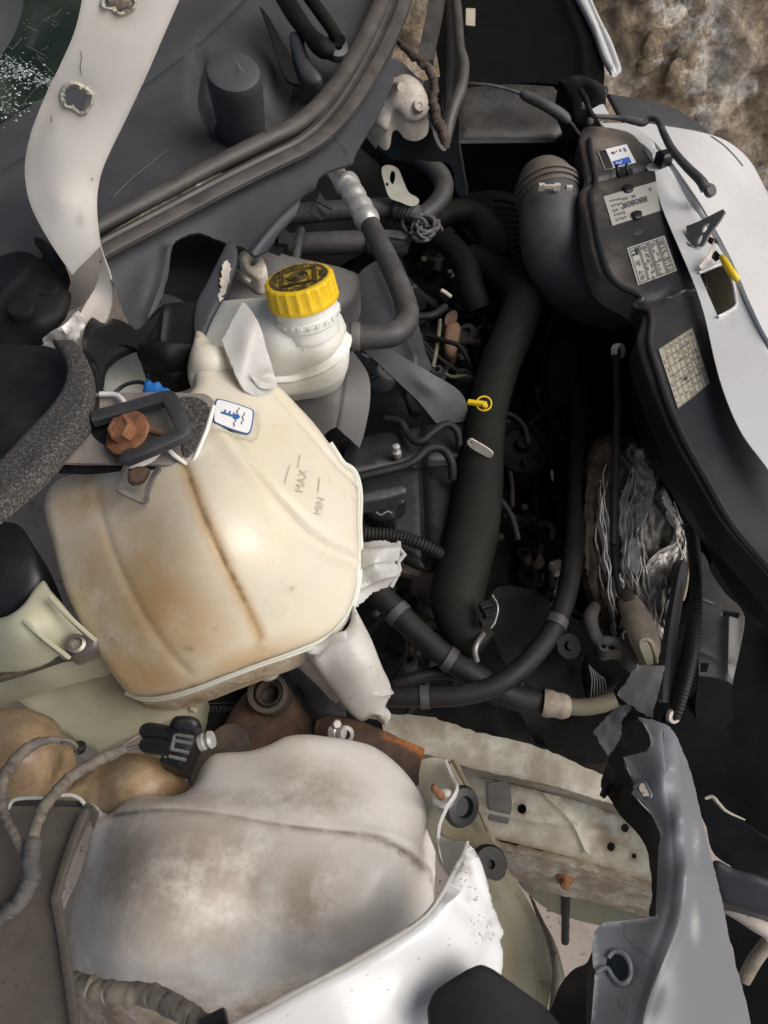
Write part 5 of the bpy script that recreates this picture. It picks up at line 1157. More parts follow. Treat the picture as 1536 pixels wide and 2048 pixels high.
surf('web', [(*p[:2], 'c') for p in R2] + [(*p[:2], 'c') for p in R3[::-1]], fA, mWhiteD, t, step=9, thick=.003, lift=.001,
     holes=[hexh(1044, 1618, 9), hexh(1250, 1656, 8), hexh(1222, 1694, 8), hexh(1268, 1712, 5)],
     grooves=[([(960, 1620), (1060, 1640), (1150, 1650)], 6, .003), ([(1085, 1585), (1140, 1640), (1170, 1700)], 5, .003)], dents=[(1200, 1665, 26, 18, 20, -.006), (1110, 1625, 30, 14, 0, .003)], rough=.0006,
     stain={'all': .4, 'edge': (12, .9), 'blobs': [(1220, 1690, 60, 26, 0, .9), (1200, 1655, 40, 14, 10, .8), (960, 1600, 40, 30, 20, .7)]}, stain2={'blobs': [(1000, 1600, 26, 36, 0, .9)]})
loft('lower_bead', [R3, R4, R5], mWhiteD, t, jit=.0006, stain=.8)
surf('flange', [(1040, 1755), (1120, 1782), (1200, 1795), (1330, 1840), (1330, 1862), (1240, 1858), (1120, 1830), (1070, 1800)], [(1045, 1760, .44), (1200, 1796, .44), (1330, 1850, .44), (1120, 1830, .40)], mOlive, t, step=12, thick=.003)
surf('inner_wall', [(780, 1480), (940, 1520), (1100, 1545), (1220, 1600), (1320, 1720), (1325, 1820), (1180, 1780), (1030, 1725), (970, 1640), (930, 1570)], [(x, y, z - .05) for x, y, z in fA], mEng, t, step=22, thick=.003)  # near-black sheet behind the web, paints the shade inside the holes
lathe('rusty_bolt', P(1130, 1752, .515), (-.2, -.8, .5), [(.008, -.01), (.011, 0), (.010, .006), (.006, .008), (.005, .016), (.002, .017)], mRustB, t, 12)
surf('grey_patch', [(974, 1566, 'c'), (1018, 1560, 'c'), (1024, 1612), (1016, 1648, 'c'), (980, 1640, 'c')], [(x, y, z + .003) for x, y, z in fA], mSteel, t, step=9, thick=.001)
tag(tube('guide_pin', [(1132, 1776, .44, 9), (1131, 1830, .40, 8.5), (1130, 1884, .36, 8)], mBlackS, seg=12), 'black upright pin below the chassis rail above the concrete', 'pin')

# ================================================================== NEAR WING, BRACKETS, LINER
t = thing('near_wing', 'crumpled glossy white front wing panel nearest the viewer', 'wing', P(750, 1950, .86))
fN = [(440, 2060, .93), (700, 1925, .935), (850, 1830, .935), (935, 1690, .925), (998, 1860, .88), (1000, 2050, .86), (700, 2050, .925), (900, 1900, .915), (940, 1800, .92), (860, 2020, .905)]
edge = [(420, 2075), (520, 2022), (600, 1978), (700, 1926), (800, 1868), (850, 1832), (882, 1790), (906, 1745), (924, 1712), (934, 1688)]
o, f = surf('panel', [(400, 2085, 'c')] + edge[:-1] + [(934, 1688, 'c'), (950, 1705), (964, 1742), (976, 1782), (990, 1822), (999, 1862), (1001, 1930), (996, 1962), (1004, 2085, 'c')], fN, mWhite, t, step=9, thick=.002, bulge=(.006, 18), dents=[(925, 1890, 26, 70, 20, .003), (860, 1940, 50, 40, 0, -.003)],
            grooves=[([(930, 1720), (945, 1770), (975, 1810)], 10, -.002), ([(900, 1790), (950, 1840), (990, 1860)], 16, .002)], tear=.3, stain={'lines': [([(940, 1695), (958, 1722), (975, 1790), (994, 1840)], 5, .9), ([(924, 1712), (906, 1750)], 4, .8)], 'blobs': [(925, 1740, 14, 20, 0, .6), (960, 1835, 16, 5, 0, .7)]})
tube_w('rolled_edge', np.array([on(f, x, y, .004) for x, y in cat(edge, 6)]), .0017, M('wing_edge_seam', (.42, .40, .36), .4), t, 8)
sg = []
for k in range(30):
    y = random.uniform(1700, 1890); x = 945 + (y - 1700) * .2 + random.uniform(-40, 6) if y < 1900 else random.uniform(600, 980)
    a = random.uniform(0, 3); l = random.uniform(2, 8); sg.append([(x, y), (x + l*math.cos(a), y + l*math.sin(a))])
for k in range(9):
    x = random.uniform(560, 900); y = 2050 - (x - 430) * .42 + random.uniform(20, 90); l = random.uniform(2, 6); sg.append([(x, y), (x + l, y - l * random.random())])
s = stripes('paint_chips', f, sg, 1.7, mInkPale, t, .0095); s['kind'] = 'stuff'
t = thing('wing_support', 'bent white support tab with plug between bottle and rail', 'support', P(880, 1640, .78))
surf('web', [(844, 1519, 'c'), (868, 1515), (892, 1522), (904, 1557), (913, 1582), (893, 1616), (879, 1651), (876, 1680, 'c'), (880, 1712), (903, 1762, 'c'), (884, 1735), (866, 1690), (854, 1659), (841, 1604), (838, 1550)], [(845, 1520, .79), (892, 1522, .80), (912, 1582, .83), (876, 1680, .85), (903, 1760, .86), (841, 1604, .79)], mWhiteD, t, step=7, thick=.002)
sweep('turned_edge', [(892, 1524, .808), (905, 1557, .822), (914, 1580, .838), (894, 1616, .848), (880, 1650, .857), (876, 1680, .862)], [(-3, -6), (3, -6), (3, 6), (-3, 6)], mWhite, t)
surf('flap', [(876, 1681, 'c'), (934, 1682, 'c'), (926, 1714), (904, 1762, 'c'), (888, 1732)], [(876, 1681, .855), (934, 1682, .89), (904, 1762, .87)], mWhiteD, t, step=7, thick=.002)
surf('plug', [(866, 1592), (880, 1580), (896, 1578), (908, 1590), (906, 1604), (890, 1614), (874, 1610)], [(868, 1594, .835), (906, 1590, .838), (890, 1612, .83)], mTankW, t, step=6, bulge=(.006, 9), back=('drop', .01))
tube('plug_screw', [(884, 1594, .84, 8), (876, 1586, .85, 8), (868, 1576, .86, 7), (866, 1570, .863, 4)], mRustB, t, seg=10, n=4)
lathe('rubber_grommet', P(920, 1612, .80), (.5, -.4, .75), [(.007, -.004), (.0165, -.003), (.018, .002), (.016, .006), (.0095, .007), (.008, .002)], mBlackS, t, 28)
t = thing('inner_wing_panel', 'olive green bent inner wing panel with rubber grommet', 'panel', P(1040, 1850, .6))
surf('pressing', [(905, 1520), (930, 1555), (960, 1620), (984, 1680), (1016, 1738), (1050, 1790), (1082, 1850), (1098, 1900), (1104, 1960), (1080, 2085, 'c'), (985, 2085, 'c'), (985, 1900), (960, 1800), (930, 1690), (880, 1660), (890, 1600)], [(910, 1525, .72), (985, 1680, .72), (1082, 1850, .70), (1104, 1960, .68), (985, 2080, .70), (930, 1690, .74), (890, 1620, .73), (1030, 1880, .745), (1040, 2050, .72), (970, 1760, .76)], mOlive, t, step=11, thick=.003, grooves=[([(985, 1740), (1040, 1830), (1060, 1920), (1050, 2070)], 12, .006), ([(1010, 1750), (1070, 1850), (1090, 1960)], 6, -.005)])
tube('folded_lip', [(905, 1520, .735), (935, 1575, .74), (965, 1635, .735), (976, 1662, .73)], mOlive, t, r=4, seg=8)
surf('outer_band', [(1062, 1790, 'c'), (1082, 1835), (1110, 1890), (1130, 1960), (1148, 2020), (1150, 2085, 'c'), (1090, 2085, 'c'), (1105, 1990), (1098, 1900)], [(1065, 1795, .66), (1148, 2030, .62), (1095, 2080, .63), (1100, 1910, .655)], mOlive, t, step=11, thick=.003, bulge=(.006, 14))
lathe('grommet', P(974, 1728, .752), (.25, -.25, .93), [(.0145, -.004), (.0165, 0), (.0165, .006), (.0145, .009), (.004, .0095), (.0035, .005)], mHoseD, t, 30)
t = thing('wing_corner_cover', 'black plastic corner cover on the white wing at the bottom edge', 'cover', P(980, 2020, .92))
surf('cover', [(862, 2085, 'c'), (857, 2012, 'c'), (866, 1988), (882, 1972), (936, 1938, 'c'), (962, 1930), (988, 1940, 'c'), (1090, 2014, 'c'), (1150, 2085, 'c')], [(860, 2000, .940), (960, 1932, .940), (1100, 2025, .925), (980, 2080, .945)], mMatte, t, step=12, bulge=(.002, 6), back=('drop', .02))

# ================================================================== GREY BUMPER
t = thing('front_bumper', 'torn silver grey front bumper corner with oval holes', 'bumper', P(1340, 1800, .6))
fU = [(1280, 1440, .80), (1246, 1515, .792), (1290, 1560, .80), (1320, 1660, .80), (1313, 1780, .80), (1200, 1850, .80), (1185, 1960, .80), (1185, 2060, .802), (1260, 1950, .808), (1345, 1460, .808), (1352, 1540, .812), (1362, 1640, .816), (1370, 1750, .82), (1355, 1850, .824), (1320, 1940, .826), (1290, 2040, .828), (1382, 1545, .765), (1405, 1643, .76), (1424, 1721, .757), (1444, 1800, .754), (1463, 1897, .75), (1495, 2014, .75), (1506, 2070, .75), (1400, 1800, .800), (1400, 1950, .804), (1400, 2060, .806)]
o, f = surf('skin', [(1276, 1434, 'c'), (1311, 1441), (1342, 1457), (1363, 1497), (1382, 1545), (1405, 1643), (1424, 1721), (1444, 1800), (1463, 1897), (1495, 2014), (1506, 2085, 'c'), (1178, 2085, 'c'), (1183, 2034), (1191, 1938, 'c'), (1186, 1932, 'c'), (1186, 1872), (1206, 1847), (1248, 1841), (1311, 1833, 'c'), (1313, 1780), (1316, 1720), (1321, 1667, 'c'), (1299, 1624), (1262, 1586, 'c'), (1270, 1574), (1246, 1514, 'c'), (1294, 1503, 'c'), (1302, 1484), (1288, 1449)], fU, mBump, t, step=9, thick=.0035, tear=.4,
            holes=[[(1216, 1914), (1230, 1902), (1252, 1912), (1262, 1940), (1256, 1962), (1240, 1968), (1224, 1952), (1212, 1936)], [(1274, 1570), (1286, 1562), (1298, 1580), (1302, 1594), (1290, 1596), (1278, 1584)]],
            grooves=[([(1326, 1470), (1334, 1540)], 2.5, -.0015), ([(1345, 1480), (1354, 1560), (1364, 1660), (1369, 1750), (1356, 1840), (1326, 1925), (1296, 2010), (1282, 2070)], 8, .0022), ([(1334, 1560), (1342, 1660), (1346, 1750), (1334, 1835), (1306, 1910), (1276, 2000), (1262, 2070)], 7, -.0012)],
            stain={'lines': [([(1250, 1516), (1276, 1570), (1300, 1626), (1322, 1668)], 4, .9), ([(1290, 1450), (1302, 1490)], 4, .8), ([(1186, 1872), (1190, 1936), (1184, 2034)], 4, .8), ([(1206, 1847), (1311, 1834)], 3, .8)], 'blobs': [(1300, 1640, 14, 30, -20, .6), (1392, 1690, 4, 26, 0, .7), (1390, 1850, 8, 30, 0, .6)]})
tube_w('hole_rim', np.array([on(f, x, y, .001) for x, y in cat([(1192, 1944), (1212, 1936), (1224, 1952), (1240, 1968), (1256, 1962), (1262, 1940), (1252, 1912), (1230, 1902), (1216, 1914)], 4)]), .002, mBump, t, 8)
tube_w('hole_rim', np.array([on(f, x, y, .001) for x, y in cat([(1268, 1575), (1274, 1570), (1286, 1562), (1298, 1580), (1302, 1594), (1290, 1596)], 4)]), .0016, mBump, t, 8)
s = stripes('pen_scratches', f, [cat([(1250, 1848), (1248, 1870), (1262, 1888), (1290, 1908), (1308, 1930), (1302, 1965), (1290, 1990)], 6), [(1234, 1996), (1240, 2014)], [(1236, 2014), (1246, 2008), (1246, 2020)], [(1262, 1988), (1268, 1998)], [(1272, 1992), (1266, 2004)], [(1270, 1934), (1276, 1940), (1272, 1946)]], 1.2, mInk, t, .004); s['kind'] = 'stuff'
surf('black_backing', [(1270, 1440), (1292, 1452), (1306, 1490), (1294, 1512), (1250, 1520), (1268, 1574), (1266, 1590), (1300, 1630), (1322, 1670), (1318, 1780), (1312, 1838), (1300, 1836), (1303, 1780), (1290, 1690), (1240, 1630), (1214, 1590), (1200, 1570), (1210, 1540), (1222, 1510), (1240, 1480), (1250, 1450)], [(1270, 1440, .765), (1300, 1500, .765), (1210, 1560, .72), (1300, 1640, .765), (1310, 1830, .765), (1250, 1620, .74)], mBlackS, t, step=10, thick=.004, rough=.0012)
tube('clip_peg', [(1222, 1566, .735, 9), (1212, 1580, .732, 8), (1204, 1594, .73, 6)], mBlackS, t, seg=8, n=3)
surf('inner_lining', [(1170, 1930), (1196, 1890), (1270, 1890), (1290, 1980), (1290, 2085), (1100, 2085), (1112, 1990), (1140, 1945)], [(1195, 1895, .755), (1270, 1900, .76), (1150, 2080, .70), (1120, 1985, .68)], mBlackS, t, step=14, thick=.004)
surf('torn_lower_flap', [(1176, 1930), (1192, 1936), (1194, 2000), (1188, 2085), (1176, 2085)], [(1180, 1935, .79), (1192, 1940, .795), (1185, 2080, .80)], mBlackS, t, step=8, thick=.003, tear=1)
# ================================================================== ENGINE BAY
t = thing('engine_block', 'black oily engine block deep in the shaded bay', 'engine', P(960, 1000, .3))
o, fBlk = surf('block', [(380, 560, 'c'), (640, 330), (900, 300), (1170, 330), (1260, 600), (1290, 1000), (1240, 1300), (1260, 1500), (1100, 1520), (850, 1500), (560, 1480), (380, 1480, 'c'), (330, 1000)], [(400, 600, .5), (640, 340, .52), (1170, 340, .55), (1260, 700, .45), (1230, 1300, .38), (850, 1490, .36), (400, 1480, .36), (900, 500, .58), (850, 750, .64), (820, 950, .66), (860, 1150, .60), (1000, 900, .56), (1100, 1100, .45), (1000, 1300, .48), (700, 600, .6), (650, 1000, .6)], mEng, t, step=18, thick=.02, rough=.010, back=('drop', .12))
eng = t
surf('cylinder_head', [(690, 900), (740, 872), (800, 862), (880, 850), (938, 862), (944, 940), (930, 1040), (905, 1120), (860, 1150), (780, 1110), (700, 1080)], [(700, 900, .735), (930, 860, .72), (930, 1040, .70), (860, 1145, .69), (700, 1080, .71)], mBlackS, t, step=14, bulge=(.01, 18), back=('drop', .06), grooves=[([(710, 960), (800, 940), (935, 930)], 6, -.006), ([(840, 870), (850, 1120)], 6, -.006)])
t = thing('engine_cover_panel', 'grey brown angular plastic panel under the brake reservoir', 'panel', P(660, 820, .72))
surf('face', [(540, 800, 'c'), (620, 770), (690, 735, 'c'), (704, 700, 'c'), (736, 748), (740, 802), (728, 868), (719, 896, 'c'), (690, 870), (670, 856), (641, 876, 'c'), (618, 842)], [(545, 800, .80), (700, 705, .83), (738, 790, .80), (719, 892, .76), (641, 872, .775), (670, 800, .815)], mEngGrey, t, step=9, thick=.006, grooves=[([(690, 740), (684, 800), (672, 856)], 3, -.003)])
surf('inner_wall', [(640, 880), (670, 860), (692, 880), (716, 900), (700, 935), (660, 920)], [(642, 880, .73), (670, 862, .74), (705, 930, .70)], mEng, t, step=10, thick=.006)
t = thing('timing_cover', 'dark blue grey wedge shaped engine cover plate', 'cover', P(830, 780, .7))
surf('face', [(728, 702, 'c'), (776, 698), (820, 722), (862, 746), (924, 788), (940, 842, 'c'), (900, 846), (872, 846, 'c'), (836, 802), (800, 768), (760, 730)], [(730, 703, .80), (776, 698, .80), (924, 788, .745), (940, 842, .725), (872, 846, .725), (800, 768, .765)], M('slate_plastic', (.028, .031, .037), .45, dust=((.065, .066, .068), .35, 14)), t, step=10, thick=.008, dents=[(850, 770, 30, 14, 35, .004)])
surf('rear_face', [(690, 600), (720, 545), (770, 520), (800, 560), (834, 640), (850, 700), (858, 742), (800, 715), (740, 705), (700, 680)], [(692, 600, .80), (770, 525, .80), (856, 738, .765), (710, 690, .79)], MATS['slate_plastic'], t, step=12, thick=.006, grooves=[([(760, 540), (790, 620), (830, 720)], 10, .006)])
t = thing('oil_filler_cap', 'black oil filler cap with raised grip bar and oil can mark', 'cap', P(770, 1020, .7))
o, fo = surf('disc', [(724, 1000), (760, 985), (800, 990), (812, 1004), (795, 1022), (790, 1040), (760, 1044), (735, 1030)], [(726, 1002, .752), (808, 1000, .755), (762, 1042, .735)], mBlackS, t, step=8, bulge=(.006, 10), back=('drop', .02))
surf('grip', [(718, 990, 'c'), (760, 980), (804, 972, 'c'), (813, 978), (812, 988, 'c'), (770, 1000), (724, 1008, 'c')], [(720, 992, .768), (810, 976, .772), (724, 1006, .765)], mCowl, t, step=7, bulge=(.004, 6), back=('drop', .018))
stripes('oil_mark', fo, [[(752, 1024), (762, 1030), (776, 1022), (784, 1026)]], 3, mInkPale, t, .012)
t = thing('ball_stud', 'shiny steel ball stud on the black cylinder head', 'stud', P(792, 905, .73))
lathe('stud', P(794, 908, .745), (-.1, .1, 1), [(.005, -.004), (.0058, 0), (.0058, .004), (.003, .005), (.003, .0075), (.0046, .009), (.0052, .0115), (.0046, .014), (.002, .0155)], mAlu, t, 16)
for name, lab, pth, r, m_ in (
  ('injector_pipe', 'thin dark steel fuel pipe bending over the wedge cover', [(770, 838, .745), (800, 844, .75), (818, 872, .75), (838, 884, .752), (866, 864, .757), (894, 848, .757), (914, 862, .75), (919, 892, .735)], 7.5, mHoseD),
  ('injector_pipe', 'lower dark steel fuel pipe arching beside the oil filler cap', [(716, 955, .755), (760, 944, .757), (800, 934, .757), (828, 922, .76), (858, 897, .765), (884, 898, .763), (902, 922, .755), (906, 958, .735)], 9, mHoseD),
  ('breather_hose', 'black ribbed breather hose running under the torn ear of the tank', [(690, 1066, .74), (740, 1068, .74), (800, 1074, .738), (850, 1092, .733), (900, 1120, .72)], 15, mHoseD),
  ('coolant_hose', 'thick black coolant hose running diagonally from tank foot to radiator', [(735, 1165, .70), (780, 1210, .695), (840, 1270, .685), (900, 1318, .675), (960, 1358, .665), (1030, 1395, .655), (1090, 1405, .65)], 25, mHoseD),
  ('lower_coolant_hose', 'long dark green black hose sweeping up along the radiator', [(760, 1392, .66), (840, 1394, .665), (920, 1390, .67), (990, 1372, .675), (1050, 1328, .68), (1100, 1268, .685), (1130, 1200, .69), (1146, 1110, .69), (1155, 1000, .685), (1160, 900, .67), (1166, 780, .65)], 21, mHoseD),
  ('thin_loop_hose', 'thin black hose looping between the two thick coolant hoses', [(790, 1372, .64), (830, 1356, .645), (880, 1346, .645), (940, 1356, .64)], 13, mHoseD),
  ('support_strut', 'slim dark strut rod hanging below the crossmember', [(1232, 700, .80), (1236, 800, .78), (1232, 900, .765), (1228, 1000, .755), (1226, 1090, .745)], 8, mHoseD)):
    o = thing(name, lab, 'hose' if 'hose' in name else 'pipe', P(*pth[len(pth)//2]))
    tube('pipe', pth, m_, o, r=r, seg=16, ribs=(.0042, .18) if name == 'breather_hose' else None)
    if name in ('coolant_hose', 'lower_coolant_hose'):
        for x_, y_, z_ in ((796, 1227, .6925), (900, 1318, .675)) if name == 'coolant_hose' else ((850, 1394, .6655), (1112, 1245, .687)):
            i_ = min(range(len(pth) - 1), key=lambda q: math.hypot(pth[q][0] - x_, pth[q][1] - y_)); dx_, dy_ = pth[i_+1][0] - pth[i_][0], pth[i_+1][1] - pth[i_][1]; l_ = math.hypot(dx_, dy_); dzz = (pth[i_+1][2] - pth[i_][2]) / l_
            tube('hose_band', [(x_ + dx_/l_*s_, y_ + dy_/l_*s_, z_ + dzz*s_, r + 3) for s_ in (-9, -7, 7, 9)], mHose, o, seg=20, n=2)
    if name == 'coolant_hose': tube('brass_end', [(1086, 1405, .655, 27), (1098, 1407, .655, 28), (1112, 1410, .654, 25), (1124, 1412, .653, 26), (1136, 1413, .652, 22)], mTan, o, seg=16, n=3); tube('outlet', [(1130, 1413, .652, 17), (1170, 1414, .655, 17), (1205, 1408, .66, 17), (1232, 1398, .665, 16)], mOlive, o, seg=14)
    if name == 'support_strut':
        lathe('eyelet', P(1236, 702, .80), (.5, -.6, .6), [(.006, -.004), (.010, -.003), (.010, .004), (.006, .005)], mCastD, o, 18, ring=True); tube('lower_rod', [(1226, 1080, .742), (1230, 1140, .735), (1240, 1190, .73)], mEng, o, r=6, seg=10)
# large intake tube with clamps
t = thing('intake_pipe', 'wide dark green black intake pipe running down the middle of the engine', 'pipe', P(950, 1100, .64))
tube('pipe', [(940, 520, .70, 32), (1000, 548, .71, 34), (1044, 590, .72, 38), (1032, 650, .725, 40), (1000, 730, .725, 40), (978, 810, .725, 40), (966, 890, .727, 42), (958, 970, .727, 48), (946, 1060, .72, 52), (926, 1140, .71, 54), (914, 1200, .70, 54), (930, 1260, .685, 46), (965, 1295, .68, 38)], mEngG, t, seg=22)
o = thing('pipe_strap', 'pale perforated strap tongue on the wide intake pipe', 'strap', P(960, 893, .77))
surf('strap', [(934, 884), (940, 878), (950, 882), (984, 904), (984, 914), (974, 914), (940, 894)], [(936, 884, .772), (984, 908, .765), (960, 890, .773)], mCastD, o, step=5, thick=.002, holes=[[(940, 884), (944, 883), (945, 887), (941, 888)]])
t2 = thing('pipe_clamp', 'pale metal clamp band round the lower end of the intake pipe', 'clamp', P(960, 1300, .66))
tube('band', [(966, 1268, .705), (955, 1285, .712), (950, 1302, .71), (954, 1322, .70)], mSteel, t2, r=6, seg=10)
t2 = thing('upper_pipe', 'dark branch pipe behind the intake pipe by the fan cowl', 'pipe', P(920, 480, .64))
tube('pipe', [(870, 440, .70, 24), (905, 424, .705, 26), (945, 430, .70, 28), (975, 462, .69, 30), (990, 510, .68, 32), (1000, 560, .67, 32)], mEngG, t2, seg=18)
tube('branch', [(862, 470, .71, 20), (900, 492, .715, 24), (930, 530, .715, 26), (944, 580, .70, 26), (958, 620, .68, 24)], mEngG, t2, seg=16)
# fan cowl fins behind
t2 = thing('fan_guard', 'black finned fan guard behind the air duct', 'guard', P(1000, 440, .6))
surf('ring', [(915, 400), (960, 382), (1020, 386), (1050, 410), (1050, 500), (1010, 540), (960, 500), (920, 450)], [(920, 400, .66), (1045, 410, .66), (1010, 535, .62)], mEng, t2, step=12, thick=.01)
for k in range(9): tube('fin', [(985 + 3*k, 400 + 14*k, .70), (1015 + 2*k, 404 + 13*k, .70), (1045, 410 + 11*k, .695)], mEng, t2, r=3, seg=6)
# air duct
t = thing('air_duct', 'large grey black air intake elbow with clamp beside the crossmember', 'duct', P(1110, 560, .65))
tube('elbow', [(1100, 402, .82, 62), (1104, 432, .814, 65), (1108, 462, .803, 69), (1118, 500, .785, 73), (1146, 545, .755, 75), (1190, 575, .725, 74), (1240, 590, .70, 72)], M('duct_grey', (.075, .078, .085), .42, col2=(.055, .058, .064), dust=((.16, .145, .13), .4, 12)), t, seg=36)
tube('collar', [(1088, 352, .835, 44), (1089, 358, .834, 54), (1094, 376, .828, 59), (1099, 398, .821, 62), (1101, 406, .819, 61)], M('dusty_duct', (.14, .118, .098), .6, col2=(.08, .07, .062), vscale=20, dust=((.2, .17, .14), .5, 15)), t, seg=32, n=4)
for yy, zz, rr in ((376, .828, 65), (388, .8243, 67), (399, .8208, 66)): tube('clamp_band', [(1093 + (yy-374)*.2, yy - 2, zz, rr), (1094 + (yy-374)*.2, yy + 3, zz - .0015, rr)], MATS['dusty_duct'], t, seg=32, n=2)
for x, y in ((1083, 374), (1114, 374), (1138, 378)): pxbox('clamp_lug', x, y, .877 - abs(x-1096)*.0004, 12, 8, 14, mCastD, t)
pxbox('clamp_screw', 1100, 373, .880, 26, 6, 7, mCastD, t)
# dipstick
t = thing('dipstick', 'yellow dipstick handle with round ring in the dark engine', 'dipstick', P(962, 808, .75))
dk = P(968, 808, .785)
lathe('ring', dk, (-.1, -.45, .9), [(.0086, -.001), (.0102, -.001), (.0104, .001), (.0102, .003), (.0086, .003)], mYel, t, 28, ring=True)
box('tab', P(954, 806, .788), np.array([.0115, -.003, .001]), np.array([.0008, .0028, 0]), np.array([0, 0, .0025]), mYel, t)
lathe('stub', P(970, 812, .786), (-.1, -.45, .9), [(.0035, -.004), (.0038, .002), (.003, .006)], mYel, t, 12)
# tan wiring plug deep in the engine
t = thing('tan_wiring_plug', 'tan brown plug with wires beside the wedge cover', 'plug', P(905, 670, .66))
surf('plug', [(893, 652), (918, 648), (916, 690), (906, 716), (892, 708)], [(895, 654, .70), (917, 650, .70), (900, 712, .68)], mOrange, t, step=6, bulge=(.004, 7), back=('drop', .015))
surf('upper', [(892, 632), (912, 622), (910, 648), (894, 654)], [(893, 633, .705), (911, 624, .705), (900, 652, .70)], mRust, t, step=6, thick=.006)
tube('wire', [(852, 670, .70), (890, 682, .71), (918, 692, .71), (934, 716, .70), (942, 736, .69)], mEngG, t, r=5, seg=8)
tube('wire', [(880, 640, .70), (876, 680, .70), (866, 735, .69)], mOlive, t, r=4, seg=8)
tube('wire', [(838, 634, .72), (866, 630, .72), (890, 614, .715)], mHoseD, t, r=8, seg=10)
tube('wire', [(890, 748, .69), (905, 754, .69), (930, 752, .69), (944, 756, .688)], mOlive, t, r=4, seg=8)
tube('bolt_head', [(882, 580, .74), (892, 586, .735), (902, 594, .73)], mCastD, t, r=4, seg=8)
t = thing('green_tag', 'tiny green plastic clip between tank and grey panel', 'clip', P(676, 915, .72))
surf('clip', [(670, 912), (678, 905), (682, 912), (676, 925), (670, 922)], [(672, 912, .78), (680, 908, .78), (674, 922, .775)], mGreen, t, step=4, thick=.003)
# pulley, sensor, oddments
t = thing('pulley', 'dark round belt pulley beside the radiator', 'pulley', P(1140, 1290, .6))
lathe('wheel', P(1140, 1292, .655), (.25, -.35, .9), [(.010, -.02), (.0165, -.012), (.0175, -.004), (.0165, 0), (.0155, -.002), (.006, -.002), (.005, .003), (.002, .004)], mEngG, t, 32)
t = thing('sensor_plug', 'black clip sensor plug at the lower end of the intake pipe', 'plug', P(975, 1225, .7))
for k, (x, y) in enumerate(((972, 1212), (980, 1228), (972, 1244))): pxbox('body', x, y, .735 - k*.006, 26, 14, 22, mBlackS, t, rot=20)
tube('spring_wire', [(985, 1190, .742), (996, 1214, .745), (990, 1244, .735), (982, 1256, .73)], mAlu, t, r=1.8, seg=6)
t = thing('alternator_bracket', 'dark engine bracket with worn metal lugs below the radiator hose', 'bracket', P(1060, 1240, .5))
surf('plate', [(985, 1185), (1060, 1180), (1130, 1230), (1200, 1260), (1215, 1340), (1150, 1400), (1060, 1370), (1000, 1310)], [(990, 1190, .62), (1130, 1230, .62), (1210, 1330, .60), (1010, 1320, .60)], mEngG, t, step=16, thick=.01, rough=.002)
pxbox('lug', 1114, 1136, .66, 22, 26, 20, mCastD, t, rot=20); pxbox('lug', 822, 1140, .69, 44, 30, 16, mCastD if False else mBrownD, t, rot=-15)
t = thing('paint_flake', 'tiny bright white flake on the black engine', 'flake', P(1105, 948, .6))
surf('flake', [(1102, 940), (1107, 944), (1106, 962), (1103, 958)], [(1104, 950, .62)], mWhite, t, step=4, thick=.001)
# pipes behind the reservoir under the skirt
t = thing('heater_pipe', 'grey heater pipe with ribbed clamp behind the aluminium fitting', 'pipe', P(700, 420, .7))
tube('pipe', [(560, 432, .76, 20), (640, 424, .765, 20), (720, 418, .77, 20), (800, 416, .77, 20)], mHose, t, seg=16)
tube('clamp', [(790, 417, .775, 25), (806, 421, .774, 26), (826, 430, .772, 24), (838, 440, .768, 20)], mHose, t, seg=18, ribs=(.006, .16))
tube('bend', [(835, 440, .762, 19), (868, 414, .768, 20), (886, 386, .775, 20), (884, 358, .78, 20), (862, 332, .785, 19), (826, 310, .785, 18), (780, 304, .785, 17)], mHose, t, seg=16)
t = thing('lower_heater_pipe', 'second grey pipe with ribbed rubber end below the heater pipe', 'pipe', P(700, 490, .68))
tube('pipe', [(580, 490, .74, 23), (660, 486, .745, 23), (740, 484, .745, 23)], mHose, t, seg=16)
tube('ribbed_end', [(735, 484, .748, 24), (780, 486, .747, 25), (806, 490, .745, 24), (818, 494, .743, 16)], mHose, t, seg=22)
for k in range(7): tube('rib', [(738, 468 + 5.5*k, .768 - abs(k-2)*.003), (780, 470 + 5.4*k, .769 - abs(k-2)*.003), (812, 476 + 4.4*k, .764 - abs(k-2)*.003)], mHoseD, t, r=1.6, seg=6)
t = thing('wire_bundle', 'tangled dusty wiring bundle where the pipes meet', 'wiring', P(850, 450, .7))
for k in range(9):
    a = random.uniform(0, 6); cx_, cy_ = 838 + random.uniform(-12, 26), 452 + random.uniform(-10, 14)
    tube('wire', [(cx_ + 22*math.cos(a + i*.9) + random.uniform(-4, 4), cy_ + 16*math.sin(a + i*.9), .775 + random.uniform(-.01, .012)) for i in range(6)], mHose if k % 2 else mEngGrey, t, r=random.uniform(2.5, 4.5), seg=8)
t = thing('white_hinge_tab', 'white steel tab with slots below the cowl skirt', 'tab', P(795, 420, .74))
surf('tab', [(764, 336), (778, 330), (796, 338), (806, 360), (818, 385), (838, 400), (826, 412), (800, 404), (780, 395), (770, 370)], [(766, 338, .83), (796, 338, .83), (835, 402, .80), (785, 398, .80)], mWhiteD, t, step=6, thick=.003, holes=[[(783, 342), (790, 346), (786, 368), (780, 360)], [(772, 365), (776, 366), (776, 372), (772, 371)]])
for x in (546, 600): tube_w('rod', np.array([P(x + 10, 440, .86), P(x, 500, .85), P(x - 6, 560, .83)]), .0055, mHose, t, 10) if False else None
for i, (x, l) in enumerate(((548, 'left thin grey pipe rising behind the yellow cap'), (590, 'right thin grey pipe rising behind the yellow cap'))):
    o = thing('brake_pipe', l, 'pipe', P(x, 540, .8)); tube('pipe', [(x + 12, 460, .85), (x + 4, 500, .845), (x - 2, 560, .835)] , mHose, o, r=9 if i else 6, seg=12)
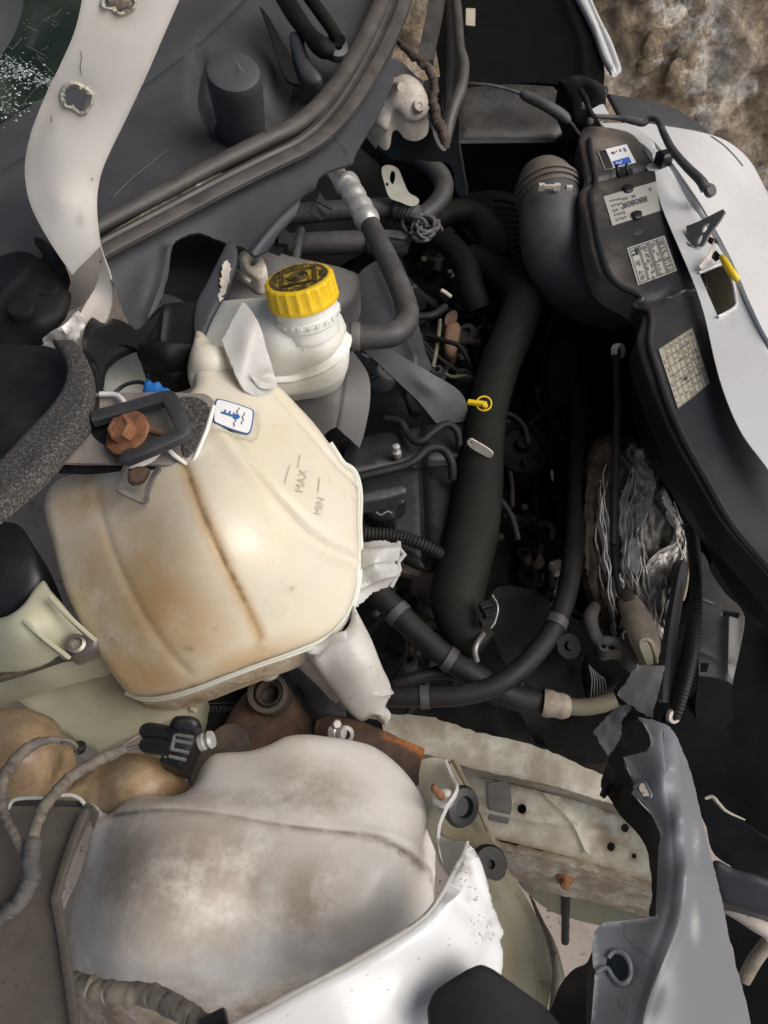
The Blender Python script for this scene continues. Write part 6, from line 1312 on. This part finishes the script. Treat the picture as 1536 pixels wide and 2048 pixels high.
t = thing('master_cylinder', 'grey dusty master cylinder casting behind the yellow cap', 'casting', P(560, 580, .78))
surf('casting', [(450, 560), (490, 520), (520, 500), (600, 520), (690, 540), (720, 560), (700, 610), (600, 640), (500, 625), (455, 610)], [(455, 570, .85), (520, 505, .86), (715, 560, .84), (600, 635, .83)], mEngGrey, t, step=11, bulge=(.012, 24), back=('drop', .04), rough=.0012)
surf('bracket', [(478, 512), (500, 500), (524, 516), (534, 545), (520, 562), (500, 552), (488, 540)], [(480, 514, .885), (522, 516, .885), (515, 560, .875)], mCastD, t, step=7, bulge=(.006, 10), back=('drop', .02), holes=[[(498, 520), (508, 518), (510, 530), (500, 532)]])
tube('bolt', [(470, 545, .88), (486, 556, .88), (500, 566, .875)], mSteel, t, r=9, seg=10)
# white casting and hanging seal at the top
t = thing('gearbox_mount', 'dusty white cast bracket behind the hanging seal', 'bracket', P(800, 240, .82))
surf('body', [(750, 248, 'c'), (760, 205), (775, 170), (784, 150), (800, 146), (830, 160), (848, 182), (858, 215), (855, 232), (835, 244), (812, 240), (790, 222), (775, 262)], [(752, 248, .88), (784, 150, .92), (855, 215, .90), (835, 244, .885), (800, 190, .92)], mCastD, t, step=7, bulge=(.01, 14), back=('drop', .03))
surf('lower_web', [(748, 246), (765, 215), (792, 196), (800, 222), (775, 262)], [(750, 246, .875), (792, 200, .885), (775, 262, .87)], mWhiteD, t, step=7, thick=.003)
lathe('boss', P(838, 212, .912), (.3, -.6, .7), [(.003, .001), (.005, .003), (.0085, .003), (.0095, 0), (.0095, -.006)], mCastD, t, 20)
tube('stud', [(786, 176, .93), (795, 172, .94), (803, 174, .945)], mCastD, t, r=9, seg=10)
surf('grey_flap', [(778, 120), (800, 122), (830, 150), (848, 164), (840, 172), (815, 162), (786, 146)], [(780, 122, .945), (846, 166, .925), (790, 146, .935)], mCowl, t, step=7, thick=.004)
plate('hook', [(730, 262, .93), (745, 250, .935), (762, 270, .925), (750, 298, .91)], mCowl, t, .003) if False else None
t = thing('hanging_seal', 'loose rubber door seal hanging in a V below the bonnet', 'seal', P(890, 290, .86))
sweep('left_band', [(878, -30, 1.0), (868, 30, .985), (856, 90, .965), (850, 125, .955)], [(-17, -5), (17, -5), (15, 6), (-15, 6)], mSeal, t)
tube('right_band', [(908, -30, 1.0, 10), (916, 40, .985, 10), (920, 95, .97, 10), (928, 130, .96, 11), (922, 175, .945, 12), (906, 215, .93, 13), (896, 250, .915, 14), (890, 290, .90, 10)], mSeal, t, seg=14)
surf('black_web', [(870, -20), (905, -20), (914, 90), (920, 140), (905, 210), (890, 250), (872, 230), (880, 160), (870, 80)], [(872, -10, .98), (905, -10, .98), (915, 140, .94), (880, 240, .90)], mBlackS, t, step=12, thick=.004, grooves=[([(890, 0), (894, 120), (892, 220)], 8, .008)])
tube('frayed_core', [(782, 64, .985, 3), (800, 86, .98, 6), (821, 109, .975, 8), (842, 124, .972, 8), (858, 140, .968, 8), (868, 168, .955, 8), (866, 203, .94, 9), (876, 240, .925, 11), (886, 262, .915, 10), (891, 294, .90, 9)], mBrownD, t, seg=12, wob=.0012)
surf('lower_skin', [(862, 215), (884, 256), (894, 296), (888, 302), (876, 290), (866, 262)], [(864, 220, .93), (892, 298, .90), (870, 262, .915)], mSeal, t, step=7, thick=.003)
t = thing('lower_flap', 'black rubber flap hanging below the loose seal', 'flap', P(890, 340, .8))
surf('flap', [(780, 240), (850, 250), (868, 265), (892, 300), (908, 230), (918, 290), (928, 350), (932, 390), (915, 388), (900, 330), (850, 320), (760, 300)], [(785, 245, .86), (868, 265, .86), (915, 280, .87), (925, 388, .82), (770, 300, .82)], mBlackS, t, step=11, thick=.004)
t = thing('rear_bulkhead', 'black sound deadening on the bulkhead behind the pipes', 'bulkhead', P(760, 330, .5))
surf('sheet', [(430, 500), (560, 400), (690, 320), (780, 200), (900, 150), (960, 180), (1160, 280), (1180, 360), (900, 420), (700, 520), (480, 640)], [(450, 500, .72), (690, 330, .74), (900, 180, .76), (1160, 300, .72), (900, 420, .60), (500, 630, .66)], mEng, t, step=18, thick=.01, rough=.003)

# ================================================================== CRUSHED RADIATOR
t = thing('radiator', 'crushed radiator with shredded silver fins and brown core', 'radiator', P(1270, 1150, .5))
fD = [(1180, 900, .72), (1290, 900, .73), (1360, 1075, .69), (1170, 1200, .64), (1320, 1300, .63), (1240, 1280, .63), (1250, 1050, .70)]
surf('core', [(1190, 880), (1250, 870), (1285, 900), (1320, 985), (1352, 1030), (1362, 1080), (1350, 1140), (1328, 1210), (1322, 1290), (1290, 1310), (1220, 1290), (1180, 1220), (1160, 1120), (1166, 980)], [(x, y, z - .02) for x, y, z in fD], mBrownD, t, step=7, thick=.02, rough=.0035)
surf('brown_core_face', [(1192, 890), (1240, 880), (1238, 1000), (1240, 1100), (1232, 1180), (1210, 1240), (1180, 1210), (1162, 1110), (1170, 980)], [(x, y, z - .005) for x, y, z in fD], M('core_brown', (.16, .115, .075), .75, col2=(.07, .052, .036), vscale=60, vlo=.3, vhi=.6, bump=.6, bscale=150), t, step=7, thick=.006, rough=.002)
ffd = field(fD)
guides = [[(1210, 930), (1200, 1000), (1206, 1080), (1214, 1150), (1222, 1220), (1236, 1280)], [(1232, 1140), (1234, 1180), (1240, 1230), (1238, 1280)],
          [(1278, 905), (1258, 960), (1242, 1000), (1246, 1060), (1250, 1120), (1262, 1170), (1290, 1230), (1312, 1290)],
          [(1284, 915), (1272, 980), (1262, 1040), (1264, 1100), (1276, 1150), (1284, 1200), (1304, 1260), (1318, 1300)],
          [(1304, 968), (1296, 1010), (1276, 1052), (1272, 1080), (1280, 1120), (1274, 1170), (1292, 1220), (1312, 1282)],
          [(1330, 1000), (1350, 1045), (1356, 1085), (1330, 1110), (1300, 1130), (1290, 1160), (1300, 1220), (1318, 1290)],
          [(1332, 990), (1356, 1060), (1360, 1090), (1340, 1130), (1322, 1160), (1312, 1200), (1316, 1260), (1322, 1300)],
          [(1352, 1070), (1356, 1120), (1340, 1165), (1332, 1200), (1324, 1250), (1322, 1300)]]
for g in guides:      # each shredded fin strip is a wavy ribbon standing on edge
    q0 = cat(g, 7)
    for k in range(7):
        off = rng.normal(0, 9, 2); ph = random.uniform(0, 6); s = np.linspace(0, 1, len(q0)); i0 = random.randint(0, len(q0)//3); i1 = random.randint(2*len(q0)//3, len(q0))
        q = q0 + off * (np.sin(s * math.pi)[:, None] * .9 + .25) + np.c_[2.6 * np.sin(s * 31 + ph), 1.5 * np.cos(s * 23 + ph)]
        q = q[i0:i1]; lf = .002 + random.random() * .016
        V = []; F = []
        for i, p in enumerate(q):
            a = on(ffd, p[0], p[1], lf + .003 * math.sin(i * .7 + ph)); V.append(a); V.append(a + np.array([.0016 * math.sin(i * .9 + ph), 0, -.011])); V.append(a + np.array([.0012, .0003, 0])); V.append(a + np.array([.0012 + .0016 * math.sin(i * .9 + ph), .0003, -.011]))
        for i in range(len(q) - 1):
            b = 4 * i; F += [(b, b+4, b+5, b+1), (b+2, b+3, b+7, b+6), (b, b+2, b+6, b+4)]
        mk('fin_strip', V, F, mFin, t, 60)
def crumple(name, outline, ctrl, mat, amp, seed, thick=.0012):
    o_, f_ = surf(name, outline, ctrl, mat, t, step=3.6, thick=thick, tear=1.5)
    me = o_.data; n_ = len(me.vertices); co = np.zeros(n_ * 3); me.vertices.foreach_get('co', co); co = co.reshape(-1, 3)
    for i in range(n_):
        p = co[i]; u = p[0] * 95 + 3 * mnoise.noise(Vector((p[1] * 22, seed, 0))); v = p[1] * 20
        r = 1 - abs(mnoise.noise(Vector((u, v, seed)))) * 2; r2 = 1 - abs(mnoise.noise(Vector((u * 2.3, v * 2, seed + 5)))) * 2
        co[i][2] += amp * (r + .5 * r2); co[i][0] += amp * .5 * mnoise.noise(Vector((u, v * 3, seed + 9)))
    me.vertices.foreach_set('co', co.ravel()); me.update(); return o_
mFinK = M('crushed_fin_dark', (.34, .325, .30), .55, metal=.2, col2=(.12, .11, .10), vscale=70, bump=.3, bscale=300)
crumple('crumpled_fins', [(1250, 900), (1285, 905), (1325, 985), (1354, 1040), (1362, 1090), (1345, 1150), (1326, 1220), (1322, 1295), (1296, 1300), (1262, 1240), (1236, 1160), (1234, 1040)], [(x, y, z - .006) for x, y, z in fD], mFinK, .007, 11.0)
crumple('crumpled_fins', [(1276, 900), (1290, 930), (1308, 962), (1300, 1010), (1276, 1056), (1284, 1100), (1278, 1160), (1300, 1220), (1322, 1290), (1308, 1300), (1280, 1230), (1258, 1170), (1244, 1110), (1238, 1040), (1244, 990), (1262, 950)], [(x, y, z + .004) for x, y, z in fD], mFin, .0045, 2.0)
crumple('crumpled_fins', [(1322, 985), (1340, 1005), (1360, 1060), (1362, 1100), (1350, 1150), (1332, 1205), (1324, 1290), (1312, 1290), (1298, 1220), (1286, 1150), (1300, 1125), (1330, 1105), (1350, 1075), (1344, 1040), (1326, 1010)], [(x, y, z + .006) for x, y, z in fD], mFin, .0045, 7.0)
crumple('crumpled_fins', [(1196, 900), (1236, 890), (1236, 1000), (1238, 1100), (1230, 1200), (1240, 1270), (1222, 1276), (1196, 1220), (1176, 1160), (1166, 1090), (1172, 980)], [(x, y, z + .002) for x, y, z in fD], MATS['core_brown'], .004, 4.0)
surf('fin_leaf', [(1300, 968), (1306, 975), (1296, 1020), (1284, 1048), (1273, 1056), (1278, 1030)], [(1302, 970, .745), (1274, 1055, .735), (1296, 1020, .742)], mFin, t, step=5, thick=.001)
surf('fin_leaf', [(1262, 1076), (1274, 1084), (1280, 1110), (1274, 1150), (1264, 1140), (1258, 1110)], [(1262, 1078, .73), (1280, 1110, .728), (1268, 1148, .715)], mFin, t, step=5, thick=.001)
t = thing('radiator_pipe', 'tan plastic radiator pipe stub split open at its end', 'pipe', P(1290, 1280, .62))
tube('stub', [(1256, 1200, .69, 20), (1268, 1226, .69, 26), (1284, 1262, .688, 30), (1298, 1296, .682, 29), (1310, 1326, .675, 26)], mTan, t, seg=22)
tube('split_rim', [(1278, 1286, .712, 3), (1286, 1278, .715, 4), (1300, 1282, .714, 5), (1308, 1300, .706, 5), (1314, 1324, .69, 4)], mTan, t, seg=8)
surf('split_mouth', [(1280, 1288), (1292, 1286), (1300, 1300), (1306, 1326), (1296, 1330), (1286, 1310)], [(1282, 1290, .712), (1300, 1300, .71), (1300, 1328, .695)], mCream, t, step=6, thick=.002)
surf('collar', [(1244, 1180), (1262, 1176), (1270, 1206), (1262, 1216), (1248, 1208)], [(1246, 1182, .70), (1268, 1206, .70), (1250, 1208, .695)], mBrownD, t, step=6, bulge=(.005, 8), back=('drop', .02))
t = thing('radiator_lug', 'dusty grey moulded lug with two small slots below the radiator', 'lug', P(1240, 1300, .6))
surf('lug', [(1196, 1284), (1206, 1272), (1240, 1276), (1262, 1290), (1278, 1312), (1276, 1330), (1262, 1326), (1240, 1304), (1212, 1306), (1196, 1298)], [(1198, 1286, .66), (1240, 1276, .665), (1276, 1322, .655), (1210, 1304, .655)], mGrey, t, step=6, bulge=(.005, 9), back=('drop', .02), holes=[[(1218, 1292), (1228, 1294), (1228, 1298), (1218, 1297)], [(1203, 1290), (1208, 1291), (1208, 1295), (1203, 1294)]])
tube('boot', [(1190, 1212, .67, 12), (1180, 1235, .672, 16), (1186, 1262, .668, 14), (1200, 1285, .66, 12)], mTapeD, t, seg=12)
surf('hood', [(1172, 1310), (1200, 1318), (1226, 1340), (1238, 1360), (1218, 1380), (1190, 1400), (1176, 1370)], [(1174, 1312, .64), (1236, 1358, .65), (1190, 1398, .62)], mEngG, t, step=8, bulge=(.006, 12), back=('drop', .02))
for k in range(6): tube('strand', [(1178 + 4*k, 1330 + 4*k, .665), (1184 + 5*k, 1360, .66), (1178 + 7*k, 1420 - 2*k, .64)], mGrey, t, r=1.3, seg=6)
t = thing('radiator_end_plate', 'flat dark grey plastic plate hanging under the tan pipe stub', 'plate', P(1290, 1400, .6))
surf('plate', [(1274, 1330, 'c'), (1330, 1332, 'c'), (1316, 1390), (1304, 1436, 'c'), (1262, 1412), (1234, 1390, 'c')], [(1276, 1332, .70), (1328, 1334, .70), (1304, 1434, .68), (1236, 1390, .675)], mGrey, t, step=7, thick=.005, rough=.0012, tear=.8, dents=[(1300, 1360, 16, 40, 30, .004)])
surf('lower_plate', [(1186, 1462, 'c'), (1238, 1410, 'c'), (1262, 1414), (1246, 1440), (1240, 1480), (1216, 1512, 'c')], [(1188, 1462, .62), (1240, 1412, .64), (1218, 1508, .61)], mCowl, t, step=7, thick=.004, rough=.001, tear=.8)
t = thing('fan_shroud', 'grey plastic fan shroud piece with square slots at the right', 'shroud', P(1440, 1250, .55))
surf('face', [(1394, 1120, 'c'), (1404, 1104), (1420, 1140), (1450, 1186), (1478, 1212), (1488, 1232), (1480, 1290), (1468, 1350), (1464, 1368, 'c'), (1440, 1356), (1398, 1350, 'c'), (1396, 1240)], [(1396, 1120, .70), (1480, 1215, .72), (1466, 1366, .70), (1400, 1350, .69)], mGrey, t, step=9, thick=.005, holes=[[(1444, 1220, 'c'), (1480, 1226, 'c'), (1476, 1238, 'c'), (1442, 1232, 'c')], [(1400, 1324, 'c'), (1418, 1326, 'c'), (1414, 1344, 'c'), (1399, 1344, 'c')]], grooves=[([(1396, 1300), (1430, 1318), (1470, 1326)], 4, .004), ([(1460, 1240), (1456, 1350)], 10, .006)], corners=False)
for a, b in (((1396, 1196), (1426, 1208)), ((1396, 1300), (1416, 1308))): tube_w('edge_rib', np.array([P(*a, .712), P(*b, .714)]), .0022, mGrey, t, 8)
surf('underside', [(1396, 1350, 'c'), (1464, 1368, 'c'), (1466, 1440, 'c'), (1400, 1500, 'c'), (1390, 1420, 'c')], [(1398, 1352, .66), (1464, 1368, .66), (1430, 1480, .60)], mEng, t, step=14, thick=.005)
t = thing('corrugated_conduit', 'black corrugated cable conduit hanging right of the radiator', 'conduit', P(1380, 1300, .66))
tube('conduit', [(1360, 960, .76, 13), (1374, 1020, .755, 13), (1388, 1100, .75, 13), (1392, 1190, .745, 13), (1388, 1280, .735, 13), (1376, 1350, .725, 12), (1360, 1410, .71, 11), (1350, 1436, .70, 10)], mHoseD, t, seg=16, ribs=(.004, .12))
lathe('end_ring', P(1346, 1432, .70), (.3, -.6, .7), [(.004, -.003), (.0075, -.002), (.0075, .003), (.004, .004)], mCastD, t, 16, ring=True)
t = thing('side_strip', 'long slate plastic strip touching the shredded fins', 'strip', P(1350, 1280, .6))
surf('blade', [(1366, 1120), (1376, 1130), (1368, 1190), (1352, 1290), (1338, 1404), (1326, 1400), (1334, 1290), (1352, 1180)], [(1368, 1125, .70), (1340, 1400, .665), (1352, 1240, .69)], MATS['slate_plastic'], t, step=8, thick=.006)
t = thing('side_strip', 'slate plastic strip beside the black corrugated conduit', 'strip', P(1370, 1300, .6))
surf('blade', [(1384, 1160), (1394, 1170), (1390, 1250), (1376, 1330), (1352, 1420), (1340, 1412), (1352, 1340), (1372, 1260)], [(1386, 1165, .705), (1346, 1414, .67), (1378, 1300, .695)], MATS['slate_plastic'], t, step=8, thick=.006)
surf('tan_gap', [(1350, 1030), (1362, 1050), (1380, 1090), (1378, 1130), (1366, 1200), (1360, 1180), (1366, 1120), (1362, 1080)], [(1352, 1035, .69), (1380, 1095, .69), (1364, 1195, .66)], mTan, t, step=7, thick=.003)
# bumper carrier bits at the lower right
t = thing('bumper_reinforcement', 'black crash structure behind the grey bumper at the right edge', 'structure', P(1480, 1600, .4))
surf('upper', [(1330, 1440), (1400, 1380), (1500, 1260), (1600, 1300), (1600, 1800), (1470, 1740), (1410, 1640), (1380, 1540)], [(1340, 1445, .62), (1500, 1280, .62), (1590, 1310, .64), (1590, 1780, .55), (1420, 1640, .55)], mFelt, t, step=18, thick=.01, rough=.002)
surf('ledge', [(1404, 1598), (1424, 1592), (1444, 1612), (1480, 1640), (1540, 1680), (1600, 1700), (1600, 1760), (1500, 1745), (1430, 1710), (1412, 1650)], [(1408, 1600, .635), (1480, 1640, .64), (1590, 1700, .64), (1590, 1755, .61), (1430, 1705, .61)], mBlackS, t, step=10, thick=.004)
tube('white_edge', [(1410, 1597, .645, 3), (1424, 1594, .647, 4), (1436, 1606, .648, 4), (1452, 1622, .648, 3), (1490, 1640, .648, 1.5)], mWhiteD, t, seg=8)
surf('slate_block', [(1426, 1725), (1470, 1738), (1520, 1752), (1600, 1790), (1600, 1840), (1536, 1832), (1480, 1815), (1444, 1800)], [(1430, 1730, .65), (1520, 1752, .66), (1590, 1830, .64), (1445, 1800, .63)], MATS['slate_plastic'], t, step=10, bulge=(.006, 14), back=('drop', .03))
tube('pale_tube', [(1440, 1808, .60, 12), (1480, 1826, .605, 16), (1520, 1850, .605, 18), (1600, 1890, .60, 18)], mCastD, t, seg=14)
tube('pale_strut', [(1540, 1880, .56, 14), (1510, 1920, .54, 14), (1488, 1960, .52, 13)], mTan, t, seg=12)
surf('backing', [(1240, 980), (1330, 960), (1420, 1000), (1600, 1150), (1600, 1500), (1420, 1560), (1330, 1500), (1240, 1440), (1190, 1300)], [(1240, 990, .52), (1590, 1160, .52), (1590, 1490, .45), (1240, 1430, .45)], mFelt, t, step=22, thick=.01, rough=.003)  # black sheet added so the gaps down to the ground look dark
surf('dark_lower', [(1440, 1830), (1520, 1870), (1600, 1920), (1600, 2085), (1500, 2085), (1470, 1900)], [(1450, 1840, .45), (1590, 1930, .45), (1520, 2080, .42)], mFelt, t, step=18, thick=.01)
# more of the dark engine: brackets, clips and small hoses
t = thing('rear_engine_hose', 'thin dark hose curving right of the wide intake pipe', 'hose', P(1020, 1040, .6))
tube('hose', [(975, 985, .68, 7), (1000, 1000, .685, 7), (1024, 1036, .68, 7), (1036, 1080, .67, 7)], mHoseD, t, seg=10)
tube('stub', [(1004, 1074, .66, 8), (980, 1078, .665, 9)], mEngG, t, seg=10, n=3)
t = thing('rusty_casting', 'small rust brown casting between cylinder head and intake pipe', 'casting', P(885, 1010, .6))
surf('casting', [(872, 985), (890, 978), (900, 1000), (896, 1030), (880, 1036), (870, 1012)], [(874, 988, .705), (898, 1000, .705), (880, 1034, .70)], mBrownD, t, step=6, bulge=(.006, 9), back=('drop', .03), rough=.001)
t = thing('alternator', 'dark rounded alternator body beside the intake pipe', 'alternator', P(1030, 880, .5))
lathe('body', P(1040, 900, .60), (.1, -.2, 1), [(.045, -.05), (.048, -.01), (.044, .01), (.030, .018), (.028, .012), (.012, .012), (.011, .024), (.003, .026)], mEng, t, 36)
for k in range(8):
    a = k * math.pi / 4; c0 = P(1040, 900, .60); box('cooling_rib', c0 + np.array([.037 * math.cos(a), .037 * math.sin(a), .014]), np.array([math.cos(a), math.sin(a), 0]) * .007, np.array([-math.sin(a), math.cos(a), 0]) * .002, np.array([0, 0, .004]), mEngG, t)
t = thing('drive_belt', 'flat black ribbed drive belt running below the crossmember', 'belt', P(1110, 760, .5))
sweep('belt', [(1085, 700, .60), (1100, 780, .595), (1108, 880, .59), (1120, 1000, .58), (1135, 1120, .57)], [(-10, -2), (10, -2), (10, 2), (-10, 2)], mEngG, t)
t = thing('brown_shield', 'dark brown heat shield plate deep below the crossmember', 'shield', P(1130, 800, .5))
surf('plate', [(1106, 690), (1150, 685), (1150, 760), (1138, 800), (1104, 806)], [(1108, 692, .63), (1150, 690, .63), (1106, 802, .60)], M('shield_brown', (.035, .026, .021), .6, col2=(.02, .016, .013), vscale=30), t, step=9, thick=.003, rough=.002)

# clutter bolted to the engine, deep in the shade
er = random.Random(21)
def ez(x, y, up): return zd(x, y, 1 / float(fBlk(x, y))) + up
zones = [(840, 400, 1030, 560), (980, 640, 1150, 900), (840, 560, 960, 780), (1000, 960, 1140, 1180), (740, 1090, 880, 1190), (1000, 1190, 1220, 1400), (780, 1230, 900, 1340), (700, 560, 830, 760)]
for k in range(190):
    zn = zones[k % len(zones)]; x = er.uniform(zn[0], zn[2]); y = er.uniform(zn[1], zn[3]); u = er.uniform(.02, .055); z = ez(x, y, u)
    m_ = er.choice([mHose, mEngG, mHoseD, mHoseD, mBrownD, mEngGrey if k % 3 == 0 else mHose, mCowl])
    kind = er.random()
    if kind < .42:
        a = er.uniform(0, 6.28); l = er.uniform(18, 60); c_ = er.uniform(-.8, .8); pth = [(x, y, z)]
        for q in range(3): a += c_; pth.append((pth[-1][0] + l * math.cos(a), pth[-1][1] + l * math.sin(a), z + er.uniform(-.012, .006)))
        tube('engine_hose', pth, m_, eng, r=er.uniform(3, 11), seg=10, n=6)
    elif kind < .62:
        pxbox('engine_bracket', x, y, z, er.uniform(14, 46), er.uniform(8, 26), er.uniform(10, 30), m_, eng, rot=er.uniform(0, 180))
    elif kind < .82:
        disc('engine_bolt', x, y, z, er.uniform(5, 10), er.uniform(6, 12), er.choice([mSteel, mBrownD, mEngG]), eng, axis=(er.uniform(-.4, .4), er.uniform(-.5, .2), 1), seg=6)
    else:
        r_ = er.uniform(12, 26) * dz(x, y, z) / FPX
        lathe('engine_boss', P(x, y, z), (er.uniform(-.5, .5), er.uniform(-.6, .2), 1), [(r_, -.03), (r_, 0), (r_ * .9, .003), (r_ * .5, .003), (r_ * .45, -.004)], m_, eng, 18)
